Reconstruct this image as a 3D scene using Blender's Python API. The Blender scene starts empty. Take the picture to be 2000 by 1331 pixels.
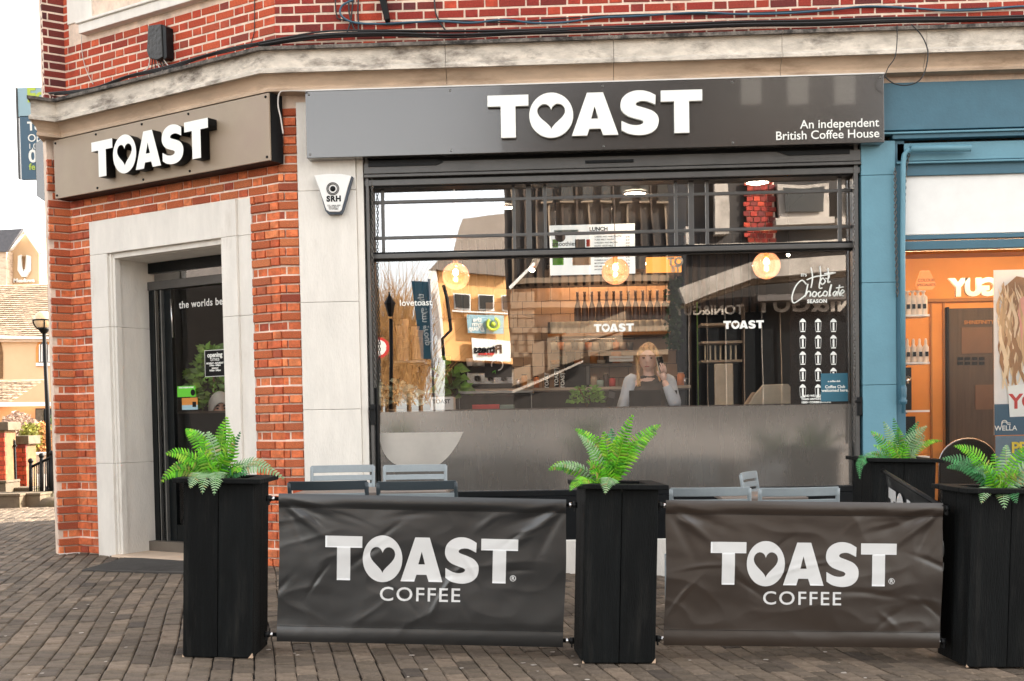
import bpy, bmesh, math, random
import numpy as np
from mathutils import Matrix, Vector, noise
random.seed(7)
C = bpy.context.scene
COL = C.collection
R = math.radians
PI = math.pi
# ------------------------------------------------------------------ camera, sky, sun, exposure
FPX, CXP, CYP = 2300.0, 1000.0, 896.2
YAW, PITCH, ROLL = -0.04420, 0.03531, -0.01778
CAM = Vector((0, -9.9, 1.32))
_fw = Vector((math.sin(YAW)*math.cos(PITCH), math.cos(YAW)*math.cos(PITCH), -math.sin(PITCH)))
_r0 = Vector((math.cos(YAW), -math.sin(YAW), 0)); _d0 = _fw.cross(_r0)
if _d0.z > 0: _d0 = -_d0
_rt = _r0*math.cos(ROLL) - _d0*math.sin(ROLL)
_dn = _d0*math.cos(ROLL) + _r0*math.sin(ROLL)
cd = bpy.data.cameras.new('camera'); cam = bpy.data.objects.new('camera', cd); COL.objects.link(cam)
cd.sensor_width = 36; cd.lens = FPX/2000*36; cd.shift_y = (CYP-665.5)/2000; cd.clip_end = 2000; cd.clip_start = .05
m = Matrix((( _rt.x, -_dn.x, -_fw.x, CAM.x), (_rt.y, -_dn.y, -_fw.y, CAM.y), (_rt.z, -_dn.z, -_fw.z, CAM.z), (0,0,0,1)))
cam.matrix_world = m
C.camera = cam
SUN = Vector((.70, .45, .42)).normalized()
w = bpy.data.worlds.new('World'); C.world = w; w.use_nodes = True
nt = w.node_tree; sky = nt.nodes.new('ShaderNodeTexSky'); sky.sky_type = 'NISHITA'; sky.sun_disc = False
sky.sun_elevation = math.asin(SUN.z); sky.sun_rotation = math.atan2(SUN.x, SUN.y)
sky.dust_density = 1.5; sky.air_density = 1.0; sky.ozone_density = .6
hsv = nt.nodes.new('ShaderNodeHueSaturation'); hsv.inputs['Saturation'].default_value = .22; mxs = nt.nodes.new('ShaderNodeMix'); mxs.data_type = 'RGBA'; mxs.blend_type = 'MULTIPLY'; mxs.inputs[0].default_value = 1
mxs.inputs[7].default_value = (1.04, 1.0, .95, 1)          # thin high cloud: nearly white light
nt.links.new(sky.outputs[0], hsv.inputs['Color']); nt.links.new(hsv.outputs[0], mxs.inputs[6])
nt.links.new(mxs.outputs[2], nt.nodes['Background'].inputs[0]); nt.nodes['Background'].inputs[1].default_value = .15
sl = bpy.data.lights.new('sun', 'SUN'); sl.energy = 4.0; sl.angle = R(.6); sl.color = (1, .88, .72)
so = bpy.data.objects.new('sun', sl); COL.objects.link(so); so.rotation_euler = SUN.to_track_quat('Z', 'Y').to_euler(); so.location = (20, 20, 30)
C.view_settings.view_transform = 'Standard'; C.view_settings.look = 'None'; C.view_settings.gamma = 1
C.view_settings.exposure = 2.4
C.view_settings.use_curve_mapping = False
C.cycles.max_bounces = 8; C.cycles.transparent_max_bounces = 16; C.cycles.use_denoising = True
C.cycles.sample_clamp_indirect = 6

# ------------------------------------------------------------------ geometry helpers
def ray(px, py): return (_fw + _rt*((px-CXP)/FPX) + _dn*((py-CYP)/FPX))
def hit(px, py, F, off=0.0):
    """ray through a photo point meets the plane local-y = -off of frame F; the local point"""
    I = F.inverted(); o = I @ CAM; d = I.to_3x3() @ ray(px, py)
    t = (-off-o.y)/d.y
    return o + d*t
def proj(P):
    v = P-CAM; z = v.dot(_fw)
    return CXP+FPX*v.dot(_rt)/z, CYP+FPX*v.dot(_dn)/z, z
def frame(o, ux, up=(0,0,1)):
    ux = Vector(ux).normalized(); up = Vector(up).normalized(); uy = up.cross(ux).normalized(); up = ux.cross(uy)
    return Matrix(((ux.x,uy.x,up.x,o[0]),(ux.y,uy.y,up.y,o[1]),(ux.z,uy.z,up.z,o[2]),(0,0,0,1)))
F0 = Matrix.Identity(4)
PA = Vector((-2.36, 0, 0)); PB = Vector((-4.74, 1.38, 0)); PC = PB + Vector((-.8, -.6, 0))*.2
PD = PC + Vector((-.20, .98, 0))*4.8
FC = frame(PB, PA-PB); LC = (PA-PB).length
FP = frame(PC, PB-PC); LP = .2
def at(F, x, y, z): return F @ Vector((x, y, z))
def U(px, py, y=0.0): return hit(px, py, F0, -y)       # world point on plane y
def UC(px, py, off=0.0): return hit(px, py, FC, off)
SLOPE = .033
def sst(t): t = max(0, min(1, t)); return t*t*(3-2*t)
def ground(x, y):
    xx = x if x > -2.4 else -2.4 + (x+2.4)*.15
    z = -.033*min(xx, 7)
    b = .055*sst((y+3.4)/1.2)*sst((x+2.2)/1.2)*(1-sst((y+.9)/.7))
    return z + b - .02*sst((y+.5)/1.5)*sst((-x-2)/1) - (0.02*(y-2) if y > 2 else 0)*.3
GP = frame((0.278, -3.628, ground(.278, -3.628)), (1, .048, -SLOPE), (SLOPE, 0, 1))    # fence frame: x along, y back, z up
def UG(px, py, off=0.0): return hit(px, py, GP, off)

class G:
    def __init__(s): s.v = []; s.f = []; s.m = []; s.cur = 0; s.sm = []
    def face(s, idx, smooth=False): s.f.append(idx); s.m.append(s.cur); s.sm.append(smooth)
    def quad(s, *pts):
        b = len(s.v); s.v += [tuple(p) for p in pts]; s.face(list(range(b, b+len(pts)))); return s
    def box(s, x0, x1, y0, y1, z0, z1, M=None):
        b = len(s.v)
        vs = [Vector((x, y, z)) for z in (z0, z1) for y in (y0, y1) for x in (x0, x1)]
        s.v += [tuple(M @ q) if M is not None else tuple(q) for q in vs]
        for q in ((0,2,3,1),(4,5,7,6),(0,1,5,4),(2,6,7,3),(0,4,6,2),(1,3,7,5)): s.face([b+i for i in q])
        return s
    def prism(s, poly, a, bb, axis='y', M=None):
        """poly: 2-D points; extruded along axis from a to bb"""
        def mk(p, t):
            q = {'y': (p[0], t, p[1]), 'z': (p[0], p[1], t), 'x': (t, p[0], p[1])}[axis]
            return tuple(M @ Vector(q)) if M is not None else q
        n = len(poly); b = len(s.v); s.v += [mk(p, a) for p in poly] + [mk(p, bb) for p in poly]
        s.face([b+i for i in range(n)]); s.face([b+n+i for i in range(n)][::-1])
        for i in range(n): s.face([b+i, b+(i+1) % n, b+n+(i+1) % n, b+n+i])
        return s
    def tube(s, pts, r, n=8, cap=True, closed=False):
        pts = [Vector(p) for p in pts]; N = len(pts); b = len(s.v); prev = None
        rr = r if isinstance(r, (list, tuple)) else [r]*N
        for i, p in enumerate(pts):
            if closed: t = pts[(i+1) % N]-pts[i-1]
            else: t = pts[min(i+1, N-1)]-pts[max(i-1, 0)]
            t = t.normalized() if t.length > 1e-9 else Vector((0,0,1))
            if prev is None: a = t.orthogonal().normalized()
            else: a = (prev - t*prev.dot(t)); a = a.normalized() if a.length > 1e-6 else t.orthogonal().normalized()
            prev = a; c = t.cross(a)
            for k in range(n):
                an = 2*PI*k/n; s.v.append(tuple(p + (a*math.cos(an)+c*math.sin(an))*rr[i]))
        for i in range(N if closed else N-1):
            j = (i+1) % N
            for k in range(n): s.face([b+i*n+k, b+i*n+(k+1) % n, b+j*n+(k+1) % n, b+j*n+k], True)
        if cap and not closed: s.face([b+k for k in range(n)][::-1]); s.face([b+(N-1)*n+k for k in range(n)])
        return s
    def lathe(s, prof, c=(0,0,0), n=20, smooth=True, M=None):
        b = len(s.v); N = len(prof)
        for r, z in prof:
            for k in range(n):
                an = 2*PI*k/n; q = Vector((c[0]+r*math.cos(an), c[1]+r*math.sin(an), c[2]+z)); s.v.append(tuple(M @ q) if M is not None else tuple(q))
        for i in range(N-1):
            for k in range(n): s.face([b+i*n+k, b+i*n+(k+1) % n, b+(i+1)*n+(k+1) % n, b+(i+1)*n+k], smooth)
        s.face([b+k for k in range(n)][::-1]); s.face([b+(N-1)*n+k for k in range(n)])
        return s
    def ball(s, c, r, n=14, m=9, sc=(1,1,1), M=None):
        b = len(s.v)
        for i in range(m+1):
            th = PI*i/m
            for k in range(n):
                an = 2*PI*k/n
                q = Vector((c[0]+sc[0]*r*math.sin(th)*math.cos(an), c[1]+sc[1]*r*math.sin(th)*math.sin(an), c[2]+sc[2]*r*math.cos(th)))
                s.v.append(tuple(M @ q) if M is not None else tuple(q))
        for i in range(m):
            for k in range(n): s.face([b+i*n+k, b+(i+1)*n+k, b+(i+1)*n+(k+1) % n, b+i*n+(k+1) % n], True)
        return s
    def add_mesh(s, me, M=None):
        b = len(s.v); s.v += [tuple(M @ q.co) if M is not None else tuple(q.co) for q in me.vertices]
        for p in me.polygons: s.face([b+i for i in p.vertices])
        return s
WM = {}
def tag(o, label=None, cat=None, group=None, kind=None):
    if label: o['label'] = label
    if cat: o['category'] = cat
    if group: o['group'] = group
    if kind: o['kind'] = kind
    return o
def thing(name, label, cat, M=None, group=None, loc=None):
    o = bpy.data.objects.new(name, None); COL.objects.link(o)
    if M is None: M = Matrix.Translation(Vector(loc) if loc is not None else Vector())
    elif loc is not None: M = M.copy(); M.translation = M @ Vector(loc)
    o.matrix_world = M; WM[o] = M.copy(); o.empty_display_size = .1
    return tag(o, label, cat, group)
def mesh_of(name, g, mats):
    me = bpy.data.meshes.new(name); me.from_pydata(g.v, [], g.f)
    for mm in (mats if isinstance(mats, (list, tuple)) else [mats]): me.materials.append(mm)
    me.polygons.foreach_set('material_index', g.m); me.polygons.foreach_set('use_smooth', g.sm)
    me.update(); return me
def build(name, g, mats, parent=None, world=False, bevel=0, M=None, segs=2, fix=True):
    """world=True: g is in world space; M: g is in frame M; otherwise in the parent's space"""
    me = mesh_of(name, g, mats) if isinstance(g, G) else g
    T = Matrix.Identity(4)
    if M is not None: T = M
    if parent is not None:
        if world or M is not None: T = WM[parent].inverted() @ T
    if T != Matrix.Identity(4): me.transform(T)
    o = bpy.data.objects.new(name, me); COL.objects.link(o)
    if fix and isinstance(g, G):
        bm = bmesh.new(); bm.from_mesh(me); bmesh.ops.recalc_face_normals(bm, faces=bm.faces); bm.to_mesh(me); bm.free()
    if parent is not None: o.parent = parent; WM[o] = WM[parent]
    else: WM[o] = Matrix.Identity(4)
    if bevel:
        b = o.modifiers.new('bevel', 'BEVEL'); b.width = bevel; b.segments = segs; b.limit_method = 'ANGLE'; b.angle_limit = R(40)
    return o
def copy_tree(o, parent=None, M=None):
    c = o.copy(); COL.objects.link(c)
    if parent is not None: c.parent = parent
    if M is not None: c.matrix_world = M; WM[c] = M
    elif parent is not None: WM[c] = WM[parent]
    for ch in [x for x in COL.objects if x.parent == o and x != c]: copy_tree(ch, c)
    return c

# ------------------------------------------------------------------ materials
def mat(name, col, rough=.6, metal=0, var=.15, scale=6, bump=0, bscale=50, spec=.5, col2=None, thr=(.45,.7), emit=None, rnd=0, stretch=None, hue=None, coat=0, trans=0):
    mm = bpy.data.materials.new(name); mm.use_nodes = True; N = mm.node_tree.nodes; L = mm.node_tree.links
    p = N['Principled BSDF']; p.inputs['Roughness'].default_value = rough; p.inputs['Metallic'].default_value = metal
    p.inputs['Specular IOR Level'].default_value = spec; p.inputs['Coat Weight'].default_value = coat
    tc = N.new('ShaderNodeTexCoord'); vec = tc.outputs['Object']
    if stretch:
        mp = N.new('ShaderNodeMapping'); mp.inputs['Scale'].default_value = stretch; L.new(vec, mp.inputs[0]); vec = mp.outputs[0]
    n = N.new('ShaderNodeTexNoise'); n.inputs['Scale'].default_value = scale; n.inputs['Detail'].default_value = 6; n.inputs['Roughness'].default_value = .65; L.new(vec, n.inputs['Vector'])
    r = N.new('ShaderNodeMapRange'); r.inputs[1].default_value = .3; r.inputs[2].default_value = .7; r.inputs[3].default_value = 1-var; r.inputs[4].default_value = 1+var; L.new(n.outputs['Fac'], r.inputs[0])
    hs = N.new('ShaderNodeHueSaturation'); hs.inputs['Color'].default_value = (*col, 1)
    L.new(r.outputs[0], hs.inputs['Value'])
    out = hs.outputs[0]
    if hue or rnd:
        oi = N.new('ShaderNodeObjectInfo'); ge = N.new('ShaderNodeNewGeometry'); ad = N.new('ShaderNodeMath'); ad.operation = 'ADD'
        L.new(oi.outputs['Random'], ad.inputs[0]); L.new(ge.outputs['Random Per Island'], ad.inputs[1])
        fr = N.new('ShaderNodeMath'); fr.operation = 'FRACT'; L.new(ad.outputs[0], fr.inputs[0])
        if hue:
            cr = N.new('ShaderNodeValToRGB'); cr.color_ramp.interpolation = 'LINEAR'
            while len(cr.color_ramp.elements) < len(hue): cr.color_ramp.elements.new(.5)
            for i, (ps, cc) in enumerate(hue): cr.color_ramp.elements[i].position = ps; cr.color_ramp.elements[i].color = (*cc, 1)
            L.new(fr.outputs[0], cr.inputs[0]); L.new(cr.outputs[0], hs.inputs['Color'])
        else:
            mr = N.new('ShaderNodeMapRange'); mr.inputs[3].default_value = 1-rnd; mr.inputs[4].default_value = 1+rnd; L.new(fr.outputs[0], mr.inputs[0])
            mu = N.new('ShaderNodeMath'); mu.operation = 'MULTIPLY'; L.new(r.outputs[0], mu.inputs[0]); L.new(mr.outputs[0], mu.inputs[1]); L.new(mu.outputs[0], hs.inputs['Value'])
    if col2:
        n2 = N.new('ShaderNodeTexNoise'); n2.inputs['Scale'].default_value = scale*.45; n2.inputs['Detail'].default_value = 8; n2.inputs['Roughness'].default_value = .7
        L.new(vec, n2.inputs['Vector']); r2 = N.new('ShaderNodeMapRange'); r2.inputs[1].default_value = thr[0]; r2.inputs[2].default_value = thr[1]; L.new(n2.outputs['Fac'], r2.inputs[0])
        mx = N.new('ShaderNodeMix'); mx.data_type = 'RGBA'; L.new(r2.outputs[0], mx.inputs[0]); L.new(out, mx.inputs[6]); mx.inputs[7].default_value = (*col2, 1); out = mx.outputs[2]
    L.new(out, p.inputs['Base Color'])
    if bump:
        nb = N.new('ShaderNodeTexNoise'); nb.inputs['Scale'].default_value = bscale; nb.inputs['Detail'].default_value = 5; L.new(vec, nb.inputs['Vector'])
        bp = N.new('ShaderNodeBump'); bp.inputs['Strength'].default_value = min(1, bump); bp.inputs['Distance'].default_value = .01; L.new(nb.outputs['Fac'], bp.inputs['Height']); L.new(bp.outputs[0], p.inputs['Normal'])
    if emit: p.inputs['Emission Color'].default_value = (*emit[0], 1); p.inputs['Emission Strength'].default_value = emit[1]
    if trans: p.inputs['Transmission Weight'].default_value = trans
    return mm
def glass(name, refl, tint=(1,1,1), bump=.0, rough=0.0, bs=1.2, dif=None, difw=0):
    mm = bpy.data.materials.new(name); mm.use_nodes = True; N = mm.node_tree.nodes; L = mm.node_tree.links; N.remove(N['Principled BSDF'])
    out = N['Material Output']; t = N.new('ShaderNodeBsdfTransparent'); t.inputs[0].default_value = (*tint, 1)
    g = N.new('ShaderNodeBsdfGlossy'); g.inputs['Roughness'].default_value = rough; g.inputs[0].default_value = (.95, .97, 1, 1)
    lw = N.new('ShaderNodeFresnel'); lw.inputs[0].default_value = 1.5
    ad = N.new('ShaderNodeMath'); ad.operation = 'ADD'; ad.use_clamp = True; ad.inputs[1].default_value = refl; L.new(lw.outputs[0], ad.inputs[0])
    mx = N.new('ShaderNodeMixShader'); L.new(ad.outputs[0], mx.inputs[0]); L.new(g.outputs[0], mx.inputs[2])
    src = t.outputs[0]
    if dif:
        d = N.new('ShaderNodeBsdfDiffuse'); m2 = N.new('ShaderNodeMixShader'); L.new(t.outputs[0], m2.inputs[1]); L.new(d.outputs[0], m2.inputs[2])
        tc = N.new('ShaderNodeTexCoord'); mp = N.new('ShaderNodeMapping'); mp.inputs['Scale'].default_value = (6, 6, 1.2); L.new(tc.outputs['Object'], mp.inputs[0])
        nz = N.new('ShaderNodeTexNoise'); nz.inputs['Scale'].default_value = 3; nz.inputs['Detail'].default_value = 8; L.new(mp.outputs[0], nz.inputs[0])
        cr = N.new('ShaderNodeMapRange'); cr.inputs[1].default_value = .3; cr.inputs[2].default_value = .7; cr.inputs[3].default_value = difw-.05; cr.inputs[4].default_value = difw+.05; L.new(nz.outputs[0], cr.inputs[0]); L.new(cr.outputs[0], m2.inputs[0])
        d.inputs[0].default_value = (*dif, 1); src = m2.outputs[0]
    L.new(src, mx.inputs[1])
    if bump:
        tc = N.new('ShaderNodeTexCoord'); nb = N.new('ShaderNodeTexNoise'); nb.inputs['Scale'].default_value = bs; nb.inputs['Detail'].default_value = 1.5; L.new(tc.outputs['Object'], nb.inputs['Vector'])
        bp = N.new('ShaderNodeBump'); bp.inputs['Strength'].default_value = 1; bp.inputs['Distance'].default_value = bump; L.new(nb.outputs['Fac'], bp.inputs['Height']); L.new(bp.outputs[0], g.inputs['Normal'])
    L.new(mx.outputs[0], out.inputs[0]); return mm
def emis(name, col, s):
    return mat(name, col, .5, var=0, emit=(col, s))
M_ = {}
M_['mortar'] = mat('mortar', (.74,.58,.46), .9, var=.18, scale=9, bump=.4, bscale=80, col2=(.42,.34,.28), thr=(.5,.75))
M_['mortar_low'] = mat('mortar_low', (.84,.70,.58), .9, var=.2, scale=9, bump=.6, bscale=80, col2=(.40,.30,.24), thr=(.55,.75))
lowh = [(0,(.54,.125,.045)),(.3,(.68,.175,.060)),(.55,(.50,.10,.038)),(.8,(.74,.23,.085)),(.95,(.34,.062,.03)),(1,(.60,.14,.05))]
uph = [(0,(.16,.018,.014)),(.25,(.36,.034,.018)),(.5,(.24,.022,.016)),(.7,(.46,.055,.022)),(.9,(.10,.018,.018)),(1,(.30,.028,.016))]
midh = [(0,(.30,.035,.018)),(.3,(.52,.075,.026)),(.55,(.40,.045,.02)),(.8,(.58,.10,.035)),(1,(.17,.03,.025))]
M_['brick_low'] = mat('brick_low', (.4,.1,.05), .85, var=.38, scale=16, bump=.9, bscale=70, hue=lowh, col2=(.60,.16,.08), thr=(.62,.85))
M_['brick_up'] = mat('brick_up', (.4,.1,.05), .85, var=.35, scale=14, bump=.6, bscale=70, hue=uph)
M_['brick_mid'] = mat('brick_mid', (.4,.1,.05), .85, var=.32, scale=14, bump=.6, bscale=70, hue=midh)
M_['brick_shaded'] = mat('brick_shaded', (.4,.1,.05), .85, var=.32, scale=14, bump=.6, bscale=70, hue=[(0,(.10,.018,.014)),(.5,(.24,.03,.018)),(1,(.06,.016,.018))])  # darker upper brick: shade of the turned-away pier face put into its colours
M_['stone'] = mat('stone', (.74,.70,.635), .8, var=.08, scale=3.5, bump=.4, bscale=45, col2=(.50,.44,.37), thr=(.60,.85), stretch=(2.2,2.2,.6))
M_['stone_dirty'] = mat('stone_dirty', (.60,.54,.46), .85, var=.3, scale=7, bump=.7, bscale=45, col2=(.12,.095,.075), thr=(.51,.68), stretch=(.7,.7,1.6))
M_['stone_warm'] = mat('stone_warm', (.60,.46,.34), .85, var=.2, scale=4, bump=.25, bscale=50, col2=(.24,.15,.09), thr=(.52,.75), stretch=(.5,.5,2.2))
M_['stone_cap'] = mat('stone_cap', (.16,.14,.12), .9, var=.5, scale=16, bump=.8, bscale=60, col2=(.02,.018,.016), thr=(.45,.62))
M_['sign_grey'] = mat('sign_grey', (.036,.031,.028), .17, var=.08, scale=2, bump=.02, bscale=300, spec=1.0, coat=.5)
M_['sign_tan'] = mat('sign_tan', (.33,.26,.185), .4, var=.07, scale=3, bump=.03, bscale=300, col2=(.32,.24,.18), thr=(.45,.7))
M_['black'] = mat('black', (.0035,.004,.0045), .5, var=.2, spec=.2)
M_['white_letter'] = mat('white_letter', (.83,.84,.79), .35, var=.03, scale=3)
M_['white_paint'] = mat('white_paint', (.78,.77,.74), .5, var=.05)
M_['frame_grey'] = mat('frame_grey', (.065,.062,.058), .35, var=.2, scale=5, bump=.1, bscale=90, spec=.6)
M_['frame_dark'] = mat('frame_dark', (.006,.007,.008), .4, var=.3, bump=.05, spec=.2)
M_['door_black'] = mat('door_black', (.004,.006,.007), .3, var=.3, spec=.25)
M_['aluminium'] = mat('aluminium', (.25,.25,.24), .3, metal=.7, var=.15)
M_['steel'] = mat('steel', (.55,.55,.56), .25, metal=1, var=.1)
M_['blue_paint'] = mat('blue_paint', (.115,.265,.335), .5, var=.07, scale=4, bump=.12, bscale=50, col2=(.10,.19,.24), thr=(.58,.8))
M_['blue_dark'] = mat('blue_dark', (.042,.125,.175), .45, var=.1, scale=5, bump=.15, bscale=50)
M_['planter'] = mat('planter', (.0030,.0038,.0040), .7, var=.5, scale=5, bump=.5, bscale=30, stretch=(7,7,.7), rnd=.25, spec=.15, col2=(.020,.019,.017), thr=(.52,.80))
M_['chip'] = mat('chip', (.5,.36,.25), .8)
M_['vinyl'] = mat('vinyl', (.0055,.0065,.0075), .34, var=.08, scale=4, bump=.04, bscale=500, spec=1.0)
M_['vinyl_warm_reflect'] = mat('vinyl_warm_reflect', (.026,.017,.012), .30, var=.08, scale=4, bump=.04, bscale=500, spec=1.0)  # black vinyl with warm reflected light put into its base colour
M_['print'] = mat('print', (.62,.62,.61), .4, var=.03, scale=4)
M_['chair'] = mat('chair', (.25,.285,.30), .4, var=.1, bump=.1)
M_['chair_dark'] = mat('chair_dark', (.03,.042,.05), .45, var=.06)
M_['wood_top'] = mat('wood_top', (.15,.12,.10), .5, var=.2, stretch=(1,6,1))
M_['fern'] = mat('fern', (.075,.42,.022), .5, var=.3, scale=20, spec=.2, hue=[(0,(.08,.36,.012)),(.3,(.15,.46,.015)),(.5,(.03,.17,.012)),(.75,(.24,.44,.03)),(.9,(.05,.24,.014)),(1,(.30,.26,.06))])
M_['fern_pale'] = mat('fern_pale', (.25,.37,.22), .55, var=.2, scale=20, hue=[(0,(.15,.28,.13)),(.5,(.26,.38,.20)),(.85,(.10,.25,.07)),(1,(.30,.26,.12))])
M_['fern_dark'] = mat('fern_dark', (.03,.17,.045), .5, var=.25, scale=20, rnd=.5)
M_['soil'] = mat('soil', (.03,.02,.015), .95, bump=1)
M_['paver'] = mat('paver', (.17,.135,.11), .85, var=.4, scale=12, bump=1, bscale=60, spec=.25, hue=[(0,(.080,.062,.046)),(.35,(.150,.115,.083)),(.6,(.108,.085,.065)),(.85,(.205,.155,.112)),(1,(.065,.052,.042))], col2=(.05,.04,.033), thr=(.56,.8))
M_['sand'] = mat('sand', (.012,.010,.008), .95, var=.3, bump=.5)
M_['mat_rubber'] = mat('mat_rubber', (.05,.045,.04), .8, var=.2)
M_['skin'] = mat('skin', (.92,.62,.50), .5, var=.05)
M_['skin_dark'] = mat('skin_dark', (.36,.19,.13), .5, var=.05)
M_['hair'] = mat('hair', (.78,.48,.22), .4, var=.4, scale=10, bump=.5, bscale=30, stretch=(9,9,.5), col2=(.25,.09,.03), thr=(.5,.65))
M_['vest'] = mat('vest', (.07,.055,.045), .8)
M_['shirt'] = mat('shirt', (.62,.67,.74), .8, bump=.3, bscale=20)
M_['hood'] = mat('hood', (.42,.40,.37), .9, bump=.4)
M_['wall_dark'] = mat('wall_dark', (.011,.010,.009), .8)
M_['int_wood'] = mat('int_wood', (.045,.028,.018), .6, var=.4, stretch=(8,8,.5), scale=4)
M_['int_tile'] = mat('int_tile', (.50,.31,.18), .35, var=.12, rnd=.12)
M_['int_tan'] = mat('int_tan', (.45,.36,.27), .6)
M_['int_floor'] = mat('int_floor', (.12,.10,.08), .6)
M_['orange_wall'] = mat('orange_wall', (.56,.235,.045), .6, var=.1, scale=2)
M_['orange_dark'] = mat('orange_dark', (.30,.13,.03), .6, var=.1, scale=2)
M_['glass'] = glass('glass', .23, bump=.0010, bs=.9)
M_['glass_upper'] = glass('glass_upper', .30, bump=.0013, bs=1.3)
M_['glass_door'] = glass('glass_door', -.02)
M_['glass_salon'] = glass('glass_salon', -.028)
M_['film'] = glass('film', .18, rough=.12, dif=(.125,.112,.098), difw=.94)
M_['poster_film'] = glass('poster_film', .04, rough=.05, dif=(.045,.028,.020), difw=.86)
M_['lamp_glass'] = glass('lamp_glass', .10, tint=(1,.75,.6), rough=.05, dif=(.9,.36,.20), difw=.30)
_n = M_['lamp_glass'].node_tree; _e = _n.nodes.new('ShaderNodeEmission'); _e.inputs[0].default_value = (1,.42,.2,1); _e.inputs[1].default_value = .10; _a = _n.nodes.new('ShaderNodeAddShader'); _o = _n.nodes['Material Output']; _src = _o.inputs[0].links[0].from_socket; _n.links.new(_src, _a.inputs[0]); _n.links.new(_e.outputs[0], _a.inputs[1]); _n.links.new(_a.outputs[0], _o.inputs[0])
M_['bulb'] = emis('bulb', (1,.62,.32), 22)
M_['spot'] = emis('spot', (1,.80,.58), 14)
M_['warm_tube'] = emis('warm_tube', (1,.70,.38), 8)
M_['teal'] = mat('teal', (.02,.115,.17), .5, var=.05)
M_['green'] = mat('green', (.12,.55,.03), .5, var=.05)
M_['lime'] = mat('lime', (.48,.62,.06), .5, var=.05)
M_['amber'] = mat('amber', (.60,.24,.05), .35)
M_['cream'] = mat('cream', (.66,.58,.45), .6)
M_['orange'] = mat('orange', (.75,.25,.08), .5)
M_['red'] = mat('red', (.55,.04,.03), .5)
M_['leaf'] = mat('leaf', (.16,.32,.05), .5, var=.3, rnd=.5)
M_['leaf_sage'] = mat('leaf_sage', (.30,.38,.32), .6, var=.2, rnd=.4)
M_['bottle'] = mat('bottle', (.05,.022,.012), .2, var=.1)
M_['kraft'] = mat('kraft', (.52,.38,.26), .7)
M_['cable_black'] = mat('cable_black', (.012,.012,.013), .5)
M_['cable_blue'] = mat('cable_blue', (.03,.09,.14), .4)
M_['cable_white'] = mat('cable_white', (.55,.5,.45), .5)
M_['chain'] = mat('chain', (.13,.12,.11), .5, metal=.6)
M_['peach'] = mat('peach', (.60,.42,.25), .8, var=.05, scale=1)
M_['peach_or'] = mat('peach_or', (.68,.30,.12), .8, var=.08, scale=1)
M_['roof_tile'] = mat('roof_tile', (.55,.40,.27), .85, var=.15, scale=3, rnd=.22)
M_['slate'] = mat('slate', (.075,.075,.085), .7, var=.25, scale=5, rnd=.2)
M_['step_stone'] = mat('step_stone', (.12,.09,.06), .9, var=.25, scale=6, bump=.4, col2=(.05,.05,.02), thr=(.5,.7))
M_['bark'] = mat('bark', (.16,.085,.035), .9, var=.3)
M_['sign_blue'] = mat('sign_blue', (.035,.10,.16), .45, var=.04)
M_['sign_pale'] = mat('sign_pale', (.30,.46,.52), .45, var=.04)
M_['salon_brown'] = mat('salon_brown', (.10,.05,.025), .6)

# ------------------------------------------------------------------ text and the five-letter logo
def text_mesh(s, size, bold=0.0, ext=0.0, spacing=1.0, align='CENTER', res=4, shear=0):
    cu = bpy.data.curves.new('t', 'FONT'); cu.body = s; cu.size = size; cu.offset = bold; cu.extrude = ext; cu.space_character = spacing
    cu.align_x = align; cu.align_y = 'CENTER'; cu.resolution_u = res; cu.shear = shear
    o = bpy.data.objects.new('t', cu); COL.objects.link(o)
    bpy.context.view_layer.update()
    me = bpy.data.meshes.new_from_object(o); bpy.data.objects.remove(o); bpy.data.curves.remove(cu)
    return me
XZ = Matrix(((1,0,0,0),(0,0,-1,0),(0,1,0,0),(0,0,0,1)))           # text plane to a wall facing -y
def curve_mesh(polys, ext):
    cu = bpy.data.curves.new('c', 'CURVE'); cu.dimensions = '2D'; cu.fill_mode = 'BOTH'; cu.extrude = ext
    for p in polys:
        sp = cu.splines.new('POLY'); sp.points.add(len(p)-1); sp.use_cyclic_u = True
        for i, q in enumerate(p): sp.points[i].co = (q[0], q[1], 0, 1)
    o = bpy.data.objects.new('c', cu); COL.objects.link(o); bpy.context.view_layer.update()
    me = bpy.data.meshes.new_from_object(o); bpy.data.objects.remove(o); bpy.data.curves.remove(cu); return me
def catmull(P, n=8):
    out = []; Q = [P[0]]+list(P)+[P[-1]]
    for i in range(1, len(Q)-2):
        for k in range(n):
            t = k/n; out.append(tuple(.5*(2*Q[i][j]+(Q[i+1][j]-Q[i-1][j])*t+(2*Q[i-1][j]-5*Q[i][j]+4*Q[i+1][j]-Q[i+2][j])*t*t+(3*Q[i][j]-Q[i-1][j]-3*Q[i+1][j]+Q[i+2][j])*t**3) for j in range(len(P[0]))))
    out.append(tuple(P[-1])); return out
def heart(cx, cy, s, n=40):
    out = []
    for i in range(n):
        t = 2*PI*i/n; x = 16*math.sin(t)**3; y = 13*math.cos(t)-5*math.cos(2*t)-2*math.cos(3*t)-math.cos(4*t)
        out.append((cx+x/32*s*1.0, cy+(y+2.5)/32*s*1.0))
    return out
def s_poly():
    A = catmull([(.84,.90),(.83,.68)], 1)
    c1 = catmull([(.83,.68),(.62,.765),(.46,.765),(.375,.72),(.40,.665),(.60,.60),(.77,.53),(.88,.42),(.905,.29),(.86,.14),(.73,.03),(.55,-.02),(.37,-.02),(.18,.02),(.03,.10)], 6)
    c2 = catmull([(.03,.32),(.22,.235),(.38,.21),(.50,.23),(.545,.28),(.50,.325),(.36,.365),(.18,.43),(.06,.53),(.01,.66),(.04,.82),(.15,.94),(.32,1.01),(.50,1.02),(.68,.98),(.84,.90)], 6)
    return c1+c2
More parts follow.
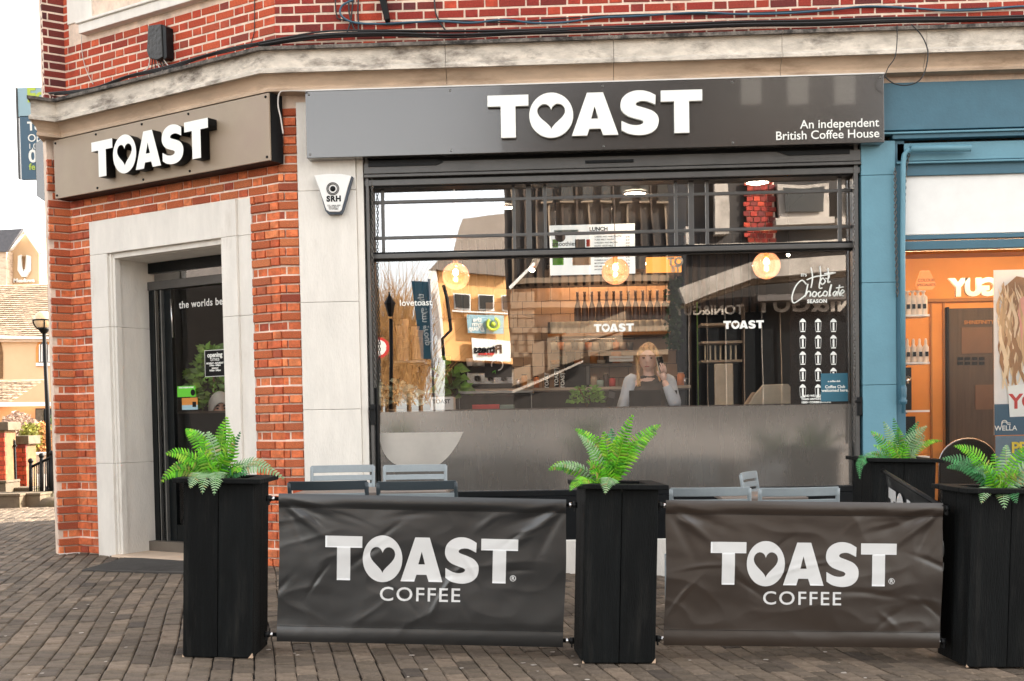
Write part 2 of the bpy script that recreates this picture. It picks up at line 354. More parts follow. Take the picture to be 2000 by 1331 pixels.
Tp = [(0,1),(0,.74),(.31,.74),(.31,0),(.66,0),(.66,.74),(.97,.74),(.97,1)]
LET = [('T', [Tp], 0), ('O', [[(.52*math.cos(2*PI*i/48)+.52, .53*math.sin(2*PI*i/48)+.5) for i in range(48)], heart(.52, .47, .66)], .985),
       ('A', [[(0,0),(.37,1),(.75,1),(1.10,0),(.74,0),(.68,.155),(.415,.155),(.36,0)], [(.545,.68),(.635,.39),(.46,.39)]], 1.985),
       ('S', [s_poly()], 3.13), ('T', [Tp], 4.09)]
LOGO_W = 5.06
def logo_meshes(h, ext):
    """[(mesh, x offset)] of the five letters, height h"""
    out = []
    for ch, polys, x in LET: out.append(curve_mesh([[((p[0]+x)*h, p[1]*h) for p in q] for q in polys], ext))
    return out

# ------------------------------------------------------------------ bricks
unit = []
for k in range(8):
    g = G(); bv = .045
    b = []
    for z, ins in ((-.5, .0), (.5, .0)): pass
    # front face is y=-.5, slightly inset so that arrises read
    def jt(a): return random.uniform(-a, a)
    ex, ez = .015, .055
    o8 = [(-.5+jt(.008), .5, -.5), (.5+jt(.008), .5, -.5), (.5, .5, .5), (-.5, .5, .5)]
    mid = [(-.5+jt(.01), -.40, -.5+jt(.03)), (.5+jt(.01), -.40, -.5+jt(.03)), (.5+jt(.01), -.40, .5+jt(.03)), (-.5+jt(.01), -.40, .5+jt(.03))]
    fr = [(mid[i][0]*(1-ex*2), -.5+jt(.03), mid[i][2]*(1-ez*2)) for i in range(4)]
    g.v = o8+mid+fr
    for a, c in ((0, 4), (4, 8)):
        for i in range(4): g.face([a+i, a+(i+1) % 4, c+(i+1) % 4, c+i])
    g.face([8, 9, 10, 11])
    unit.append(g)
COURSE = .0775; BH = .0625; BL = .215; BD = .06
BR = []      # (frame, cx, proud, cz, w, material, variant)
def lay(F, x0, x1, z0, z1, mk, holes=(), proud=lambda k: 0, inset=lambda k: 0, inset0=lambda k: 0, phase=0, pat=None):
    k0 = math.ceil(z0/COURSE-1e-6); k1 = math.floor(z1/COURSE+1e-6)
    for k in range(k0, k1):
        z = k*COURSE; xa = x0+inset0(k); xb = x1-inset(k)
        segs = [(xa, xb)]
        for hx0, hx1, hz0, hz1 in holes:
            if hz0 < z+BH and hz1 > z+.01:
                ns = []
                for a, b in segs:
                    if hx1 <= a or hx0 >= b: ns.append((a, b))
                    else:
                        if hx0 > a+.02: ns.append((a, hx0))
                        if hx1 < b-.02: ns.append((hx1, b))
                segs = ns
        for a, b in segs:
            x = xa - ((k % 2)*(BL*.75+.013)+phase); i = k
            x -= 0; i = 0
            while x < b-.01:
                Lb = BL if i % 2 == 0 else .102
                u0 = max(x, a); u1 = min(x+Lb, b)
                if 0 < b-(x+Lb+.013) < .035: u1 = b; 
                if u1-u0 > .022: BR.append((F, (u0+u1)/2, proud(k), z+BH/2+random.uniform(-.001,.001), u1-u0, mk, random.randrange(8)))
                if u1 == b: break
                x += Lb+.013; i += 1
def brick_matrix(b):
    F, cx, pr, cz, wd, mk, v = b
    return F @ Matrix.Translation((cx, BD/2-pr-.0045+random.uniform(-.0015,.0015), cz)) @ Matrix.Rotation(random.uniform(-.006,.006), 4, 'Y') @ Matrix.Diagonal((wd, BD, BH, 1))

# ================================================================== GROUND
g = G(); xs = [-70,-40,-25]+[-18+i*.4 for i in range(100)]+[30,50,80]; ys = [-95,-60,-40,-25,-15]+[-10+i*.3 for i in range(100)]+[25,35,60,120]
for yy in ys:
    for xx in xs: g.v.append((xx, yy, ground(max(min(xx, 20), -20), min(yy, 12))-.017))
nx = len(xs)
for j in range(len(ys)-1):
    for i in range(nx-1): g.face([j*nx+i, j*nx+i+1, (j+1)*nx+i+1, (j+1)*nx+i], True)
gm = M_['sand']
street = build('pavement', g, gm, fix=False); tag(street, kind='structure')
g = G()
for (a0, a1, b0, b1) in ((-60, 60, -94, -9.0), (-60, -5.6, 12.2, 110)):
    n_ = 24
    for i in range(n_):
        for j in range(n_):
            q = [(a0+(a1-a0)*(i+u)/n_, b0+(b1-b0)*(j+v)/n_) for u, v in ((0,0),(1,0),(1,1),(0,1))]
            g.quad(*[(x, y, ground(max(min(x, 20), -20), min(y, 12))+.004) for x, y in q])
o = build('road', g, mat('road', (.20,.16,.13), .85, var=.12, scale=2, bump=.3), fix=False); tag(o, kind='structure')
# pavers laid in running bond, rows turned 15 degrees
PT = R(15.5); pd = Vector((-math.sin(PT), math.cos(PT))); pc = Vector((math.cos(PT), math.sin(PT)))
pav = []
for i in range(-110, 100):
    for j in range(-40, 100):
        u = i*.1055; v = (j+(.5 if i % 2 else 0)+.12*math.sin(i*1.7))*.2055
        c = pc*(u+.012*math.sin(v*1.9+.3*math.sin(i))) + pd*v + Vector((-1.0, -4.0))
        x, y = c
        if y > 11.6 or y < -8: continue
        pjx, pjy, pz = proj(Vector((x, y, ground(x, y))))
        if not (-60 < pjx < 2060 and 900 < pjy < 1400): continue
        if pz < .5: continue
        # inside the building footprint
        if y > .05 and x > -2.3: continue
        lc = FC.inverted() @ Vector((x, y, 0))
        if lc.y > .05 and 0 < lc.x < LC: continue
        if x > -4.6 and y > 1.3: continue
        pav.append((x, y, pz, pjx, pjy, i, j))
def paver_unit(k):
    rr = random.Random(k); g = G(); j = lambda a: rr.uniform(-a, a)
    tt = .0
    lo = [(-.05,-.1,-.03),(.05,-.1,-.03),(.05,.1,-.03),(-.05,.1,-.03)]
    mi = [(q[0]*.995+j(.0012), q[1]*.995+j(.0015), -.006) for q in lo]
    hi = [(q[0]*.84, q[1]*.92, 0+j(.003)) for q in mi]
    g.v = lo+mi+hi
    for a, c in ((0,4),(4,8)):
        for i in range(4): g.face([a+i, a+(i+1) % 4, c+(i+1) % 4, c+i])
    g.face([8,9,10,11]); return g
PU = [paver_unit(k) for k in range(8)]; PUM = [mesh_of('paver', q, M_['paver']) for q in PU]
hid = lambda p: 1 if ((340 < p[3] < 520 and 930 < p[4] < 1285) or (540 < p[3] < 1110 and 960 < p[4] < 1255) or (1100 < p[3] < 1300 and p[4] < 1290) or (1290 < p[3] < 2000 and p[4] < 1262) or p[3] < -5 or p[4] > 1335) else 0
pav.sort(key=lambda p: (hid(p), p[2]))
bulk = G()
for n, (x, y, pz, a, b, i, j) in enumerate(pav):
    e = .03; zx = (ground(x+e, y)-ground(x-e, y))/(2*e); zy = (ground(x, y+e)-ground(x, y-e))/(2*e)
    rr = random.Random(i*1000+j)
    F = frame((x, y, ground(x, y)+rr.uniform(-.0025, .0025)), (pc.x, pc.y, zx*pc.x+zy*pc.y+rr.uniform(-.02,.02)), (-zx+rr.uniform(-.02,.02), -zy+rr.uniform(-.012,.012), 1))
    k = (i*7+j*3) % 8
    if n < 300:
        o = bpy.data.objects.new('paver', PUM[k]); COL.objects.link(o); o.parent = street; o.matrix_local = F; WM[o] = F
    else:
        base = len(bulk.v); bulk.v += [tuple(F @ Vector(q)) for q in PU[k].v]; bulk.f += [[base+q for q in f] for f in PU[k].f]; bulk.m += [0]*len(PU[k].f); bulk.sm += [False]*len(PU[k].f)
o = build('pavers', bulk, M_['paver'], street, fix=False); tag(o, kind='stuff')

# ================================================================== CAFE BUILDING
bld = thing('brick_building', 'red brick corner building with pale stone cornice and chamfered entrance above the coffee shop', 'building', loc=(-2.36, 0, 0))
S = lambda *a: build(*a[:1], *a[1:], world=True) if False else None
cz = [(0.02, U(1260, 61, -.02).z)]
cprof = [(.02, None), (.29, 67), (.29, 74), (.235, 76.5), (.235, 110), (.272, 113), (.272, 120), (.212, 122), (.19, 129), (.165, 138), (.145, 146), (.14, 149), (.155, 152), (.15, 157), (.09, 160), (.02, 166)]
prof = []
for off, py in cprof:
    z = U(1260, py, -off).z if py else None
    prof.append([off, z])
prof[0][1] = prof[1][1]+.035
ZC = prof[-1][1]; ZT = prof[0][1]
cm = [M_['stone_cap'], M_['stone_dirty'], M_['stone_warm']]
pm = [0, 0, 0, 1, 1, 1, 1, 2, 2, 2, 2, 2, 2, 2, 2]
path = [Vector((7.2,0,0)), PA, PB, PC, PD]
def outn(a, b):
    d = (b-a).normalized(); return Vector((d.y, -d.x, 0))*-1
norms = []
for i in range(len(path)-1):
    d = (path[i+1]-path[i]).normalized(); nn = Vector((d.y, -d.x, 0)); nn = -nn
    norms.append(nn)
def mit(i):
    if i == 3: return norms[2]+(PC-PB).normalized()*.78
    if i == 0: return norms[0]
    if i == len(path)-1: return norms[-1]
    a, b = norms[i-1], norms[i]; return (a+b)/(1+a.dot(b))
cuts = {0: [(U(1793,100).x), (U(1517,100).x), (U(1196,110).x), (U(875,115).x)], 1: [], 2: [], 3: []}
for i in range(4):
    a, b = path[i], path[i+1]; L = (b-a).length
    ts = [0.0]
    if i == 0: ts += [7.2-x for x in cuts[0]]
    if i == 1: ts += [L*.45]
    ts.append(L)
    for q in range(len(ts)-1):
        t0, t1 = ts[q], ts[q+1]; d = (b-a)/L
        p0 = a+d*(t0+(.002 if q else 0)); p1 = a+d*(t1-(.002 if q < len(ts)-2 else 0))
        m0 = mit(i) if q == 0 else norms[i]; m1 = mit(i+1) if q == len(ts)-2 else norms[i]
        g = G(); n = len(prof)
        for P, mm_ in ((p0, m0), (p1, m1)):
            for off, z in prof: g.v.append((P.x+mm_.x*off, P.y+mm_.y*off, z))
        for k in range(n-1): g.cur = pm[k]; g.face([k, k+1, n+k+1, n+k])
        g.cur = 1; g.face([n-1, 0, n, 2*n-1]); g.face(list(range(n))); g.face([n+k for k in range(n)][::-1])
        build('cornice_stone', g, cm, bld, world=True)
if norms[0].y > 0: raise RuntimeError('cornice side')
# cores
def wallbox(F, x0, x1, z0, z1, y0=.0, y1=.28): 
    gg = G(); gg.box(x0, x1, y0, y1, z0, z1, F); return gg
zup = ZT-.02
g = G(); g.box(PA.x+.0, 7.2, 0, .3, ZC-.25, 9.2); g.box(0, LC, 0, .3, ZC-.62, 9.2, FC); 
g.box(0, LP, 0, .12, -.1, 9.2, FP)
FQ = frame(PD, PC-PD); g.box(0, (PC-PD).length-.01, .005, .02, -.2, 9.2, FQ)
g.box(7.2, 27, 0, 6, -.5, 9.2); g.box(-2.0, 7.2, 5.8, 6.0, -.3, 9.2); g.box(-5.9, -2, 5.8, 6, -.3, 9.2)
build('wall', g, M_['mortar'], bld, world=True)
g = G(); g.v = [tuple(p) for p in (Vector((7.2,.02,9.2)), PA+Vector((0,0,9.2)), PB+Vector((0,0,9.2)), PC+Vector((0,0,9.2)), PD+Vector((0,0,9.2)), Vector((7.2,6,9.2)))]; g.face([0,1,2,3,4,5])
build('roof', g, M_['slate'], bld, world=True)
# upper brickwork
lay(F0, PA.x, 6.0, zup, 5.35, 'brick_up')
# window on the chamfer, above
wl = UC(136, 30).x; wz = UC(153, 60).z; sill0 = UC(153, 46, .08); silltop = UC(160, 40, .02).z
zs0 = UC(155, 66, .08).z; zs1 = UC(155, 47, .08).z; xs0 = UC(153, 56, .08).x
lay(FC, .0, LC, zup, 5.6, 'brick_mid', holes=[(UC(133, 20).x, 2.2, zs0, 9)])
lay(FP, .0, LP, zup, 5.6, 'brick_shaded')
g = G(); g.box(xs0, 2.25, -.08, .1, zs0, zs1, FC); g.box(xs0-.02, 2.27, -.10, .0, zs1, zs1+.025, FC)
us = build('window_sill', g, M_['stone'], bld, world=True, bevel=.006)
wx0 = UC(133, 20).x; wx1 = UC(181, 20).x
g = G(); g.box(wx0, wx1, -.015, .1, UC(150, 45).z, 7.2, FC); build('window_jamb', g, M_['stone'], bld, world=True, bevel=.005)
g = G(); 
for a, b in ((181, 196), (208, 222), (265, 277)): g.box(UC(a, 20).x, UC(b, 20).x, .03, .1, zs1, 7.2, FC)
g.box(wx1, 2.2, .04, .1, zs1+.02, zs1+.09, FC)
uw = build('window', g, M_['white_paint'], bld, world=True, bevel=.004)
g = G(); g.quad(*[at(FC, *q) for q in ((wx1, .07, zs1), (2.2, .07, zs1), (2.2, .07, 7.2), (wx1, .07, 7.2))]); build('pane', g, M_['glass_upper'], uw, fix=False); WM[uw] = WM[bld]
uwp = [x for x in COL.objects if x.parent == uw][0]; uwp.data.transform(WM[bld].inverted())
g = G(); g.box(wx1, 2.2, .25, .3, zs1, 7.2, FC); build('curtain', g, M_['int_tan'], uw, world=True)
# lower chamfer: door surround geometry in the chamfer frame
sl_ = UC(186, 600).x; sr_ = UC(498, 600).x; st_ = (UC(184, 434).z+UC(490, 388).z)/2
il_ = UC(222, 560).x; ir_ = UC(441, 560).x; it_ = (UC(222, 494).z+UC(440, 467).z)/2
zsg = UC(530, 320).z
Q = lambda k: 0 if k % 6 == 3 else .024
QI = lambda k: .045 if k % 6 == 3 else 0
KZ = math.floor((st_+.02)/COURSE)*COURSE
lay(FC, .0, sl_, .05, KZ, 'brick_low', proud=Q, pat=1)
lay(FC, sr_, LC, .05, KZ, 'brick_low', proud=Q)
lay(FC, 0, LC, KZ-.001, ZC-.1, 'brick_low', proud=lambda k: .024 if k % 6 > 2 else .006)
lay(FP, 0, LP, .05, ZC-.1, 'brick_low', proud=Q, inset0=QI)
nx1 = (U(583, 350).x+U(595, 900).x)/2
lay(F0, PA.x, nx1, .0, ZC-.05, 'brick_low', proud=Q)
g = G(); g.box(0, sl_, 0, .3, -.15, ZC-.6, FC); g.box(sr_, LC, 0, .3, -.15, ZC-.6, FC); g.box(sl_, sr_, 0, .3, st_, ZC-.6, FC); g.box(PA.x, nx1, 0, .3, -.15, ZC-.2)
build('wall', g, M_['mortar_low'], bld, world=True)
g = G(); g.box(-.02, sl_-.002, -.035, .0, -.1, .06, FC); g.box(sr_+.002, LC, -.035, .0, -.1, .04, FC); g.box(0, LP+.02, -.03, 0, -.1, .08, FP)
build('plinth', g, M_['stone'], bld, world=True, bevel=.006)
# stone door surround, in blocks
ds = thing('door_surround', 'pale stone architrave framing the recessed corner doorway', 'door surround', M=FC, loc=((sl_+sr_)/2, 0, 0))
def sb(x0, x1, z0, z1, y0, y1, name='stone_block'): 
    gg = G(); gg.box(x0, x1, y0, y1, z0, z1); return build(name, gg, M_['stone'], ds, M=FC, bevel=.004)
xi = UC(472, 600).x; jl = [-.1, .95, UC(210, 640).z, it_]
for a, b in zip(jl[:-1], jl[1:]):
    sb(sl_, il_-.03, a, b-.002, -.045, .1); sb(il_-.03, il_, a, b-.002, -.02, .1)
    sb(ir_, xi, a, b-.002, -.045, .2); sb(xi, sr_, a, b-.002, -.02, .2)
sb(sl_, xi, it_, st_, -.045, .1); sb(xi, sr_, it_, st_-.004, -.02, .1)
DR = .42                      # depth of the doorway
ob = UC(230, 1075).x
for a, b in zip(jl[:-1], jl[1:]):
    gg = G(); gg.box(il_-.06, il_+.03, -.005, .06, a, b-.002); gg.box(il_-.06, il_+.012, .06, DR+.05, a, b-.002); build('reveal_stone', gg, M_['stone'], ds, M=FC, bevel=.004)
    gg = G(); gg.box(ir_-.001, ir_+.08, .2, DR+.05, a, b-.002); build('reveal_stone', gg, M_['stone'], ds, M=FC)
gg = G(); gg.box(il_+.012, ir_, -.005, .05, it_-.05, it_-.001); gg.box(il_+.012, ir_, .05, DR+.05, it_-.055, it_-.004); build('soffit_stone', gg, M_['stone'], ds, M=FC, bevel=.004)
gg = G(); gg.box(il_-.03, ir_, -.10, DR, -.1, .085); stp = build('threshold', gg, M_['stone_warm'], ds, M=FC, bevel=.012)
# door
dr = thing('entrance_door', 'black glazed entrance door with grey rail, set back in the stone doorway', 'door', M=FC, loc=((il_+ir_)/2, DR, .09))
def DX(px, py=700): return UC(px, py, -DR).x
def DZ(px, py): return UC(px, py, -DR).z
dl = il_+.0; dtop = it_-.055
z1_ = DZ(360, 549); z2_ = DZ(360, 562); zf = .09
g = G(); g.box(dl, ir_+.1, DR-.02, DR+.05, dtop-.10, dtop); g.box(dl, DX(291), DR-.03, DR+.05, zf, dtop-.1)
build('door_frame', g, M_['door_black'], dr, M=FC, bevel=.003)
g = G(); g.box(dl+.02, ir_+.1, DR-.04, DR+.04, z2_, z1_+.02); build('transom_rail', g, M_['frame_grey'], dr, M=FC, bevel=.004)
g = G(); g.box(DX(291), DX(306), DR-.02, DR+.03, zf, z2_); g.box(DX(318), DX(323), DR-.03, DR+.03, zf, z2_); g.box(DX(323.5), DX(338), DR-.01, DR+.04, zf, z2_)
build('door_stile', g, M_['door_black'], dr, M=FC, bevel=.003)
g = G(); g.box(DX(310), DX(311.5), DR-.03, DR, zf, z2_); g.box(DX(323.2), DX(325), DR-.045, DR-.01, zf, z2_-.01); build('edge_strip', g, M_['aluminium'], dr, M=FC)
g = G(); g.box(DX(339), ir_+.1, DR-.01, DR+.035, zf, zf+.25); build('kick_rail', g, M_['door_black'], dr, M=FC)
g = G(); g.quad((DX(306), DR+.01, zf), (ir_+.1, DR+.01, zf), (ir_+.1, DR+.01, z2_), (DX(306), DR+.01, z2_)); build('door_glass', g, M_['glass_door'], dr, M=FC, fix=False)
g = G(); g.quad((dl, DR+.012, z1_), (ir_+.1, DR+.012, z1_), (ir_+.1, DR+.012, dtop), (dl, DR+.012, dtop)); build('transom_glass', g, M_['glass_upper'], dr, M=FC, fix=False)
zt_ = DZ(400, 592)
me = text_mesh('the worlds best coffee', .096, .001, .0005, 1.08, 'LEFT'); tt = Matrix.Translation((DX(352), DR+.004, zt_)) @ XZ
build('lettering', me, [], dr, M=FC @ tt); COL.objects[-1].data.materials.clear(); COL.objects[-1].data.materials.append(M_['white_paint'])
g = G(); g.tube([at(FC, DX(344.5), DR-.05, DZ(344, 585)), at(FC, DX(347), DR-.05, DZ(347, 660))], .008, 8); 
build('door_handle', g, M_['steel'], dr, world=True)
# small printed notices on the door
def notice(name, label, px0, py0, px1, py1, matn, lines, off=.006, cat='sticker'):
    x0 = UC(px0, py0, -DR).x; x1 = UC(px1, py1, -DR).x; zt = UC(px0, py0, -DR).z; zb = UC(px1, py1, -DR).z
    t = thing(name, label, cat, M=FC, loc=((x0+x1)/2, DR, zb))
    g = G(); g.box(x0, x1, DR-off, DR-off+.003, zb, zt); build('card', g, M_[matn], t, M=FC)
    if lines:
        gg = G()
        for s, fx, fz, sz, bo in lines:
            mm_ = text_mesh(s, sz, bo, .0004); gg.add_mesh(mm_, Matrix.Translation((x0+(x1-x0)*fx, DR-off-.001, zb+(zt-zb)*fz)) @ XZ)
        build('print', gg, M_['white_letter'], t, M=FC, fix=False)
    return t
nt_ = notice('opening_times_sign', 'black opening times notice stuck inside the corner door glass', 401, 686, 441, 734, 'black',
  [('opening', .5, .82, .062, .002), ('times', .5, .66, .055, 0), ('MONDAY - SATURDAY', .5, .50, .022, .001), ('7:30am - 6:00pm', .5, .42, .022, .001), ('SUNDAY', .5, .30, .022, .001), ('9:00am - 5:00pm', .5, .22, .022, .001)], cat='sign')
x0 = UC(401, 686, -DR).x; x1 = UC(441, 734, -DR).x; zt = UC(401, 686, -DR).z; zb = UC(441, 734, -DR).z
g = G()
for a in ((x0-.004, x1+.004, zb-.004, zb), (x0-.004, x1+.004, zt, zt+.004), (x0-.004, x0, zb, zt), (x1, x1+.004, zb, zt)): g.box(a[0], a[1], DR-.007, DR-.003, a[2], a[3])
build('border', g, M_['white_letter'], nt_, M=FC)
t = notice('hygiene_sticker', 'bright green hygiene rating sticker on the corner door glass', 347, 755, 383, 775, 'green', [('FOOD HYGIENE RATING', .5, .85, .018, .001)])
g = G(); c = UC(378, 767, -DR); g.lathe([(.0, 0), (.03, 0), (.03, .002), (0, .002)], (0, 0, 0), 16, False, Matrix.Translation((c.x, DR-.008, c.z)) @ Matrix.Rotation(PI/2, 4, 'X')); build('rating_disc', g, M_['black'], t, M=FC)
t = notice('payment_sticker', 'small orange and blue sticker under the green one on the door', 356, 778, 387, 791, 'amber', [])
x0 = UC(356, 778, -DR).x; x1 = UC(387, 791, -DR).x; zb = UC(387, 791, -DR).z
g = G(); g.box(x0, x1, DR-.006, DR-.003, zb-.045, zb); build('lower_card', g, M_['sign_pale'], t, M=FC)
g = G(); g.box(x1-.07, x1-.02, DR-.008, DR-.006, zb-.02, zb+.03); build('emblem', g, M_['frame_dark'], t, M=FC, bevel=.008)

# stone pilaster left of the window
px0 = nx1; px1 = (U(696, 400, -.03).x)
pz1 = ZC-.06
zj = [-.1, U(650, 800, -.03).z, U(650, 590, -.03).z, U(650, 372, -.03).z, pz1]
for a, b in zip(zj[:-1], zj[1:]):
    g = G(); g.box(px0+.002, px1, -.035, .25, a, b-.0025); build('pilaster_stone', g, M_['stone'], bld, world=True, bevel=.004)
wL = U(711, 400, -.0).x; wR = U(1682, 400).x
g = G(); g.box(px1+.001, wL, -.012, .25, -.1, pz1); build('pilaster_stone', g, M_['stone'], bld, world=True, bevel=.004)

# ------------------------------------------------------------------ front fascia sign
OF = .16
sx0 = (U(597, 178, -OF).x+U(598, 310, -OF).x)/2; sx1 = (U(1727, 145, -OF).x+U(1727, 278, -OF).x)/2
sz1 = (U(597, 178, -OF).z+U(1727, 145, -OF).z)/2; sz0 = (U(597, 310, -OF).z+U(1727, 278, -OF).z)/2
sg = thing('shop_sign', 'long dark grey fascia sign with raised white TOAST letters above the shop window', 'sign', loc=((sx0+sx1)/2, -OF, sz0))
g = G(); g.box(sx0, sx1, -OF, -.03, sz0, sz1); build('board', g, M_['sign_grey'], sg, world=True, bevel=.004)
g = G(); g.box(sx0-.004, sx1+.004, -OF-.004, -.03, sz1, sz1+.010); build('top_trim', g, M_['white_paint'], sg, world=True)
lx0 = U(952, 186, -OF-.03).x; lx1 = U(1371, 178, -OF-.03).x; lz0 = (U(1010, 269, -OF-.03).z+U(1320, 262, -OF-.03).z)/2
lh = (lx1-lx0)/LOGO_W
for me in logo_meshes(lh, .017):
    o = build('letter', me, [], sg, M=Matrix.Translation((lx0, -OF-.03, lz0)) @ XZ); o.data.materials.clear(); o.data.materials.append(M_['white_letter'])
    b = o.modifiers.new('bevel', 'BEVEL'); b.width = .003; b.segments = 1; b.limit_method = 'ANGLE'
def lettering(parent, s, F, x, z, off, size, bold=.001, ext=.001, sp=1, align='CENTER', m='white_letter', name='lettering', shear=0):
    me = text_mesh(s, size, bold, ext, sp, align, shear=shear)
    o = build(name, me, [], parent, M=F @ Matrix.Translation((x, -off, z)) @ XZ); o.data.materials.clear(); o.data.materials.append(M_[m]); return o
e1 = U(1717, 240, -OF-.004); e2 = U(1718, 261, -OF-.004)
lettering(sg, 'An independent', F0, e1.x, e1.z, OF+.003, .098, .0006, .001, 1.0, 'RIGHT')
lettering(sg, 'British Coffee House', F0, e2.x, e2.z, OF+.003, .098, .0006, .001, 1.0, 'RIGHT')
sp_ = [(x, z) for x in (sx0+.03, sx0+1.2, sx0+2.45, sx0+3.5, sx1-.03) for z in (sz0+.03, sz1-.03)]
for x, z in sp_:
    g = G(); g.lathe([(.0, 0), (.010, 0), (.008, .006), (0, .008)], (0,0,0), 10, True, Matrix.Translation((x, -OF, z)) @ Matrix.Rotation(PI/2, 4, 'X')); build('screw', g, M_['aluminium'], sg, world=True)
# chamfer sign
OC = .18
cx0 = (UC(102, 272, OC).x+UC(110, 386, OC).x)/2; cx1 = (UC(522, 186, OC).x+UC(529, 316, OC).x)/2
cz1 = (UC(102, 272, OC).z+UC(522, 186, OC).z)/2; cz0 = (UC(110, 386, OC).z+UC(529, 316, OC).z)/2
sc_ = thing('shop_sign', 'tan angled fascia sign with thick white TOAST letters over the corner door', 'sign', M=FC, loc=((cx0+cx1)/2, -OC, cz0))
g = G(); g.box(cx0, cx1, -OC, -OC+.02, cz0, cz1); build('board', g, M_['sign_tan'], sc_, M=FC, bevel=.003)
g = G(); g.box(cx0+.01, cx1+.003, -OC+.021, -.02, cz0-.004, cz1+.004); build('box', g, M_['black'], sc_, M=FC)
lo = OC+.11
a0 = UC(178, 275, lo); a1 = UC(406, 240, lo); b0 = (UC(200, 345, lo).z+UC(385, 310, lo).z)/2
lh2 = (a1.x-a0.x)/LOGO_W; hz = (UC(190, 276, lo).z+UC(400, 232, lo).z)/2-b0
for me in logo_meshes(1, 1):
    for v in me.vertices: v.co.x *= lh2; v.co.y *= hz; v.co.z *= .05
    side = [p.index for p in me.polygons if abs(p.normal.z) < .5]
    o = build('letter', me, [], sc_, M=FC @ Matrix.Translation((a0.x, -lo+.05, b0)) @ XZ); o.data.materials.clear(); o.data.materials.append(M_['white_letter']); o.data.materials.append(M_['black'])
    for i in side: o.data.polygons[i].material_index = 1
for x in (cx0+.03, cx0+.62, cx0+1.25, cx0+1.85, cx1-.03):
    for z in (cz0+.03, cz1-.03):
        g = G(); g.lathe([(.0, 0), (.012, 0), (.009, .008), (0, .010)], (0,0,0), 10, True, Matrix.Translation((x, -OC, z)) @ Matrix.Rotation(PI/2, 4, 'X')); build('screw', g, M_['black'], sc_, M=FC)

# ------------------------------------------------------------------ shop window
wy = .12
win = thing('shop_window', 'large café window with leaded upper lights and frosted lower band', 'window', loc=((wL+wR)/2, wy, .7))
gl0 = U(735, 600, wy).x; gl1 = U(1664, 600, wy).x
zt1 = (U(740, 370, wy).z+U(1640, 350, wy).z)/2; ztr1 = (U(740, 493, wy).z+U(1640, 474, wy).z)/2; ztr0 = (U(740, 513, wy).z+U(1640, 488, wy).z)/2
zfl = (U(745, 808, wy).z+U(1540, 789, wy).z)/2; zsl = (U(745, 962, wy).z+U(1660, 948, wy).z)/2
g = G(); g.box(wL, gl0, wy-.06, wy+.05, zsl-.03, zt1+.32); g.box(gl1, wR, wy-.06, wy+.05, zsl-.03, zt1+.32)
build('frame', g, M_['frame_dark'], win, world=True, bevel=.004)
g = G(); g.box(wL+.02, wL+.045, -.02, .05, zsl, zt1+.25); g.box(wR-.06, wR-.03, -.02, .05, zsl, zt1+.25); build('guide_rail', g, M_['frame_grey'], win, world=True, bevel=.003)
def hz_(py0, py1, y): return (U(740, py0, y).z+U(1640, py0-21, y).z)/2, (U(740, py1, y).z+U(1640, py1-21, y).z)/2
for (pa, pb, y0, nm, mk) in ((316, 338, -.03, 'blind_box', 'frame_grey'), (339, 345, -.045, 'moulding', 'frame_grey'), (350, 362, -.015, 'head_rail', 'frame_grey')):
    zb_, za_ = hz_(pb, pa, y0); g = G(); g.box(wL+.01, wR-.01, y0, wy+.04, zb_, za_); build(nm, g, M_[mk], win, world=True, bevel=.004)
g = G(); g.box(wL+.01, wR-.01, .02, wy+.05, zt1, zt1+.5); build('head_frame', g, M_['frame_dark'], win, world=True)
g = G(); g.prism([(wL+.05, zt1+.165), (wL+.62, zt1+.165), (wL+.68, zt1+.19), (wL+.62, zt1+.215), (wL+.05, zt1+.215)], -.042, -.03); build('vent_slot', g, M_['frame_dark'], win, world=True)
g = G(); g.prism([(wR-.70, zt1+.20), (wR-.60, zt1+.165), (wR-.1, zt1+.165), (wR-.1, zt1+.2)], -.042, -.03); build('vent_slot', g, M_['frame_dark'], win, world=True)
xm = U(1190, 316, -.03).x; zm = U(1190, 316, -.03).z
g = G(); g.box(xm-.2, xm+.2, -.04, -.03, zm-.012, zm+.012)
for k in range(9): g.box(xm-.19+k*.045, xm-.165+k*.045, -.044, -.04, zm-.006, zm+.006)
build('lock_plate', g, M_['frame_dark'], win, world=True, bevel=.003)
g = G(); g.box(gl0-.01, gl1+.01, wy-.07, wy+.05, ztr0+.012, ztr1-.02); build('transom', g, M_['frame_grey'], win, world=True, bevel=.006)
g = G(); g.box(gl0-.01, gl1+.01, wy-.03, wy+.05, ztr0, ztr1); build('transom_bead', g, M_['frame_dark'], win, world=True)
zb1 = (U(740, 396, wy-.01).z+U(1640, 372, wy-.01).z)/2; zb2 = (U(740, 466, wy-.01).z+U(1640, 443, wy-.01).z)/2
for z in (zb1, zb2):
    g = G(); g.box(gl0, gl1, wy-.012, wy+.012, z-.013, z+.013); build('glazing_bar', g, M_['frame_grey'], win, world=True, bevel=.003)
for px_, wd in ((748, .013), (1004, .013), (1033, .022), (1065, .013), (1320, .013), (1350, .022), (1381, .013), (1640, .016)):
    x = U(px_, 430, wy).x; g = G(); g.box(x-wd, x+wd, wy-.014, wy+.014, ztr1, zt1); build('glazing_bar', g, M_['frame_grey'], win, world=True, bevel=.003)
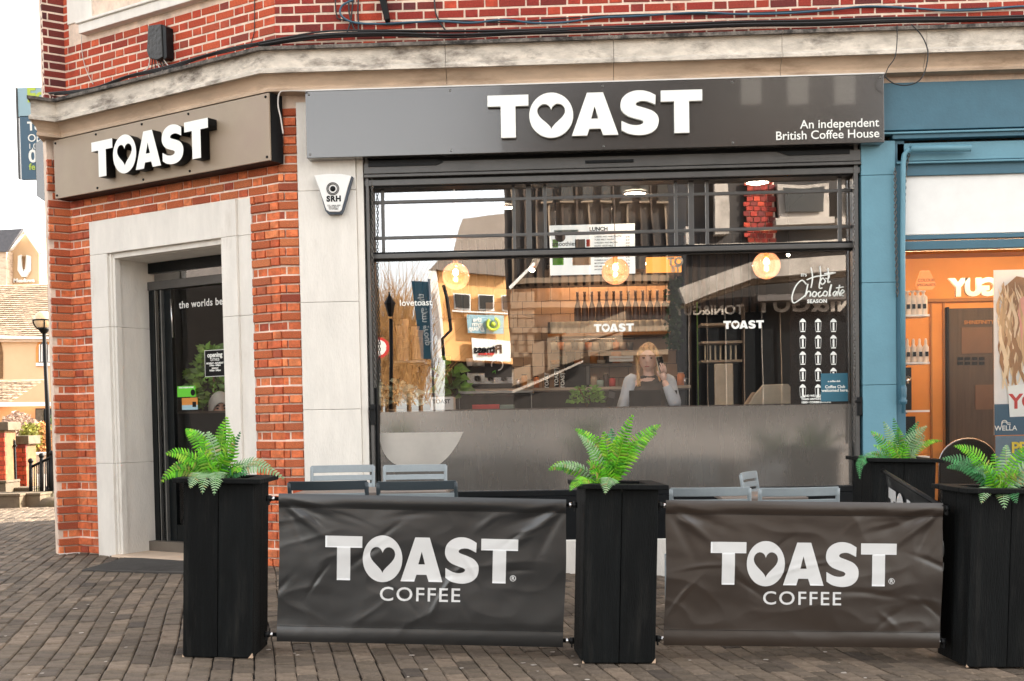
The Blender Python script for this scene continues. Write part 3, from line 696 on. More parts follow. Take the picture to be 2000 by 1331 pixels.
# upper panes lean a little, one between each pair of mullions
edges = [gl0, U(1033, 430, wy).x, U(1350, 430, wy).x, gl1]
for k in range(3):
    tl = (.010, -.004, .006)[k]
    g = G(); g.quad((edges[k], wy, ztr1), (edges[k+1], wy, ztr1), (edges[k+1], wy+tl*.6, zt1), (edges[k], wy+tl*.6, zt1)); build('upper_pane', g, M_['glass_upper'], win, world=True, fix=False)
g = G(); g.quad((gl0, wy, zsl), (gl1, wy, zsl), (gl1, wy, ztr0), (gl0, wy, ztr0)); build('lower_pane', g, M_['glass'], win, world=True, fix=False)
g = G(); g.quad((gl0+.01, wy-.006, zsl), (gl1-.01, wy-.006, zsl), (gl1-.01, wy-.006, zfl), (gl0+.01, wy-.006, zfl)); fo = build('frosted_film', g, M_['film'], win, world=True, fix=False)
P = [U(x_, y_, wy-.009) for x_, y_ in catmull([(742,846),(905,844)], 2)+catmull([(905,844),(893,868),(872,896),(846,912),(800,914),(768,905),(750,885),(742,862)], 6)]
g = G(); g.prism([(q.x, q.z) for q in P], wy-.0095, wy-.0085); build('painted_glow', g, mat('painted_glow', (.40,.37,.33), .35, var=.12, scale=3, spec=.5), win, world=True)  # pale shape painting a soft reflected glow onto the film
g = G(); g.box(gl0-.02, gl1+.02, wy-.09, wy+.06, zsl-.05, zsl); build('sill', g, M_['frame_dark'], win, world=True, bevel=.005)
zpl = U(1110, 1055, -.02).z
g = G(); g.box(wL, wR, .0, .2, zpl, zsl-.05); build('stall_riser', g, M_['frame_dark'], bld, world=True)
g = G(); g.box(wL, wR, -.03, .2, -.2, zpl); build('plinth', g, M_['stone'], bld, world=True, bevel=.008)
# decals and poster on the glass
def decal(name, label, s, px, py, size, bold, y=wy-.004, m='white_letter', cat='lettering', sp=1):
    p = U(px, py, y); me = text_mesh(s, size, bold, .0005, sp)
    o = build(name, me, [], None, M=Matrix.Translation((p.x, y, p.z)) @ XZ); o.data.materials.clear(); o.data.materials.append(M_[m]); return tag(o, label, cat)
decal('window_decal', 'pale lovetoast lettering on the left side of the café glass', 'lovetoast', 812, 592, .075, .0005)
def logo_decal(label, pxl, pxr, pyb):
    a = U(pxl, pyb, wy-.004); b = U(pxr, pyb, wy-.004); h = (b.x-a.x)/LOGO_W; t = thing('logo_decal', label, 'logo', loc=((a.x+b.x)/2, wy, a.z))
    for me in logo_meshes(h, .0005): o = build('letter', me, [], t, M=Matrix.Translation((a.x, wy-.005, a.z)) @ XZ); o.data.materials.clear(); o.data.materials.append(M_['white_letter'])
logo_decal('white TOAST logo on the glass below the menu board', 1160, 1238, 649)
logo_decal('white TOAST logo on the glass left of the hot chocolate poster', 1413, 1492, 643)
pt = thing('window_poster', 'dark translucent hot chocolate season poster with rows of white cups', 'poster', loc=(U(1600, 800, wy).x, wy, 1.36))
a = U(1542, 500, wy); b = U(1660, 822, wy)
g = G(); g.quad((a.x, wy+.010, b.z), (b.x, wy+.010, b.z), (b.x, wy+.010, ztr0), (a.x, wy+.010, ztr0)); build('film', g, M_['poster_film'], pt, world=True, fix=False)
py_ = wy-.004
def pl(s, px, py, size, bold=.0008, sp=1, shear=0, align='CENTER'):
    p = U(px, py, py_); return lettering(pt, s, F0, p.x, p.z, -py_, size, bold, .0004, sp, align, shear=shear)
pl("IT'S", 1570, 538, .032, .001); pl('SEASON', 1596, 589, .042, .0015, 1.1)
def script_stroke(pts, r=.0055, tr=None):
    P = [U(x, y, py_-.002) for x, y in catmull(pts, 6)]; return P
g = G()
for st in ([(1584,523),(1587,543),(1584,563)], [(1601,520),(1603,540),(1600,562),(1606,563)], [(1576,547),(1592,541),(1612,538),(1632,533)],
           [(1607,543),(1602,550),(1606,556),(1612,550),(1607,543)], [(1612,544),(1618,545),(1620,538)], [(1617,524),(1618,540),(1617,552),(1622,550)], [(1610,535),(1628,533)],
           [(1575,556),(1566,548),(1554,560),(1547,580),(1550,592),(1562,586),(1572,578)],
           [(1578,555),(1575,570),(1572,580),(1578,570),(1583,572),(1582,580)], [(1590,570),(1586,577),(1592,580),(1595,573),(1590,570)], [(1603,570),(1598,574),(1600,580),(1606,577)],
           [(1611,569),(1607,576),(1613,579),(1616,572),(1611,569)], [(1619,580),(1622,566),(1624,556),(1620,570),(1622,579)], [(1632,569),(1627,574),(1630,579),(1635,570),(1635,579)],
           [(1640,557),(1638,570),(1641,579)], [(1633,563),(1648,561)], [(1643,575),(1649,570),(1645,567),(1641,575),(1648,579)]):
    g.tube(script_stroke(st), .0058, 6)
build('script_lettering', g, M_['white_letter'], pt, world=True)
cupg = G(); 
for r_ in range(5):
    for c_ in range(3):
        if r_ == 4 and c_ == 2: continue
        p = U(1568+c_*30, 636+r_*32, py_); x, z = p.x, p.z; s = .050
        gg = G()
        gg.prism([(x-.55*s, z+.55*s), (x+.55*s, z+.55*s), (x+.45*s, z+.75*s), (x+.2*s, z+1.05*s), (x-.1*s, z+1.15*s), (x-.45*s, z+.78*s)], py_-.001, py_)
        gg.prism([(x-.4*s, z-1.1*s), (x+.4*s, z-1.1*s), (x+.36*s, z-.92*s), (x-.36*s, z-.92*s)], py_-.001, py_)
        gg.prism([(x-.14*s, z-.85*s), (x+.14*s, z-.85*s), (x+.14*s, z+.45*s), (x-.14*s, z+.45*s)], py_-.001, py_)
        for sx in (-1, 1): gg.prism([(x+sx*.40*s, z-.9*s), (x+sx*.44*s, z-.9*s), (x+sx*.52*s, z+.5*s), (x+sx*.48*s, z+.5*s)], py_-.001, py_)
        build('cup_print', gg, M_['white_letter'], pt, world=True)
for k, s in enumerate(('...AND WE HAVE MORE', 'THAN ANYONE', '1000+ COMBINATIONS')): pl(s, 1565, 774+k*6.3, .024, .0009, align='LEFT')
a = U(1612, 808, py_); b = U(1643, 808, py_); h = (b.x-a.x)/LOGO_W
for me in logo_meshes(h, .0004): o = build('logo_letter', me, [], pt, M=Matrix.Translation((a.x, py_-.001, a.z)) @ XZ); o.data.materials.clear(); o.data.materials.append(M_['white_letter'])
cc = thing('coffee_club_card', 'square dark teal coffee club card stuck over the poster on the glass', 'sign', loc=(U(1629, 783, wy).x, wy, U(1629, 783, wy).z))
a = U(1603, 730, py_-.006); b = U(1656, 784, py_-.006); g = G(); g.box(a.x, b.x, py_-.009, py_-.006, b.z, a.z); build('card', g, M_['teal'], cc, world=True)
for s, px, py, sz in (('Coffee Club', 1631, 756, .034), ('welcomed here.', 1631, 763, .034), ('o coffee club', 1629, 745, .02)):
    p = U(px, py, py_-.01); lettering(cc, s, F0, p.x, p.z, -(py_-.010), sz, .0008, .0003)

# ================================================================== INTERIOR OF THE CAFE
fz = .18
room = thing('cafe_room', 'dim dark interior of the coffee shop behind the large window', 'room', loc=(0, 3, fz))
qa = FC @ Vector((.25, .32, 0)); qb = FC @ Vector((LC, .32, 0))
rp = [(2.72, .31), (qb.x, .31), (qb.x, qb.y), (qa.x, qa.y), (-5.45, 5.7), (2.72, 5.7)]
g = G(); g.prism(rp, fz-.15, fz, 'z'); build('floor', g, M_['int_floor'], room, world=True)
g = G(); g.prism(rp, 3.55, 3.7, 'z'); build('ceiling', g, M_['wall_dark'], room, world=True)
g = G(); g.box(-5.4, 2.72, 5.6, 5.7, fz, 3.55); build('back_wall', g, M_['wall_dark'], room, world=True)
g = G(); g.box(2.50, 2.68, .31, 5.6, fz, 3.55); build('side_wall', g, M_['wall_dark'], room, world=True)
# vertical slatted timber on the back wall
for k in range(46):
    x = -2.1+k*.10; g = G(); g.box(x, x+random.uniform(.05,.085), 4.6, 4.66, 2.55, 3.5)
    build('slat', g, M_['int_wood'], room, world=True)
# tiled splashback
ty = 4.5
tx0 = U(1045, 600, ty).x; tx1 = U(1322, 600, ty).x; tz1 = U(1180, 560, ty).z; tz0 = U(1180, 760, ty).z
g = G(); g.box(tx0-.6, tx1, ty+.01, ty+.1, tz0-.4, tz1+.02); build('backing', g, M_['int_wood'], room, world=True)
tw, th = .232, .158
k = 0; z = tz1-th
while z > tz0-.2:
    x = tx0-.5-(k % 2)*tw/2
    while x < tx1-.05:
        g = G(); g.box(max(x, tx0-.6), min(x+tw-.006, tx1), ty-.006, ty+.01, z, z+th-.006); build('tile', g, M_['int_tile'], room, world=True); x += tw
    z -= th; k += 1
# shelf with bottles and jars
sy = 4.2
shz = U(1200, 651, sy).z
shelf = thing('wall_shelf', 'long dark shelf on the tiled wall carrying bottles and jars', 'shelf', loc=(U(1200, 651, sy).x, sy, shz))
a = U(1070, 651, sy).x; b = U(1325, 651, sy).x
g = G(); g.box(a, b, sy-.12, sy+.28, shz-.035, shz); build('board', g, M_['amber'], shelf, world=True, bevel=.004)
for xx in (a+.1, (a+b)/2, b-.1):
    g = G(); g.box(xx-.01, xx+.01, sy-.08, sy+.28, shz-.12, shz-.036); build('bracket', g, M_['frame_dark'], shelf, world=True)
n = 17
sl2 = thing('strip_light', 'thin warm strip light over the bottle shelf on the tiled wall', 'light', loc=(a, sy, shz+.85))
g = G(); g.box(a+.05, b-.05, sy-.02, sy+.01, shz+.80, shz+.82); build('tube', g, emis('shelf_tube', (1,.62,.34), 16), sl2, world=True); g = G(); g.box(a, b, sy-.03, sy+.29, shz+.821, shz+.84); build('housing', g, M_['frame_dark'], sl2, world=True)
g = G(); g.lathe([(.0,0),(.05,0),(.052,.01),(.052,.13),(.045,.14),(0,.14)], n=14)
jm = mesh_of('jar', g, M_['cream']); 
g = G(); g.lathe([(0,0),(.04,0),(.043,.02),(.040,.16),(.016,.24),(.014,.30),(.018,.31),(.014,.33),(.020,.36),(0,.362)], n=14)
bmh = mesh_of('bottle', g, M_['bottle'])
for i in range(n):
    x = a+.08+(b-a-.16)*i/(n-1)
    o = bpy.data.objects.new('storage_jar', jm); COL.objects.link(o); o.location = (x, sy-.05, shz+.001)
    tag(o, ('first','second','third','fourth','fifth','sixth','seventh','eighth','ninth','tenth','eleventh','twelfth','thirteenth','fourteenth','fifteenth','sixteenth','seventeenth')[i]+' cream jar from the left along the wall shelf', 'jar', 'cream jars along the wall shelf')
    if 2 < i: 
        o = bpy.data.objects.new('syrup_bottle', bmh); COL.objects.link(o); o.location = (x+.02, sy+.12, shz+.15)
        tag(o, ('first','second','third','fourth','fifth','sixth','seventh','eighth','ninth','tenth','eleventh','twelfth','thirteenth','fourteenth','fifteenth','sixteenth','seventeenth')[i-3]+' dark syrup bottle from the left behind the wall shelf jars', 'bottle', 'dark bottles behind the jars')
g = G(); g.box(a, b, sy+.06, sy+.27, shz+.001, shz+.149); build('riser', g, M_['int_wood'], shelf, world=True)
# counter
cy = 2.6
ctz = U(1100, 757, cy).z
cn = thing('service_counter', 'long dark service counter with pale edge across the café', 'counter', loc=(0, cy, fz))
c0 = U(900, 757, cy).x; c1 = U(1345, 757, cy).x
g = G(); g.box(c0, c1, cy, cy+.7, fz, ctz-.05); build('front', g, M_['wall_dark'], cn, world=True)
g = G(); g.box(c0-.02, c1+.02, cy-.03, cy+.72, ctz-.045, ctz); build('top', g, M_['wood_top'], cn, world=True, bevel=.004)
g = G(); g.box(c0-.02, c1+.02, cy-.036, cy-.031, ctz-.03, ctz-.004); build('edge_strip', g, M_['int_tan'], cn, world=True)
# coffee machine
def px_box(t, name, x0, y0, x1, y1, y, d, mk, bevel=.006):
    a = U(x0, y0, y); b = U(x1, y1, y); g = G(); g.box(a.x, b.x, y, y+d, b.z, a.z); return build(name, g, M_[mk], t, world=True, bevel=bevel)
def px_thing(name, label, cat, x0, y1, y, group=None): 
    return thing(name, label, cat, loc=tuple(U(x0, y1, y)), group=group)
t = px_thing('espresso_machine', 'wide steel espresso machine with black hood on the counter left of the roasting bags', 'coffee machine', 960, 757, cy+.1)
px_box(t, 'body', 912, 728, 1003, 750, cy+.15, .4, 'steel'); px_box(t, 'hood', 915, 716, 1000, 727.5, cy+.1, .45, 'black'); px_box(t, 'drip_tray', 912, 751, 1003, 756.8, cy+.02, .4, 'frame_dark')
for k in range(3):
    p = U(932+k*26, 738, cy+.1); g = G(); g.lathe([(0,0),(.03,0),(.03,.05),(0,.05)], (p.x, cy+.09, p.z-.03), 12); g.tube([(p.x, cy+.09, p.z-.02), (p.x, cy-.06, p.z-.03)], .012, 6); build('group_head', g, M_['black'], t, world=True)
t = px_thing('grinder_oven', 'glossy black countertop oven with dark glass door beside the coffee bags', 'oven', 1128, 756, cy+.15)
px_box(t, 'body', 1102, 710, 1154, 756, cy+.15, .4, 'black', .015); px_box(t, 'door_glass', 1106, 719, 1142, 744, cy+.143, .006, 'frame_dark'); px_box(t, 'control_panel', 1145, 716, 1152, 752, cy+.14, .01, 'frame_grey')
for k, (xa, ya) in enumerate(((1063, 732), (1082, 721), (1094, 731))):
    t = px_thing('coffee_bag', ('short black coffee bag with white lettering, leftmost on the counter', 'tall black coffee bag with white lettering between two short ones', 'short black coffee bag with white lettering against the oven')[k], 'bag', xa+5, 756, cy+.05, 'black coffee bags on the counter')
    px_box(t, 'bag', xa, ya, xa+10, 756, cy+.03, .07, 'black', .008); px_box(t, 'fold', xa, ya-1, xa+10, ya, cy+.045, .03, 'white_paint', 0)
    p = U(xa+5, (ya+756)/2, cy+.03); me = text_mesh('TOAST', .055, .002, .0005); o = build('lettering', me, [], t, M=Matrix.Translation((p.x, cy+.027, p.z)) @ Matrix.Rotation(-PI/2, 4, 'Y') @ XZ); o.data.materials.clear(); o.data.materials.append(M_['white_letter'])
# clutter along the counter and back wall
g = G(); g.lathe([(0,0),(.026,0),(.030,.01),(.038,.075),(.036,.08),(.028,.012),(0,.012)], n=14); g.tube([(.036,0,.06), (.056,0,.055), (.056,0,.03), (.034,0,.022)], .005, 6); cupm2 = mesh_of('coffee_cup', g, M_['white_paint'])
for k in range(9):
    p = U(918+k*9.5, 716, cy+.2); o = bpy.data.objects.new('coffee_cup', cupm2); COL.objects.link(o); o.location = (p.x, cy+.16+.1*(k % 2), p.z+.002); o.rotation_euler = (0, 0, k*1.3)
    tag(o, ('first','second','third','fourth','fifth','sixth','seventh','eighth','ninth')[k]+' white cup from the left on top of the espresso machine', 'cup', 'white cups on the espresso machine')
for k, (x_, hgt, mk, lb_) in enumerate(((1012, 22, 'steel', 'steel milk jug right of the espresso machine'), (1024, 30, 'amber', 'amber syrup jar by the steel jug'), (1036, 18, 'cream', 'cream sugar tin beside the syrup jar'), (1048, 26, 'orange', 'orange tea tin left of the coffee bags'), (1160, 24, 'kraft', 'kraft paper bag right of the countertop oven'), (1172, 16, 'leaf_sage', 'sage green tin near the kraft bag'), (1184, 30, 'bottle', 'dark tall bottle near the caller'), (1196, 20, 'red', 'red tin close to the caller'), (1330, 28, 'orange', 'orange canister right of the caller'), (1338, 18, 'steel', 'steel canister at the counter end'))):
    p = U(x_, 757, cy+.15); r_ = .03+.006*(k % 3); h_ = hgt*(12.7/2300)*.9; t = thing('counter_jar', lb_, 'container', loc=(p.x, cy+.15, ctz+.001)); g = G(); g.lathe([(0,0),(r_,0),(r_,h_*.8),(r_*.7,h_*.9),(r_*.7,h_*.93),(0,h_*.93)], n=14); build('jar', g, M_[mk], t); g = G(); g.lathe([(0,h_*.931),(r_*.8,h_*.931),(r_*.8,h_),(0,h_)], n=14); build('lid', g, M_['frame_dark' if k % 2 else 'kraft'], t)
rk = px_thing('cup_rack', 'hanging rail of small mugs under the wall shelf beside the caller', 'rack', 1150, 690, 4.0)
g = G(); g.tube([U(1075, 664, 4.0), U(1240, 662, 4.0)], .012, 6); build('rail', g, M_['steel'], rk, world=True)
for k in range(12):
    p = U(1082+k*13.5, 676, 4.0); g = G(); g.lathe([(0,-.05),(.034,-.05),(.042,.04),(.038,.04),(0,-.04)], (p.x, p.y, p.z), 12); g.tube([p+Vector((0,0,.04)), p+Vector((0,0,.09))], .004, 4); build('mug', g, M_[('cream','orange','kraft','frame_grey')[k % 4]], rk, world=True)
dk = px_thing('lower_shelf', 'lower dark shelf with bowls behind the counter', 'shelf', 1150, 715, 4.2); px_box(dk, 'board', 1075, 712, 1235, 715, 4.15, .3, 'int_wood', 0)
for k in range(10):
    p = U(1085+k*15, 711, 4.1); g = G(); h_ = .05+.05*((k*7) % 3); g.lathe([(0,0),(.05,0),(.065,h_),(.06,h_),(0,.01)], (p.x, 4.25, p.z), 12); build('bowl', g, M_[('amber','cream','frame_grey','orange','kraft')[k % 5]], dk, world=True)
wl = px_thing('sticker_pair', 'two pale horizontal stripes of signage left of the caller', 'sign', 1213, 706, 3.0); px_box(wl, 'stripe', 1190, 696, 1237, 700, 3.0, .02, 'white_paint', 0); px_box(wl, 'stripe', 1190, 702, 1237, 706, 3.0, .02, 'white_paint', 0)
# chilled cabinet at the left of the counter
t = px_thing('display_cabinet', 'low glass display cabinet with steel edges left of the counter', 'cabinet', 950, 800, 1.2)
px_box(t, 'top', 896, 765, 1040, 767, 1.2, .6, 'aluminium', 0); px_box(t, 'base', 896, 800, 1040, 830, 1.2, .6, 'frame_dark', 0)
for xx in (896, 1037): px_box(t, 'post', xx, 767, xx+2, 800, 1.2, .015, 'aluminium', 0)
a = U(898, 767, 1.2); b = U(1037, 800, 1.2); g = G(); g.quad((a.x,1.205,b.z),(b.x,1.205,b.z),(b.x,1.205,a.z),(a.x,1.205,a.z)); build('pane', g, M_['glass_salon'], t, world=True, fix=False)
for k, (x0_, x1_, mk) in enumerate(((922, 975, 'red'), (976, 1004, 'leaf_sage'))):
    t2 = px_box(None, 'snack_box', x0_, 791, x1_, 802, 1.0, .15, mk); tag(t2, ('red and white snack box on the sill behind the glass', 'pale green snack box beside the red one on the sill')[k], 'box')
# dark sign with pale ring on the counter
t = px_thing('hanging_sign', 'small black square sign with pale ring symbol inside the café', 'sign', 972, 735, 1.6)
px_box(t, 'panel', 946, 700, 1000, 737, 1.6, .03, 'black'); p = U(971, 713, 1.59)
g = G(); g.tube([Vector((p.x+.055*math.cos(q), 1.592, p.z+.055*math.sin(q))) for q in [PI*(-.45)+i*PI*1.55/16 for i in range(17)]], .006, 6); build('ring', g, M_['white_paint'], t, world=True)
g = G(); g.tube([Vector((p.x-.05, 1.592, p.z-.075)), Vector((p.x-.02, 1.592, p.z-.055)), Vector((p.x-.02, 1.592, p.z-.085))], .005, 5); build('leaf_mark', g, M_['green'], t, world=True)
# lunch menu board
mb = px_thing('menu_board', 'white lunch menu board with food photographs hanging inside the window', 'menu board', 1157, 538, 2.2)
a = U(1073, 441, 2.2); b = U(1241, 534, 2.2)
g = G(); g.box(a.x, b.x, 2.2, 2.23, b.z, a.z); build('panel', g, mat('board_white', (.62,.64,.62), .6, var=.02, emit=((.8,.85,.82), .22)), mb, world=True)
px_box(mb, 'photo_salad', 1079, 497, 1101, 518, 2.194, .004, 'green', 0); px_box(mb, 'photo_salad', 1079, 468, 1090, 484, 2.194, .004, 'green', 0); px_box(mb, 'photo_sandwich', 1118, 503, 1154, 518, 2.194, .004, 'kraft', 0); px_box(mb, 'photo_toaster', 1123, 468, 1143, 486, 2.194, .004, 'int_wood', 0)
px_box(mb, 'photo_tomato', 1145, 468, 1153, 482, 2.194, .004, 'red', 0); px_box(mb, 'photo_blue', 1082, 450, 1130, 454, 2.194, .004, 'sign_pale', 0)
p = U(1094, 463, 2.19); g = G(); g.lathe([(0,0),(.055,0),(.055,.003),(0,.003)], n=20, smooth=False, M=Matrix.Translation((p.x, 2.190, p.z)) @ Matrix.Rotation(PI/2, 4, 'X')); build('round_badge', g, M_['frame_grey'], mb, world=True)
def int_text(t, s, px, py, y, size, bold=.001, m='black', align='CENTER'):
    p = U(px, py, y); return lettering(t, s, F0, p.x, p.z, -y, size, bold, .0006, 1, align, m)
int_text(mb, 'LUNCH', 1169, 448, 2.192, .055, .002); int_text(mb, 'smoothies', 1102, 477, 2.190, .06, .001)
for k, (s, pr_) in enumerate((('CHEESE AND HAM TOASTIE', '5.95'), ('TUNA MELT PANINI', '6.25'), ('CHICKEN AND BACON', '6.50'), ('ROAST VEGETABLE', '5.95'), ('SOUP OF THE DAY', '4.95'), ('HUMMUS AND SALAD', '5.75'), ('MOZZARELLA PESTO', '6.25'), ('EGG MAYONNAISE', '5.50'), ('AVOCADO TOAST', '6.95'))):
    yy = (463, 469, 475, 481, 503, 509, 515, 521, 527)[k]
    int_text(mb, s, 1161, yy, 2.192, .022, .0006, 'frame_grey', 'LEFT'); int_text(mb, pr_, 1226, yy, 2.192, .022, .0006, 'frame_grey')
for xx in (1085, 1195): g = G(); q = U(xx, 440, 2.21); g.tube([q, Vector((q.x, 2.21, 3.55))], .004, 5); build('wire', g, M_['steel'], mb, world=True)
# lit orange menu beside it
t = px_thing('lit_menu', 'glowing orange lightbox menu high on the wall right of the lunch board', 'lightbox', 1297, 530, 3.0)
a = U(1262, 503, 3.0); b = U(1331, 531, 3.0); g = G(); g.box(a.x, b.x, 3.0, 3.06, b.z, a.z); build('panel', g, mat('lit_orange', (.6,.2,.03), .5, var=.1, emit=((1,.36,.07), .35)), t, world=True)
int_text(t, 'TO', 1319, 512, 2.995, .12, .006, 'white_letter'); int_text(t, 'ST', 1320, 526, 2.995, .09, .006, 'white_letter')
px_box(t, 'ventilation_duct', 1235, 500, 1261, 526, 2.9, .3, 'frame_grey', 0)
# pendants
def pendant(label, px, py, y, r=.125):
    p = U(px, py, y); t = thing('pendant_lamp', label, 'pendant lamp', loc=tuple(p), group='globe pendants inside the café window')
    g = G(); n = 28; mseg = 16
    b0_ = len(g.v)
    for i in range(mseg+1):
        th_ = PI*i/mseg
        for k in range(n*2):
            an = PI*k/n; rr = r*(1+(.018 if k % 2 else -.012))
            g.v.append((rr*math.sin(th_)*math.cos(an), rr*math.sin(th_)*math.sin(an), r*math.cos(th_)))
    for i in range(mseg):
        for k in range(2*n): g.face([i*2*n+k, (i+1)*2*n+k, (i+1)*2*n+(k+1) % (2*n), i*2*n+(k+1) % (2*n)], True)
    build('globe', g, M_['lamp_glass'], t, fix=False)
    g = G(); g.ball((0,0,.035), .026, 12, 8, (1,1,1.3)); build('bulb', g, M_['bulb'], t)
    g = G(); g.lathe([(0,.075),(.022,.075),(.025,.14),(.03,.15),(0,.155)], n=14); build('holder', g, M_['amber'], t)
    g = G(); g.tube([(0,0,.15), (0,0,3.55-p.z)], .004, 6); build('cord', g, M_['cable_black'], t)
pendant('ribbed amber globe pendant, left of the menu board, over the reflected orange building', 890, 540, 1.0)
pendant('ribbed amber globe pendant, the middle one, just below the lunch menu board', 1202, 530, 1.0)
pendant('ribbed amber globe pendant, the right one, above the white TOAST decal', 1497, 519, 1.0)
# ceiling spotlights on a rail
t = px_thing('ceiling_spotlight', 'small white tubular spotlight on a rail left of the menu board', 'spotlight', 1045, 515, 1.8)
p = U(1045, 516, 1.8); g = G(); g.tube([p+Vector((.02,0,.06)), p+Vector((-.03,-.05,-.06))], .035, 12); build('shade', g, M_['white_paint'], t, world=True)
g = G(); g.tube([p+Vector((-.031,-.051,-.062)), p+Vector((-.033,-.054,-.066))], .028, 12); build('bulb', g, M_['spot'], t, world=True)
g = G(); g.tube([p+Vector((.02,0,.06)), Vector((p.x+.02, 1.8, 3.55))], .008, 6); build('stem', g, M_['white_paint'], t, world=True)
for px_, py_q in ((1540, 503), (1595, 502), (1649, 500)):
    p = U(px_, py_q-6, 2.2); t = thing('ceiling_spotlight', {1540:'leftmost',1595:'middle',1649:'rightmost'}[px_]+' of three tiny ceiling spotlights glinting above the hot chocolate poster', 'spotlight', loc=tuple(p), group='tiny spotlights above the poster')
    g = G(); g.tube([(0,0,0), (0,0,.06)], .03, 10); build('shade', g, M_['frame_dark'], t); g = G(); g.ball((0,0,-.004), .02, 8, 6); build('bulb', g, M_['spot'], t); g = G(); g.tube([(0,0,.06), (0,0,3.55-p.z)], .005, 5); build('stem', g, M_['frame_dark'], t)
for k, (x_, y_) in enumerate(((-.9, .9), (.75, .45), (.75, 2.0), (-.6, 2.6), (1.9, 1.6), (-2.6, 2.0))):  # added lamps that brighten the dim interior
    t = thing('added_downlight', ('downlight over the left window bar', 'downlight over the phone caller', 'downlight over the wall shelf', 'downlight over the espresso machine', 'downlight near the shelf tower', 'downlight inside the corner entrance')[k]+' added to brighten the café', 'added light', loc=(x_, y_, 3.53))
    g = G(); g.lathe([(0,0),(.10,0),(.10,.012),(0,.012)], n=18); build('lamp', g, M_['spot'], t); g = G(); g.tube([(.115*math.cos(q*PI/10), .115*math.sin(q*PI/10), .004) for q in range(20)], .012, 6, closed=True); build('rim', g, M_['white_paint'], t)
# cup towers on the left
g = G(); prf = [(0,0)]
for k in range(16): prf += [(.036, .004+k*.018), (.040, .006+k*.018), (.040, .014+k*.018), (.036, .017+k*.018)]
prf += [(.036,.30),(.044,.37),(.046,.375),(.046,.385),(0,.386)]
g.lathe(prf, n=16); cupm = mesh_of('cup_stack', g, M_['kraft'])
for k, (px_, py_q, s) in enumerate(((782, 705, .85), (792, 705, 1.0), (812, 703, .8), (820, 704, .72))):
    p = U(px_, py_q, 1.1); o = bpy.data.objects.new('cup_stack', cupm); COL.objects.link(o); o.location = p; o.scale = (.9,.9,s)
    tag(o, ('short tower of nested paper cups, leftmost on the left shelf', 'tallest tower of nested paper cups on the left shelf', 'third tower of nested paper cups from the left', 'lowest tower of nested paper cups, by the teal banner reflection')[k], 'cups', 'towers of paper cups on the left shelf')
t = px_thing('cup_shelf', 'dark cabinet carrying the paper cup towers left inside the window', 'cabinet', 800, 800, 1.1)
px_box(t, 'top', 770, 705, 832, 708, 1.0, .4, 'aluminium', 0); px_box(t, 'carcass', 772, 708.5, 796, 800, 1.02, .36, 'black', 0)
# monstera and other leaves
def leafy(name, label, px, py, y, nleaf, rad, hgt, mk, ls=.07, seed=1, cat='plant', pot=None):
    rr = random.Random(seed); p = U(px, py, y); t = thing(name, label, cat, loc=tuple(p))
    g = G()
    for i in range(nleaf):
        th = rr.uniform(0, 2*PI); q = rr.random()**.6*rad; z = hgt*(1-(q/rad)**2*.5)*rr.uniform(.25, 1)
        c = Vector((q*math.cos(th), q*math.sin(th)*.7, z)); d = Vector((math.cos(th)+rr.uniform(-.5,.5), math.sin(th)+rr.uniform(-.5,.5), rr.uniform(-.5,.8))).normalized(); sd = d.cross(Vector((rr.uniform(-.3,.3), -1, .4))).normalized()
        L = ls*rr.uniform(.6, 1.3); W = L*.32; up = d.cross(sd)*L*.12
        g.quad(c, c+d*L*.35+sd*W-up, c+d*L, c+d*L*.35-sd*W-up)
    build('foliage', g, M_[mk], t, fix=False)
    g = G()
    for i in range(7):
        th = rr.uniform(0, 2*PI); g.tube([(0,0,0), (rad*.3*math.cos(th), rad*.3*math.sin(th), hgt*.5), (rad*.7*math.cos(th), rad*.5*math.sin(th), hgt*.85)], .004, 5)
    build('stem', g, M_['bark'], t)
    if pot: g = G(); g.lathe([(0,-pot),(.06,-pot),(.08,0),(.07,.0),(0,-.01)], n=16); build('pot', g, M_['kraft'], t)
    return t
leafy('potted_plant', 'sage green leafy plant in the lower left corner of the window', 772, 800, .45, 170, .2, .26, 'leaf_sage', .085, 3, pot=.15)
leafy('potted_plant', 'small yellow green bush on the window sill left of the phone caller', 1146, 796, .45, 240, .15, .2, 'leaf', .04, 4, pot=.15)
t = leafy('trailing_plant', 'broad dark green leaves hanging below the reflected Fitness sign', 884, 790, 1.3, 60, .1, .4, 'leaf', .13, 5)
t = px_thing('white_box', 'white printed box on the sill beside the sage plant', 'box', 862, 803, .4)
px_box(t, 'carton', 840, 776, 886, 803, .4, .2, 'white_paint'); int_text(t, 'TOAST', 862, 785, .396, .05, .001, 'frame_dark')
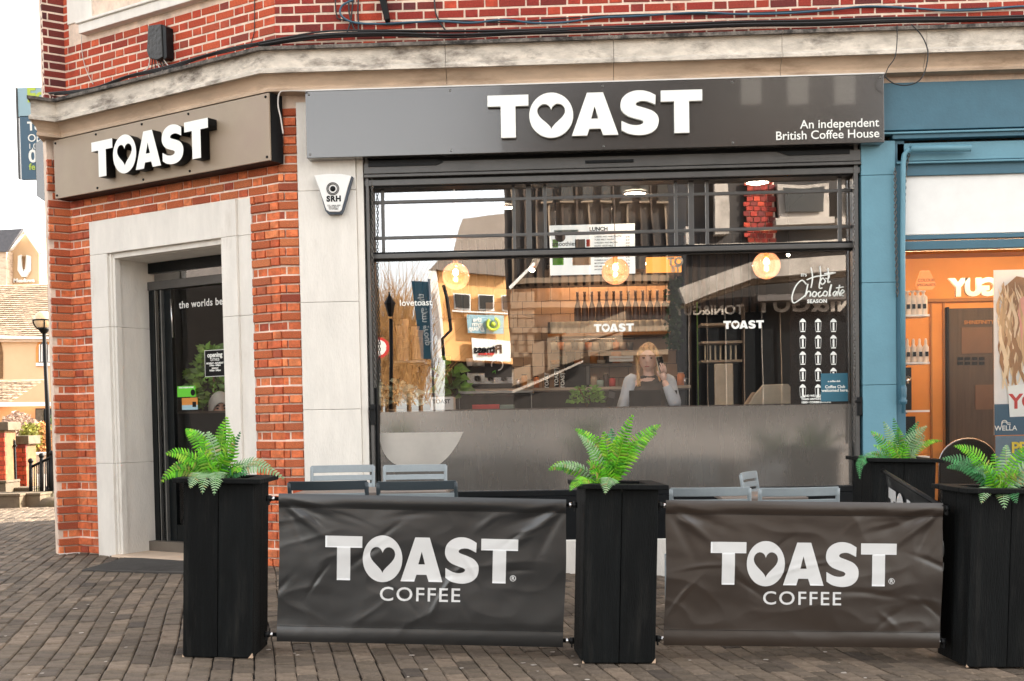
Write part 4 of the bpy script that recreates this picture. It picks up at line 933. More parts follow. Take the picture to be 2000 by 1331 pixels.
# till screens in front of the caller
for k, (x0_, x1_, yy) in enumerate(((1229, 1291, .55), (1300, 1323, .6))):
    t = px_thing('till_screen', ('wide black till screen on the counter in front of the caller', 'narrow black till screen right of the wide one')[k], 'monitor', (x0_+x1_)/2, 810, yy)
    px_box(t, 'screen', x0_, 763, x1_, 797, yy, .03, 'black', .004); px_box(t, 'stand', (x0_+x1_)/2-4, 797, (x0_+x1_)/2+4, 812, yy+.02, .03, 'frame_dark', 0)
t = px_thing('card_reader', 'black handheld card reader tilted on the counter beside the small bush', 'card reader', 1188, 797, .55)
p0 = U(1182, 797, .55); g = G(); g.box(-.035,.035,0,.03,0,.16, Matrix.Translation(p0+Vector((.03,0,0))) @ Matrix.Rotation(.25, 4, 'Y')); build('body', g, M_['black'], t, world=True, bevel=.006)
g = G(); g.box(-.028,.028,-.003,.0,.09,.145, Matrix.Translation(p0+Vector((.03,0,0))) @ Matrix.Rotation(.25, 4, 'Y')); build('display', g, M_['frame_grey'], t, world=True)
t = px_thing('sill_counter', 'narrow dark bar counter running along the inside of the window', 'counter', 1200, 812, .5)
px_box(t, 'top', 740, 803, 1660, 806, .36, .45, 'wood_top', 0)
# right hand part: staircase furniture
t = px_thing('baby_chair', 'angular beige tub chair seen low behind the glass left of the poster', 'chair', 1500, 797, 1.0)
P = [U(*q, 1.0) for q in ((1458,798),(1475,770),(1490,752),(1540,750),(1545,757),(1545,798))]; g = G(); g.prism([(q.x, q.z) for q in P], 1.0, 1.06); build('side', g, M_['cream'], t, world=True, bevel=.01)
P = [U(*q, 1.0) for q in ((1465,797),(1487,764),(1512,766),(1512,797))]; g = G(); g.prism([(q.x, q.z) for q in P], 1.5, 1.56); build('side', g, M_['kraft'], t, world=True, bevel=.01)
g = G(); q0 = U(1490, 775, 1.0); g.box(q0.x, q0.x+.25, 1.06, 1.5, q0.z-.02, q0.z+.02); build('seat', g, M_['kraft'], t, world=True)
t = px_thing('notice_panel', 'tall off white board standing behind the counter end', 'board', 1414, 795, 1.4)
px_box(t, 'board', 1396, 711, 1433, 792, 1.4, .05, 'cream', .01); px_box(t, 'foot', 1391, 792, 1437, 796, 1.35, .15, 'cream', 0)
t = px_thing('shelf_tower', 'tall narrow timber shelf tower with glassware beyond the counter', 'shelf', 1430, 700, 3.0)
for xx in (1345, 1362, 1450): px_box(t, 'upright', xx, 590, xx+(7 if xx != 1362 else 3), 800, 3.0, .1, 'int_wood' if xx != 1362 else 'leaf', 0)
for yy in (632, 667, 704): px_box(t, 'shelf', 1370, yy, 1450, yy+3, 3.0, .3, 'int_tan', 0)
for k in range(7): px_box(t, 'glass_tube', 1376+k*10, 675, 1379+k*10, 704, 3.05, .04, 'cream', 0)
t = px_thing('hanging_vine', 'dark trailing vine down the pillar right of the bottle shelf', 'plant', 1323, 700, 3.4)
rr = random.Random(9); g = G()
for i in range(420):
    p = U(1316+rr.gauss(0, 5)+6*math.sin(i*.02), rr.uniform(545, 680), 3.4+rr.uniform(-.1,.1)); L = .05
    d = Vector((rr.uniform(-1,1), rr.uniform(-.5,.5), rr.uniform(-1,.3))).normalized()*L; s2 = d.cross(Vector((0,1,.3))).normalized()*L*.4; g.quad(p, p+d*.5+s2, p+d, p+d*.5-s2)
build('foliage', g, mat('leaf_dark', (.02,.05,.012), .6, rnd=.4), t, world=True, fix=False); px_box(t, 'pillar', 1322, 540, 1336, 800, 3.6, .1, 'black', 0)
# corner plant behind the door glass + hooded customer
zq = lambda px, py, d: FC @ UC(px, py, -d)
def leafyC(label, px, py, d, nleaf, rad, hgt, seed):
    rr = random.Random(seed); p = zq(px, py, d); t = thing('indoor_tree', label, 'plant', loc=tuple(p)); g = G()
    for i in range(nleaf):
        th = rr.uniform(0, 2*PI); z = rr.uniform(.05, 1)*hgt; q = rad*rr.random()**.5*(.35+.65*math.sin(PI*min(1, z/hgt*1.05)))
        c = Vector((q*math.cos(th), q*math.sin(th), z)); d_ = Vector((math.cos(th)+rr.uniform(-.8,.8), math.sin(th)+rr.uniform(-.8,.8), rr.uniform(-.7,.9))).normalized(); sd = d_.cross(Vector((0,-1,.3))).normalized(); L = rr.uniform(.06,.12)
        g.quad(c, c+d_*L*.4+sd*L*.25, c+d_*L, c+d_*L*.4-sd*L*.25)
    build('foliage', g, M_['leaf'], t, fix=False); g = G(); g.tube([(0,0,-.6), (.02,0,.3), (-.02,0,hgt*.8)], .015, 6); build('trunk', g, M_['bark'], t)
leafyC('bushy green indoor plant behind the corner door glass', 415, 800, .95, 420, .24, .62, 11)

# ================================================================== PEOPLE
def skin(bones, verts, rad, root=0, sub=2):
    me = bpy.data.meshes.new('sk'); me.from_pydata([tuple(v) for v in verts], bones, []); o = bpy.data.objects.new('sk', me); COL.objects.link(o)
    o.modifiers.new('s', 'SKIN'); 
    for i, r_ in enumerate(rad): me.skin_vertices[0].data[i].radius = (r_, r_) if not isinstance(r_, tuple) else r_
    me.skin_vertices[0].data[root].use_root = True
    sb_ = o.modifiers.new('u', 'SUBSURF'); sb_.levels = sub
    bpy.context.view_layer.update(); ev = o.evaluated_get(bpy.context.evaluated_depsgraph_get()); out = bpy.data.meshes.new_from_object(ev)
    bpy.data.objects.remove(o); return out
def head_geo(g, M, s=1.0):
    """a head 0.235 tall facing local -y, centred on the skull; chin, nose, brow and ears shaped"""
    n, m_ = 28, 22; b = len(g.v)
    for i in range(m_+1):
        th = PI*i/m_
        for k in range(n):
            an = 2*PI*k/n; x = math.sin(th)*math.cos(an); y = math.sin(th)*math.sin(an); z = math.cos(th)
            w_ = .078*(1-.22*max(0, -z-.15)**1.2-(.10 if z < -.6 else 0)); dep = .098*(1-.10*max(0, -z)); X = x*w_; Y = y*dep; Z = z*.122
            if y < 0:
                f = max(0, -y)
                nose = math.exp(-((x/.17)**2))*math.exp(-(((z+.10)/.16)**2))*f; Y -= .026*nose
                Y += .012*math.exp(-(((abs(x)-.38)/.2)**2))*math.exp(-(((z-.10)/.12)**2))*f
                Y -= .007*math.exp(-((x/.3)**2))*math.exp(-(((z+.46)/.10)**2))*f
                Y -= .010*math.exp(-((x/.35)**2))*math.exp(-(((z+.80)/.18)**2))*f
            g.v.append(tuple(M @ (Vector((X, Y, Z))*s)))
    for i in range(m_):
        for k in range(n): g.face([b+i*n+k, b+(i+1)*n+k, b+(i+1)*n+(k+1) % n, b+i*n+(k+1) % n], True)
    for sx in (-1, 1): g.ball((sx*.078*s, .01*s, -.01*s), .026*s, 10, 7, (.35,.7,1.1), M)
def sm(me):
    me.polygons.foreach_set('use_smooth', [True]*len(me.polygons)); return me
yb = .72
Pw = lambda px, py, y=yb: U(px, py, y)
wm = thing('person', 'fair haired woman in dark gilet and pale sleeves at the till, phone at her ear', 'person', loc=tuple(Pw(1268, 1000, yb+.05)))
hc = Pw(1266, 700, yb)
HM = Matrix.Translation(hc) @ Matrix.Rotation(-.15, 4, 'Z') @ Matrix.Rotation(.16, 4, 'X') @ Matrix.Rotation(.05, 4, 'Y')
nk = Pw(1267, 730, yb+.03); ch = Pw(1267, 768, yb+.05); pv = Pw(1267, 860, yb+.07)
shL = Pw(1233, 745, yb+.04); elL = Pw(1216, 800, yb+.0); haL = Pw(1226, 838, yb-.12)
shR = Pw(1305, 745, yb+.04); elR = Pw(1318, 788, yb-.12); haR = Pw(1296, 742, yb-.125)
fl = Vector((pv.x, yb+.07, fz))
V_ = [pv, ch, nk, hc+Vector((0,.01,-.03)), shL, elL, haL, shR, elR, haR, Vector((pv.x-.1, yb+.07, 1.0)), Vector((pv.x-.1, yb+.07, .55)), Vector((pv.x-.1, yb+.05, fz+.05)), Vector((pv.x+.1, yb+.07, 1.0)), Vector((pv.x+.1, yb+.07, .55)), Vector((pv.x+.1, yb+.05, fz+.05))]
E_ = [(0,1),(1,2),(2,3),(1,4),(4,5),(5,6),(1,7),(7,8),(8,9),(0,10),(10,11),(11,12),(0,13),(13,14),(14,15)]
Rd = [.13,.12,.050,.05,.05,.04,.026,.05,.04,.026,.09,.06,.04,.09,.06,.04]
bmb = skin(E_, V_, Rd)
g = G(); g.add_mesh(bmb); head_geo(g, HM, 1.06)
# hand round the phone: palm and five fingers
ph = Pw(1290, 712, yb-.115)
def fingers(g, palm, dirs, curls, lens, rads):
    for d, c, L, r_ in zip(dirs, curls, lens, rads):
        p = palm+d[0]; v = Vector(d[1]).normalized(); cv = Vector(c)
        pts = [p, p+v*L*.4, p+v*L*.4+(v+cv*.5).normalized()*L*.33, p+v*L*.4+(v+cv*.5).normalized()*L*.33+(v*.5+cv).normalized()*L*.27]
        g.tube(pts, [r_, r_*.95, r_*.85, r_*.6], 8)
palm = haR+Vector((0,-.005,.03)); g.ball(tuple(palm), .036, 12, 8, (.8,.5,1.15))
fingers(g, palm, [(Vector((-.020,-.01,.035)), (-.25,-.1,1)), (Vector((-.007,-.012,.04)), (-.15,-.1,1)), (Vector((.007,-.012,.038)), (-.05,-.1,1)), (Vector((.019,-.01,.03)), (.05,-.1,1)), (Vector((-.024,-.005,-.005)), (-.7,-.2,.7))],
        [(-.3,.1,.2)]*4+[(.1,0,.8)], [.075,.082,.077,.06,.06], [.0095,.0095,.009,.008,.010])
for f in range(len(g.sm)): g.sm[f] = True
body = build('body', g, M_['skin'], wm, world=True, fix=False)
vt = ch*.45+nk*.55+Vector((0,.02,-.02))
vm = skin([(0,1),(1,2),(2,3),(2,4)], [pv-Vector((0,0,.1)), ch-Vector((0,0,.06)), vt-Vector((0,0,.05)), shL*.78+vt*.22+Vector((0,0,-.01)), shR*.78+vt*.22+Vector((0,0,-.01))], [.16,.165,.125,.075,.075])
g = G(); g.add_mesh(vm); g.sm = [True]*len(g.f); build('gilet', g, M_['vest'], wm, world=True, fix=False)
g = G(); g.tube([nk+Vector((.06*math.cos(t_*PI/8), .02+.055*math.sin(t_*PI/8), -.035)) for t_ in range(16)], .02, 8, closed=True); build('collar', g, M_['vest'], wm, world=True)
for nm_, P3, r3 in (('sleeve', [shL*.8+vt*.2, shL, (shL+elL)/2, elL, (elL*.6+haL*.4), haL], [.05,.068,.062,.055,.048,.04]), ('sleeve', [shR*.8+vt*.2, shR, (shR+elR)/2, elR, elR*.6+haR*.4, elR*.25+haR*.75], [.05,.068,.062,.056,.048,.036])):
    g = G(); pp = catmull([tuple(q)+(r_,) for q, r_ in zip(P3, r3)], 4); g.tube([Vector(q[:3]) for q in pp], [q[3] for q in pp], 14); build('sleeve', g, M_['shirt'], wm, world=True)
# hair: cap, two falls
g = G(); n, m_ = 30, 14
for i in range(m_+1):
    th = PI*.62*i/m_
    for k in range(n):
        an = 2*PI*k/n; fr = max(0, -math.sin(an)); th2 = th*(1-.50*fr**1.5)
        q = Vector((.088*math.sin(th2)*math.cos(an), .012+.108*math.sin(th2)*math.sin(an)*1.0, .010+.124*math.cos(th2)))
        g.v.append(tuple(HM @ (q*1.06)))
for i in range(m_):
    for k in range(n): g.face([i*n+k, (i+1)*n+k, (i+1)*n+(k+1) % n, i*n+(k+1) % n], True)
for sx, low, rr_ in ((-1, (1247, 768), .018), (-1, (1252, 776), .016), (-1, (1249, 755), .022), (1, (1289, 745), .016)):
    a = HM @ Vector((sx*.05, -.03, .105)); b = HM @ Vector((sx*.088, -.03, .03)); c = HM @ Vector((sx*.088, -.02, -.09)); d = Pw(*low, yb-.06)
    pp = catmull([tuple(a), tuple(b), tuple(c), tuple(d)], 6); g.tube([Vector(q) for q in pp], [rr_*(.6+.4*math.sin(PI*min(1, i/len(pp)+.15))) for i in range(len(pp))], 10)
build('hair', g, M_['hair'], wm, world=True, fix=False)
g = G()
for sx in (-1, 1): g.ball((sx*.032, -.090, .012), .010, 8, 6, (1.25,.5,.42), HM @ Matrix.Scale(1.06, 4))
build('eye', g, M_['frame_dark'], wm, world=True)
g = G()
for sx in (-1, 1): g.tube([HM @ (Vector((sx*.015,-.100,.034))*1.06), HM @ (Vector((sx*.034,-.101,.036))*1.06), HM @ (Vector((sx*.052,-.090,.030))*1.06)], .003, 6)
build('brow', g, M_['hair'], wm, world=True)
g = G(); g.ball((0,-.103,-.058), .02, 12, 6, (1.1,.35,.28), HM @ Matrix.Scale(1.06, 4)); build('lips', g, mat('lips', (.5,.16,.13), .4), wm, world=True)
phn = thing('mobile_phone', 'dark mobile phone in a pale case held to the caller ear', 'phone', loc=tuple(ph))
RM = Matrix.Translation(ph+Vector((0,-.018,.0))) @ Matrix.Rotation(-.22, 4, 'Y') @ Matrix.Rotation(.5, 4, 'Z')
g = G(); g.box(-.036,.036,-.005,.005,-.073,.073, RM); build('case', g, M_['cream'], phn, world=True, bevel=.006)
g = G(); g.box(-.031,.031,-.007,-.0052,-.066,.066, RM); build('back', g, M_['black'], phn, world=True, bevel=.003)
g = G(); g.box(-.026,-.006,-.010,-.0072,.03,.06, RM); build('camera_block', g, M_['frame_grey'], phn, world=True, bevel=.003)
# hooded customer sitting behind the door glass
hp = zq(431, 800, .75)
cu_ = thing('person', 'seated customer in a pale grey hood seen through the corner door glass', 'person', loc=tuple(hp-Vector((0,0,.75))))
HM2 = Matrix.Translation(hp) @ Matrix.Rotation(.35, 4, 'Z') @ Matrix.Rotation(.05, 4, 'X')
nb = skin([(0,1),(1,2),(1,3),(3,4),(4,5),(1,6),(6,7),(7,8),(0,9),(9,10),(10,11),(0,12),(12,13),(13,14)], [hp+Vector(q) for q in ((0,.05,-.72),(0,.05,-.28),(0,.02,-.05),(-.19,.04,-.27),(-.24,-.02,-.5),(-.1,-.2,-.55),(.19,.04,-.27),(.24,-.02,-.5),(.1,-.2,-.55),(-.1,-.05,-.72),(-.12,-.42,-.72),(-.12,-.42,-1.1),(.1,-.05,-.72),(.12,-.42,-.72),(.12,-.42,-1.1))], [.14,.14,.05,.07,.05,.03,.07,.05,.03,.09,.07,.045,.09,.07,.045])
g = G(); g.add_mesh(nb); head_geo(g, HM2, 1.05)
for sx in (-1, 1):
    pm_ = hp+Vector((sx*.08,-.22,-.55)); g.ball(tuple(pm_), .035, 10, 7, (1,1,.5)); fingers(g, pm_, [(Vector((k*.014,-.02,0)), (0,-1,-.1)) for k in (-1.5,-.5,.5,1.5)]+[(Vector((-sx*.03,0,0)), (-sx,-.6,0))], [(0,0,-.4)]*5, [.065,.075,.07,.055,.05], [.009]*5)
g.sm = [True]*len(g.f); build('body', g, M_['skin_dark'], cu_, world=True, fix=False)
g = G(); n, m_ = 26, 16
for i in range(m_+1):
    th = PI*.86*i/m_
    for k in range(n):
        an = 2*PI*k/n; fr = max(0, -math.sin(an)); th2 = th*(1-.55*fr**1.2)
        g.v.append(tuple(HM2 @ Vector((.105*math.sin(th2)*math.cos(an), .015+.125*math.sin(th2)*math.sin(an), .015+.15*math.cos(th2)))))
for i in range(m_):
    for k in range(n): g.face([i*n+k, (i+1)*n+k, (i+1)*n+(k+1) % n, i*n+(k+1) % n], True)
o = build('hood', g, M_['hood'], cu_, world=True, fix=False); so_ = o.modifiers.new('t', 'SOLIDIFY'); so_.thickness = .012; so_.offset = 1
g = G(); g.add_mesh(skin([(0,1),(1,2),(1,3)], [hp+Vector((0,.05,-.72)), hp+Vector((0,.05,-.27)), hp+Vector((-.19,.04,-.27)), hp+Vector((.19,.04,-.27))], [.18,.17,.09,.09])); g.sm = [True]*len(g.f); build('jacket', g, M_['black'], cu_, world=True, fix=False)
g = G()
for sx in (-1, 1): g.ball((sx*.033, -.088, .012), .011, 8, 6, (1.2,.5,.7), HM2 @ Matrix.Scale(1.05, 4))
build('eye', g, M_['black'], cu_, world=True)
g = G()
for sx in (-1, 1): g.tube([HM2 @ Vector((sx*.015,-.100,.036)), HM2 @ Vector((sx*.034,-.103,.042)), HM2 @ Vector((sx*.052,-.092,.036))], .005, 6)
build('brow', g, M_['black'], cu_, world=True)
bs_ = thing('booth_panel', 'dark timber booth panel behind the lower half of the corner door glass', 'panel', M=FC, loc=(1.6, .6, fz))
a = UC(300, 810, -.56); b = UC(460, 806, -.56); g = G(); g.box(a.x, b.x+.3, .56, .6, fz, b.z); build('panel', g, M_['frame_dark'], bs_, M=FC); g = G(); g.box(a.x, b.x+.3, .55, .61, b.z+.001, b.z+.02); build('rail', g, M_['int_wood'], bs_, M=FC)

# ================================================================== SALON NEXT DOOR
sal = thing('salon_building', 'blue painted hair salon shopfront beside the coffee shop', 'building', loc=(U(1683, 900).x, 0, -.1))
def sbx(px0_, px1_, py0_, py1_, off, dep, name, mk, bev=.004, t=None, tex=None):
    x0_ = U(px0_, 500, -off).x if not isinstance(px0_, float) else px0_; x1_ = U(px1_, 500, -off).x if not isinstance(px1_, float) else px1_
    z1x = U(1886, py0_, -off).z; z0x = U(1886, py1_, -off).z; g = G(); g.box(x0_, x1_, -off, -off+dep, z0x, z1x); return build(name, g, M_[mk], t or sal, world=True, bevel=bev)
XR = 6.6
pz = [-.25, U(1715, 752, -.03).z, U(1715, 552, -.03).z, U(1715, 342, -.03).z, U(1715, 275, -.03).z]
xq0 = U(1684, 600, -.03).x; xq1 = U(1750, 600, -.03).x
for a, b in zip(pz[:-1], pz[1:]):
    g = G(); g.box(xq0, xq1, -.03, .3, a, b-.0025); build('pilaster_panel', g, M_['blue_paint'], sal, world=True, bevel=.004)
sbx(1728, XR, 158, 251, .045, .3, 'fascia', 'blue_dark'); sbx(1728, XR, 254, 258, .075, .1, 'moulding', 'blue_paint'); sbx(1745, XR, 259, 268, .05, .1, 'architrave', 'blue_dark')
xg = xq1+.0
sbx(1753, XR, 277, 312, .0, .1, 'awning_box', 'blue_paint'); sbx(1753, XR, 313, 317, .03, .1, 'moulding', 'blue_paint'); sbx(1762, XR, 318, 341, -.02, .1, 'head_rail', 'blue_dark')
sbx(1766, XR, 342, 456, -.05, .03, 'white_panel', 'white_paint', 0); sbx(1762, XR, 457, 466, -.02, .08, 'transom', 'blue_dark'); sbx(1762, XR, 469, 486, .0, .1, 'transom', 'blue_dark')
g = G(); g.box(xg, U(1766, 500, .02).x, .0, .2, -.2, U(1760, 275).z); build('frame_post', g, M_['blue_dark'], sal, world=True, bevel=.003)
zs_ = U(1886, 990, .0).z
g = G(); g.box(xg, XR, -.02, .2, -.4, zs_); build('stall_riser', g, M_['blue_dark'], sal, world=True, bevel=.003)
ytop = U(1886, 486, .15).z
g = G(); g.quad((xg, .15, zs_), (XR, .15, zs_), (XR, .15, ytop), (xg, .15, ytop)); build('window_pane', g, M_['glass_salon'], sal, world=True, fix=False)
YB = 1.7
g = G(); g.box(2.72, XR, YB, YB+.1, -.2, 3.4); g.box(2.72, 2.74, .25, YB, -.2, 3.4); g.box(XR, XR+.1, .25, YB, -.2, 3.4); build('room_wall', g, M_['orange_wall'], sal, world=True)
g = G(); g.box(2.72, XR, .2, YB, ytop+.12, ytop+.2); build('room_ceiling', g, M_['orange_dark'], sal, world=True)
g = G(); g.box(2.72, XR, .2, YB, -.2, -.12); build('room_floor', g, M_['int_floor'], sal, world=True)
g = G(); zb = U(1886, 640, YB-.02).z; xx0 = U(1765, 700, YB).x; xx1 = U(1857, 700, YB).x
g.box(2.75, XR, YB-.03, YB, U(1886, 590, YB).z, U(1886, 583, YB).z); g.box(xx0+.25, xx0+.27, YB-.02, YB, .1, U(1886, 590, YB).z); g.box(xx1-.08, xx1-.06, YB-.02, YB, .1, U(1886, 590, YB).z); build('panel_moulding', g, M_['orange_dark'], sal, world=True, bevel=.003)
dd = thing('salon_door', 'dark timber door with faint notices at the back of the orange salon', 'door', loc=tuple(U(1900, 940, YB-.05)))
px_box(dd, 'leaf', 1853, 603, 1944, 960, YB-.05, .05, 'int_wood'); px_box(dd, 'frame', 1850, 600, 1856, 960, YB-.07, .07, 'black'); px_box(dd, 'notice', 1878, 640, 1938, 690, YB-.056, .005, 'salon_brown', 0)
for r_ in range(2):
    for c_ in range(4): px_box(dd, 'notice', 1870+c_*14, 698+r_*9, 1881+c_*14, 704+r_*9, YB-.057, .006, 'frame_dark', 0)
px_box(dd, 'notice', 1905, 752, 1940, 800, YB-.057, .006, 'salon_brown', 0); int_text(dd, 'SHINEFINITY', 1912, 630, YB-.06, .05, .001, 'orange_dark')
lt = thing('strip_light', 'warm strip light under the salon ceiling', 'light', loc=(4, .8, ytop+.08)); g = G(); g.box(2.95, 6.3, .70, .78, ytop+.07, ytop+.115); build('tube', g, M_['warm_tube'], lt, world=True)
# mirrored lettering
yl = .9
a = U(1857, 581, yl); b = U(1922, 546, yl); h = b.z-a.z
me = text_mesh('TONI&GUY', h*1.35, .012, .02, .95, 'RIGHT')
for v in me.vertices: v.co.x *= -1
o = build('mirrored_lettering', me, [], None, M=Matrix.Translation((a.x, yl, (a.z+b.z)/2)) @ XZ); o.data.flip_normals(); o.data.materials.clear(); o.data.materials.append(M_['white_letter']); tag(o, 'large white letters read backwards hanging inside the salon window', 'sign')
for k in range(4):
    pass
t = thing('hanging_badge', 'orange hexagonal badge hanging in the salon window above the bottles', 'sign', loc=tuple(U(1810, 550, .5)))
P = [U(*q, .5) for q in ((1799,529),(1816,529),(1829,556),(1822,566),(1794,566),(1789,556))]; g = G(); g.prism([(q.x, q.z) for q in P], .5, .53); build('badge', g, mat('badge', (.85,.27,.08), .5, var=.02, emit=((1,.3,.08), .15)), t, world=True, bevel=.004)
int_text(t, 'COLOUR', 1809, 548, .497, .035, .0008, 'orange_dark'); int_text(t, 'SPECIALISTS', 1809, 557, .497, .03, .0008, 'orange_dark')
for k, yy in enumerate((616, 709, 803, 893)):
    t = thing('glass_shelf', ('top white salon shelf holding pump bottles', 'second white salon shelf holding slim spray bottles', 'third white salon shelf holding a tall black case', 'lowest white salon shelf holding a black box')[k], 'shelf', loc=tuple(U(1790, yy, .35)), group='white display shelves in the salon window')
    px_box(t, 'board', 1766, yy-1, 1816, yy+2, .30, .22, 'white_paint', 0); px_box(t, 'bracket', 1770, yy+2, 1772, yy+6, .4, .1, 'frame_grey', 0)
g = G(); g.lathe([(0,0),(.032,0),(.034,.008),(.034,.15),(.02,.165),(.012,.17),(.012,.19),(.020,.195),(.02,.205),(0,.206)], n=14); g.tube([(0,0,.2), (-.035,0,.205)], .006, 6); pb_ = mesh_of('pump_bottle', g, mat('bottle_warm', (.75,.62,.5), .4))
g = G(); g.lathe([(0,0),(.024,0),(.026,.008),(.026,.13),(.012,.155),(.012,.19),(.006,.205),(0,.206)], n=14); sb2 = mesh_of('spray_bottle', g, bpy.data.materials['bottle_warm'])
def lbl(o, x, y, z):
    g = G(); g.quad((-.014,-.0355,.05),(.014,-.0355,.05),(.014,-.0355,.09),(-.014,-.0355,.09)); c = build('label', g, M_['frame_dark'], None, fix=False); c.parent = o
words = ('leftmost', 'second', 'third', 'fourth, next to the shelf end')
for k in range(4):
    for meh, yy, dx, nm_, lb in ((pb_, 615, 10.5, 'pump_bottle', 'pale pump bottle on the top salon shelf, '), (sb2, 708, 12, 'spray_bottle', 'slim pale spray bottle on the second salon shelf, ')):
        p = U(1772+k*dx, yy, .38); o = bpy.data.objects.new(nm_, meh); COL.objects.link(o); o.location = (p.x, p.y, U(1790, yy, .38).z-.002); WM[o] = o.matrix_world.copy(); lbl(o, *p)
        tag(o, lb+words[k], 'bottle', 'pale bottles on the salon shelves')
t = px_thing('black_case', 'tall black case on the third salon shelf', 'box', 1780, 801, .36); px_box(t, 'case', 1766, 718, 1781, 801, .36, .1, 'black'); g = G(); q = U(1772, 742, .35); g.lathe([(0,0),(.03,0),(.034,.01),(0,.012)], n=14, M=Matrix.Translation(q) @ Matrix.Rotation(PI/2, 4, 'X')); build('dial', g, M_['steel'], t, world=True)
t = px_thing('black_case', 'low black box on the lowest salon shelf', 'box', 1780, 891, .36); px_box(t, 'case', 1766, 814, 1789, 891, .36, .12, 'black'); px_box(t, 'label', 1790, 862, 1808, 872, .34, .004, 'kraft', 0)
# posters
po = thing('salon_poster', 'large pale advertising poster with wavy blonde hair in the salon window', 'poster', loc=tuple(U(1970, 848, .2)))
a = U(1941, 528, .2); b = U(2100, 848, .2); g = G(); g.box(a.x, b.x, .2, .21, b.z, a.z); build('sheet', g, M_['white_paint'], po, world=True)
c = U(1941, 790, .2); g = G(); g.box(a.x, b.x, .196, .1995, b.z, c.z); build('blue_band', g, M_['sign_blue'], po, world=True)
rr = random.Random(3); blond = [mat('blonde', (.62,.40,.20), .6, stretch=(12,12,.8), scale=6, var=.35), mat('blonde_dark', (.36,.18,.07), .6, var=.3), mat('blonde_light', (.85,.66,.42), .6, var=.2)]
P = [U(*q, .2) for q in ((1962,560),(1985,540),(2010,545),(2010,640),(1996,700),(1975,690),(1958,660),(1966,625),(1955,600))]; g = G(); g.prism([(q.x, q.z) for q in P], .1948, .1955); build('hair_mass', g, bpy.data.materials['blonde_dark'], po, world=True)
for i in range(64):
    x_ = 1953+rr.uniform(-2, 42); y0_ = rr.uniform(548, 640); ln = rr.uniform(70, 150); amp = rr.uniform(3, 7); ph_ = rr.uniform(0, 6)
    pts = [(x_+amp*math.sin(ph_+q*.9)+q*.8, y0_+ln*q/9) for q in range(10)]; g = G(); W_ = rr.uniform(2.5, 5)
    Lp = [U(x-W_*math.sin(PI*(i_+.3)/10.3), y, .2) for i_, (x, y) in enumerate(pts)]; Rp = [U(x+W_*math.sin(PI*(i_+.3)/10.3), y, .2) for i_, (x, y) in enumerate(pts)]
    yy = .1945-i*.0001
    for k in range(9): g.quad((Lp[k].x, yy, Lp[k].z), (Rp[k].x, yy, Rp[k].z), (Rp[k+1].x, yy, Rp[k+1].z), (Lp[k+1].x, yy, Lp[k+1].z))
    build('hair_print', g, blond[i % 3], po, world=True, fix=False)
P = [U(*q, .2) for q in ((1990,585),(2005,575),(2040,590),(2040,690),(2010,700),(1994,668),(1991,640),(1986,628))]; g = G(); g.prism([(q.x, q.z) for q in P], .189, .190); build('face_print', g, mat('face_print', (.75,.36,.26), .6), po, world=True)
P = [U(*q, .2) for q in ((1967,755),(2040,745),(2040,812),(1971,815))]; g = G(); g.prism([(q.x, q.z) for q in P], .186, .187); build('caption_card', g, M_['white_letter'], po, world=True)
q = U(1972, 786, .185); lettering(po, 'YOU', F0, q.x, q.z, -.184, .17, .005, .0004, .95, 'LEFT', 'plum' if 'plum' in M_ else 'red')
q = U(1964, 837, .195); lettering(po, 'WELLA', F0, q.x, q.z, -.190, .058, .001, .0004, 1, 'CENTER', 'white_letter')
g = G(); 
for dz in (0, 3): g.tube([U(x, y+dz, .190) for x, y in catmull([(1956,829),(1958,823),(1964,822),(1968,826),(1974,827)], 5)], .004, 5)
build('wave_logo', g, M_['white_letter'], po, world=True)
pq = thing('salon_poster', 'lower blue grey poster with yellow lettering in the salon window', 'poster', loc=tuple(U(1970, 935, .2)))
a = U(1944, 852, .2); b = U(2100, 935, .2); g = G(); g.box(a.x, b.x, .2, .21, b.z, a.z); build('sheet', g, mat('poster_blue', (.13,.20,.26), .5), pq, world=True, bevel=.02)
q = U(1975, 876, .19); lettering(pq, 'PROMO', F0, q.x, q.z, -.190, .13, .004, .0004, .95, 'LEFT', 'lime'); COL.objects[-1].data.materials.clear(); COL.objects[-1].data.materials.append(mat('yellow', (.85,.62,.05), .5))
# black chair in the salon
t = px_thing('salon_chair', 'black round backed chair with chrome edge inside the salon window', 'chair', 1890, 985, .6)
a = U(1836, 990, .6); b = U(1950, 857, .6); w_ = b.x-a.x; h_ = b.z-a.z
sh = [(a.x+w_*.5-w_*.5*math.cos(q)*(1 if abs(math.cos(q)) < .98 else 1), a.z+h_*.62+h_*.38*math.sin(q)) for q in [i*PI/16 for i in range(17)]]
g = G(); g.prism([(a.x, a.z)]+sh+[(b.x, a.z)], .6, .66); build('backrest', g, M_['black'], t, world=True, bevel=.01)
g = G(); g.tube([(a.x, .63, a.z)]+[(x, .63, z+.004) for x, z in sh]+[(b.x, .63, a.z)], .009, 8); build('frame', g, M_['steel'], t, world=True)
g = G(); g.box(a.x+.05, b.x-.05, .66, 1.1, a.z-.05, a.z+.02); build('seat', g, M_['black'], t, world=True, bevel=.02)
for x in (a.x+.03, b.x-.03):
    for y in (.66, 1.08): g = G(); g.tube([(x, y, a.z), (x, y, -.12)], .011, 8); build('leg', g, M_['steel'], t, world=True)
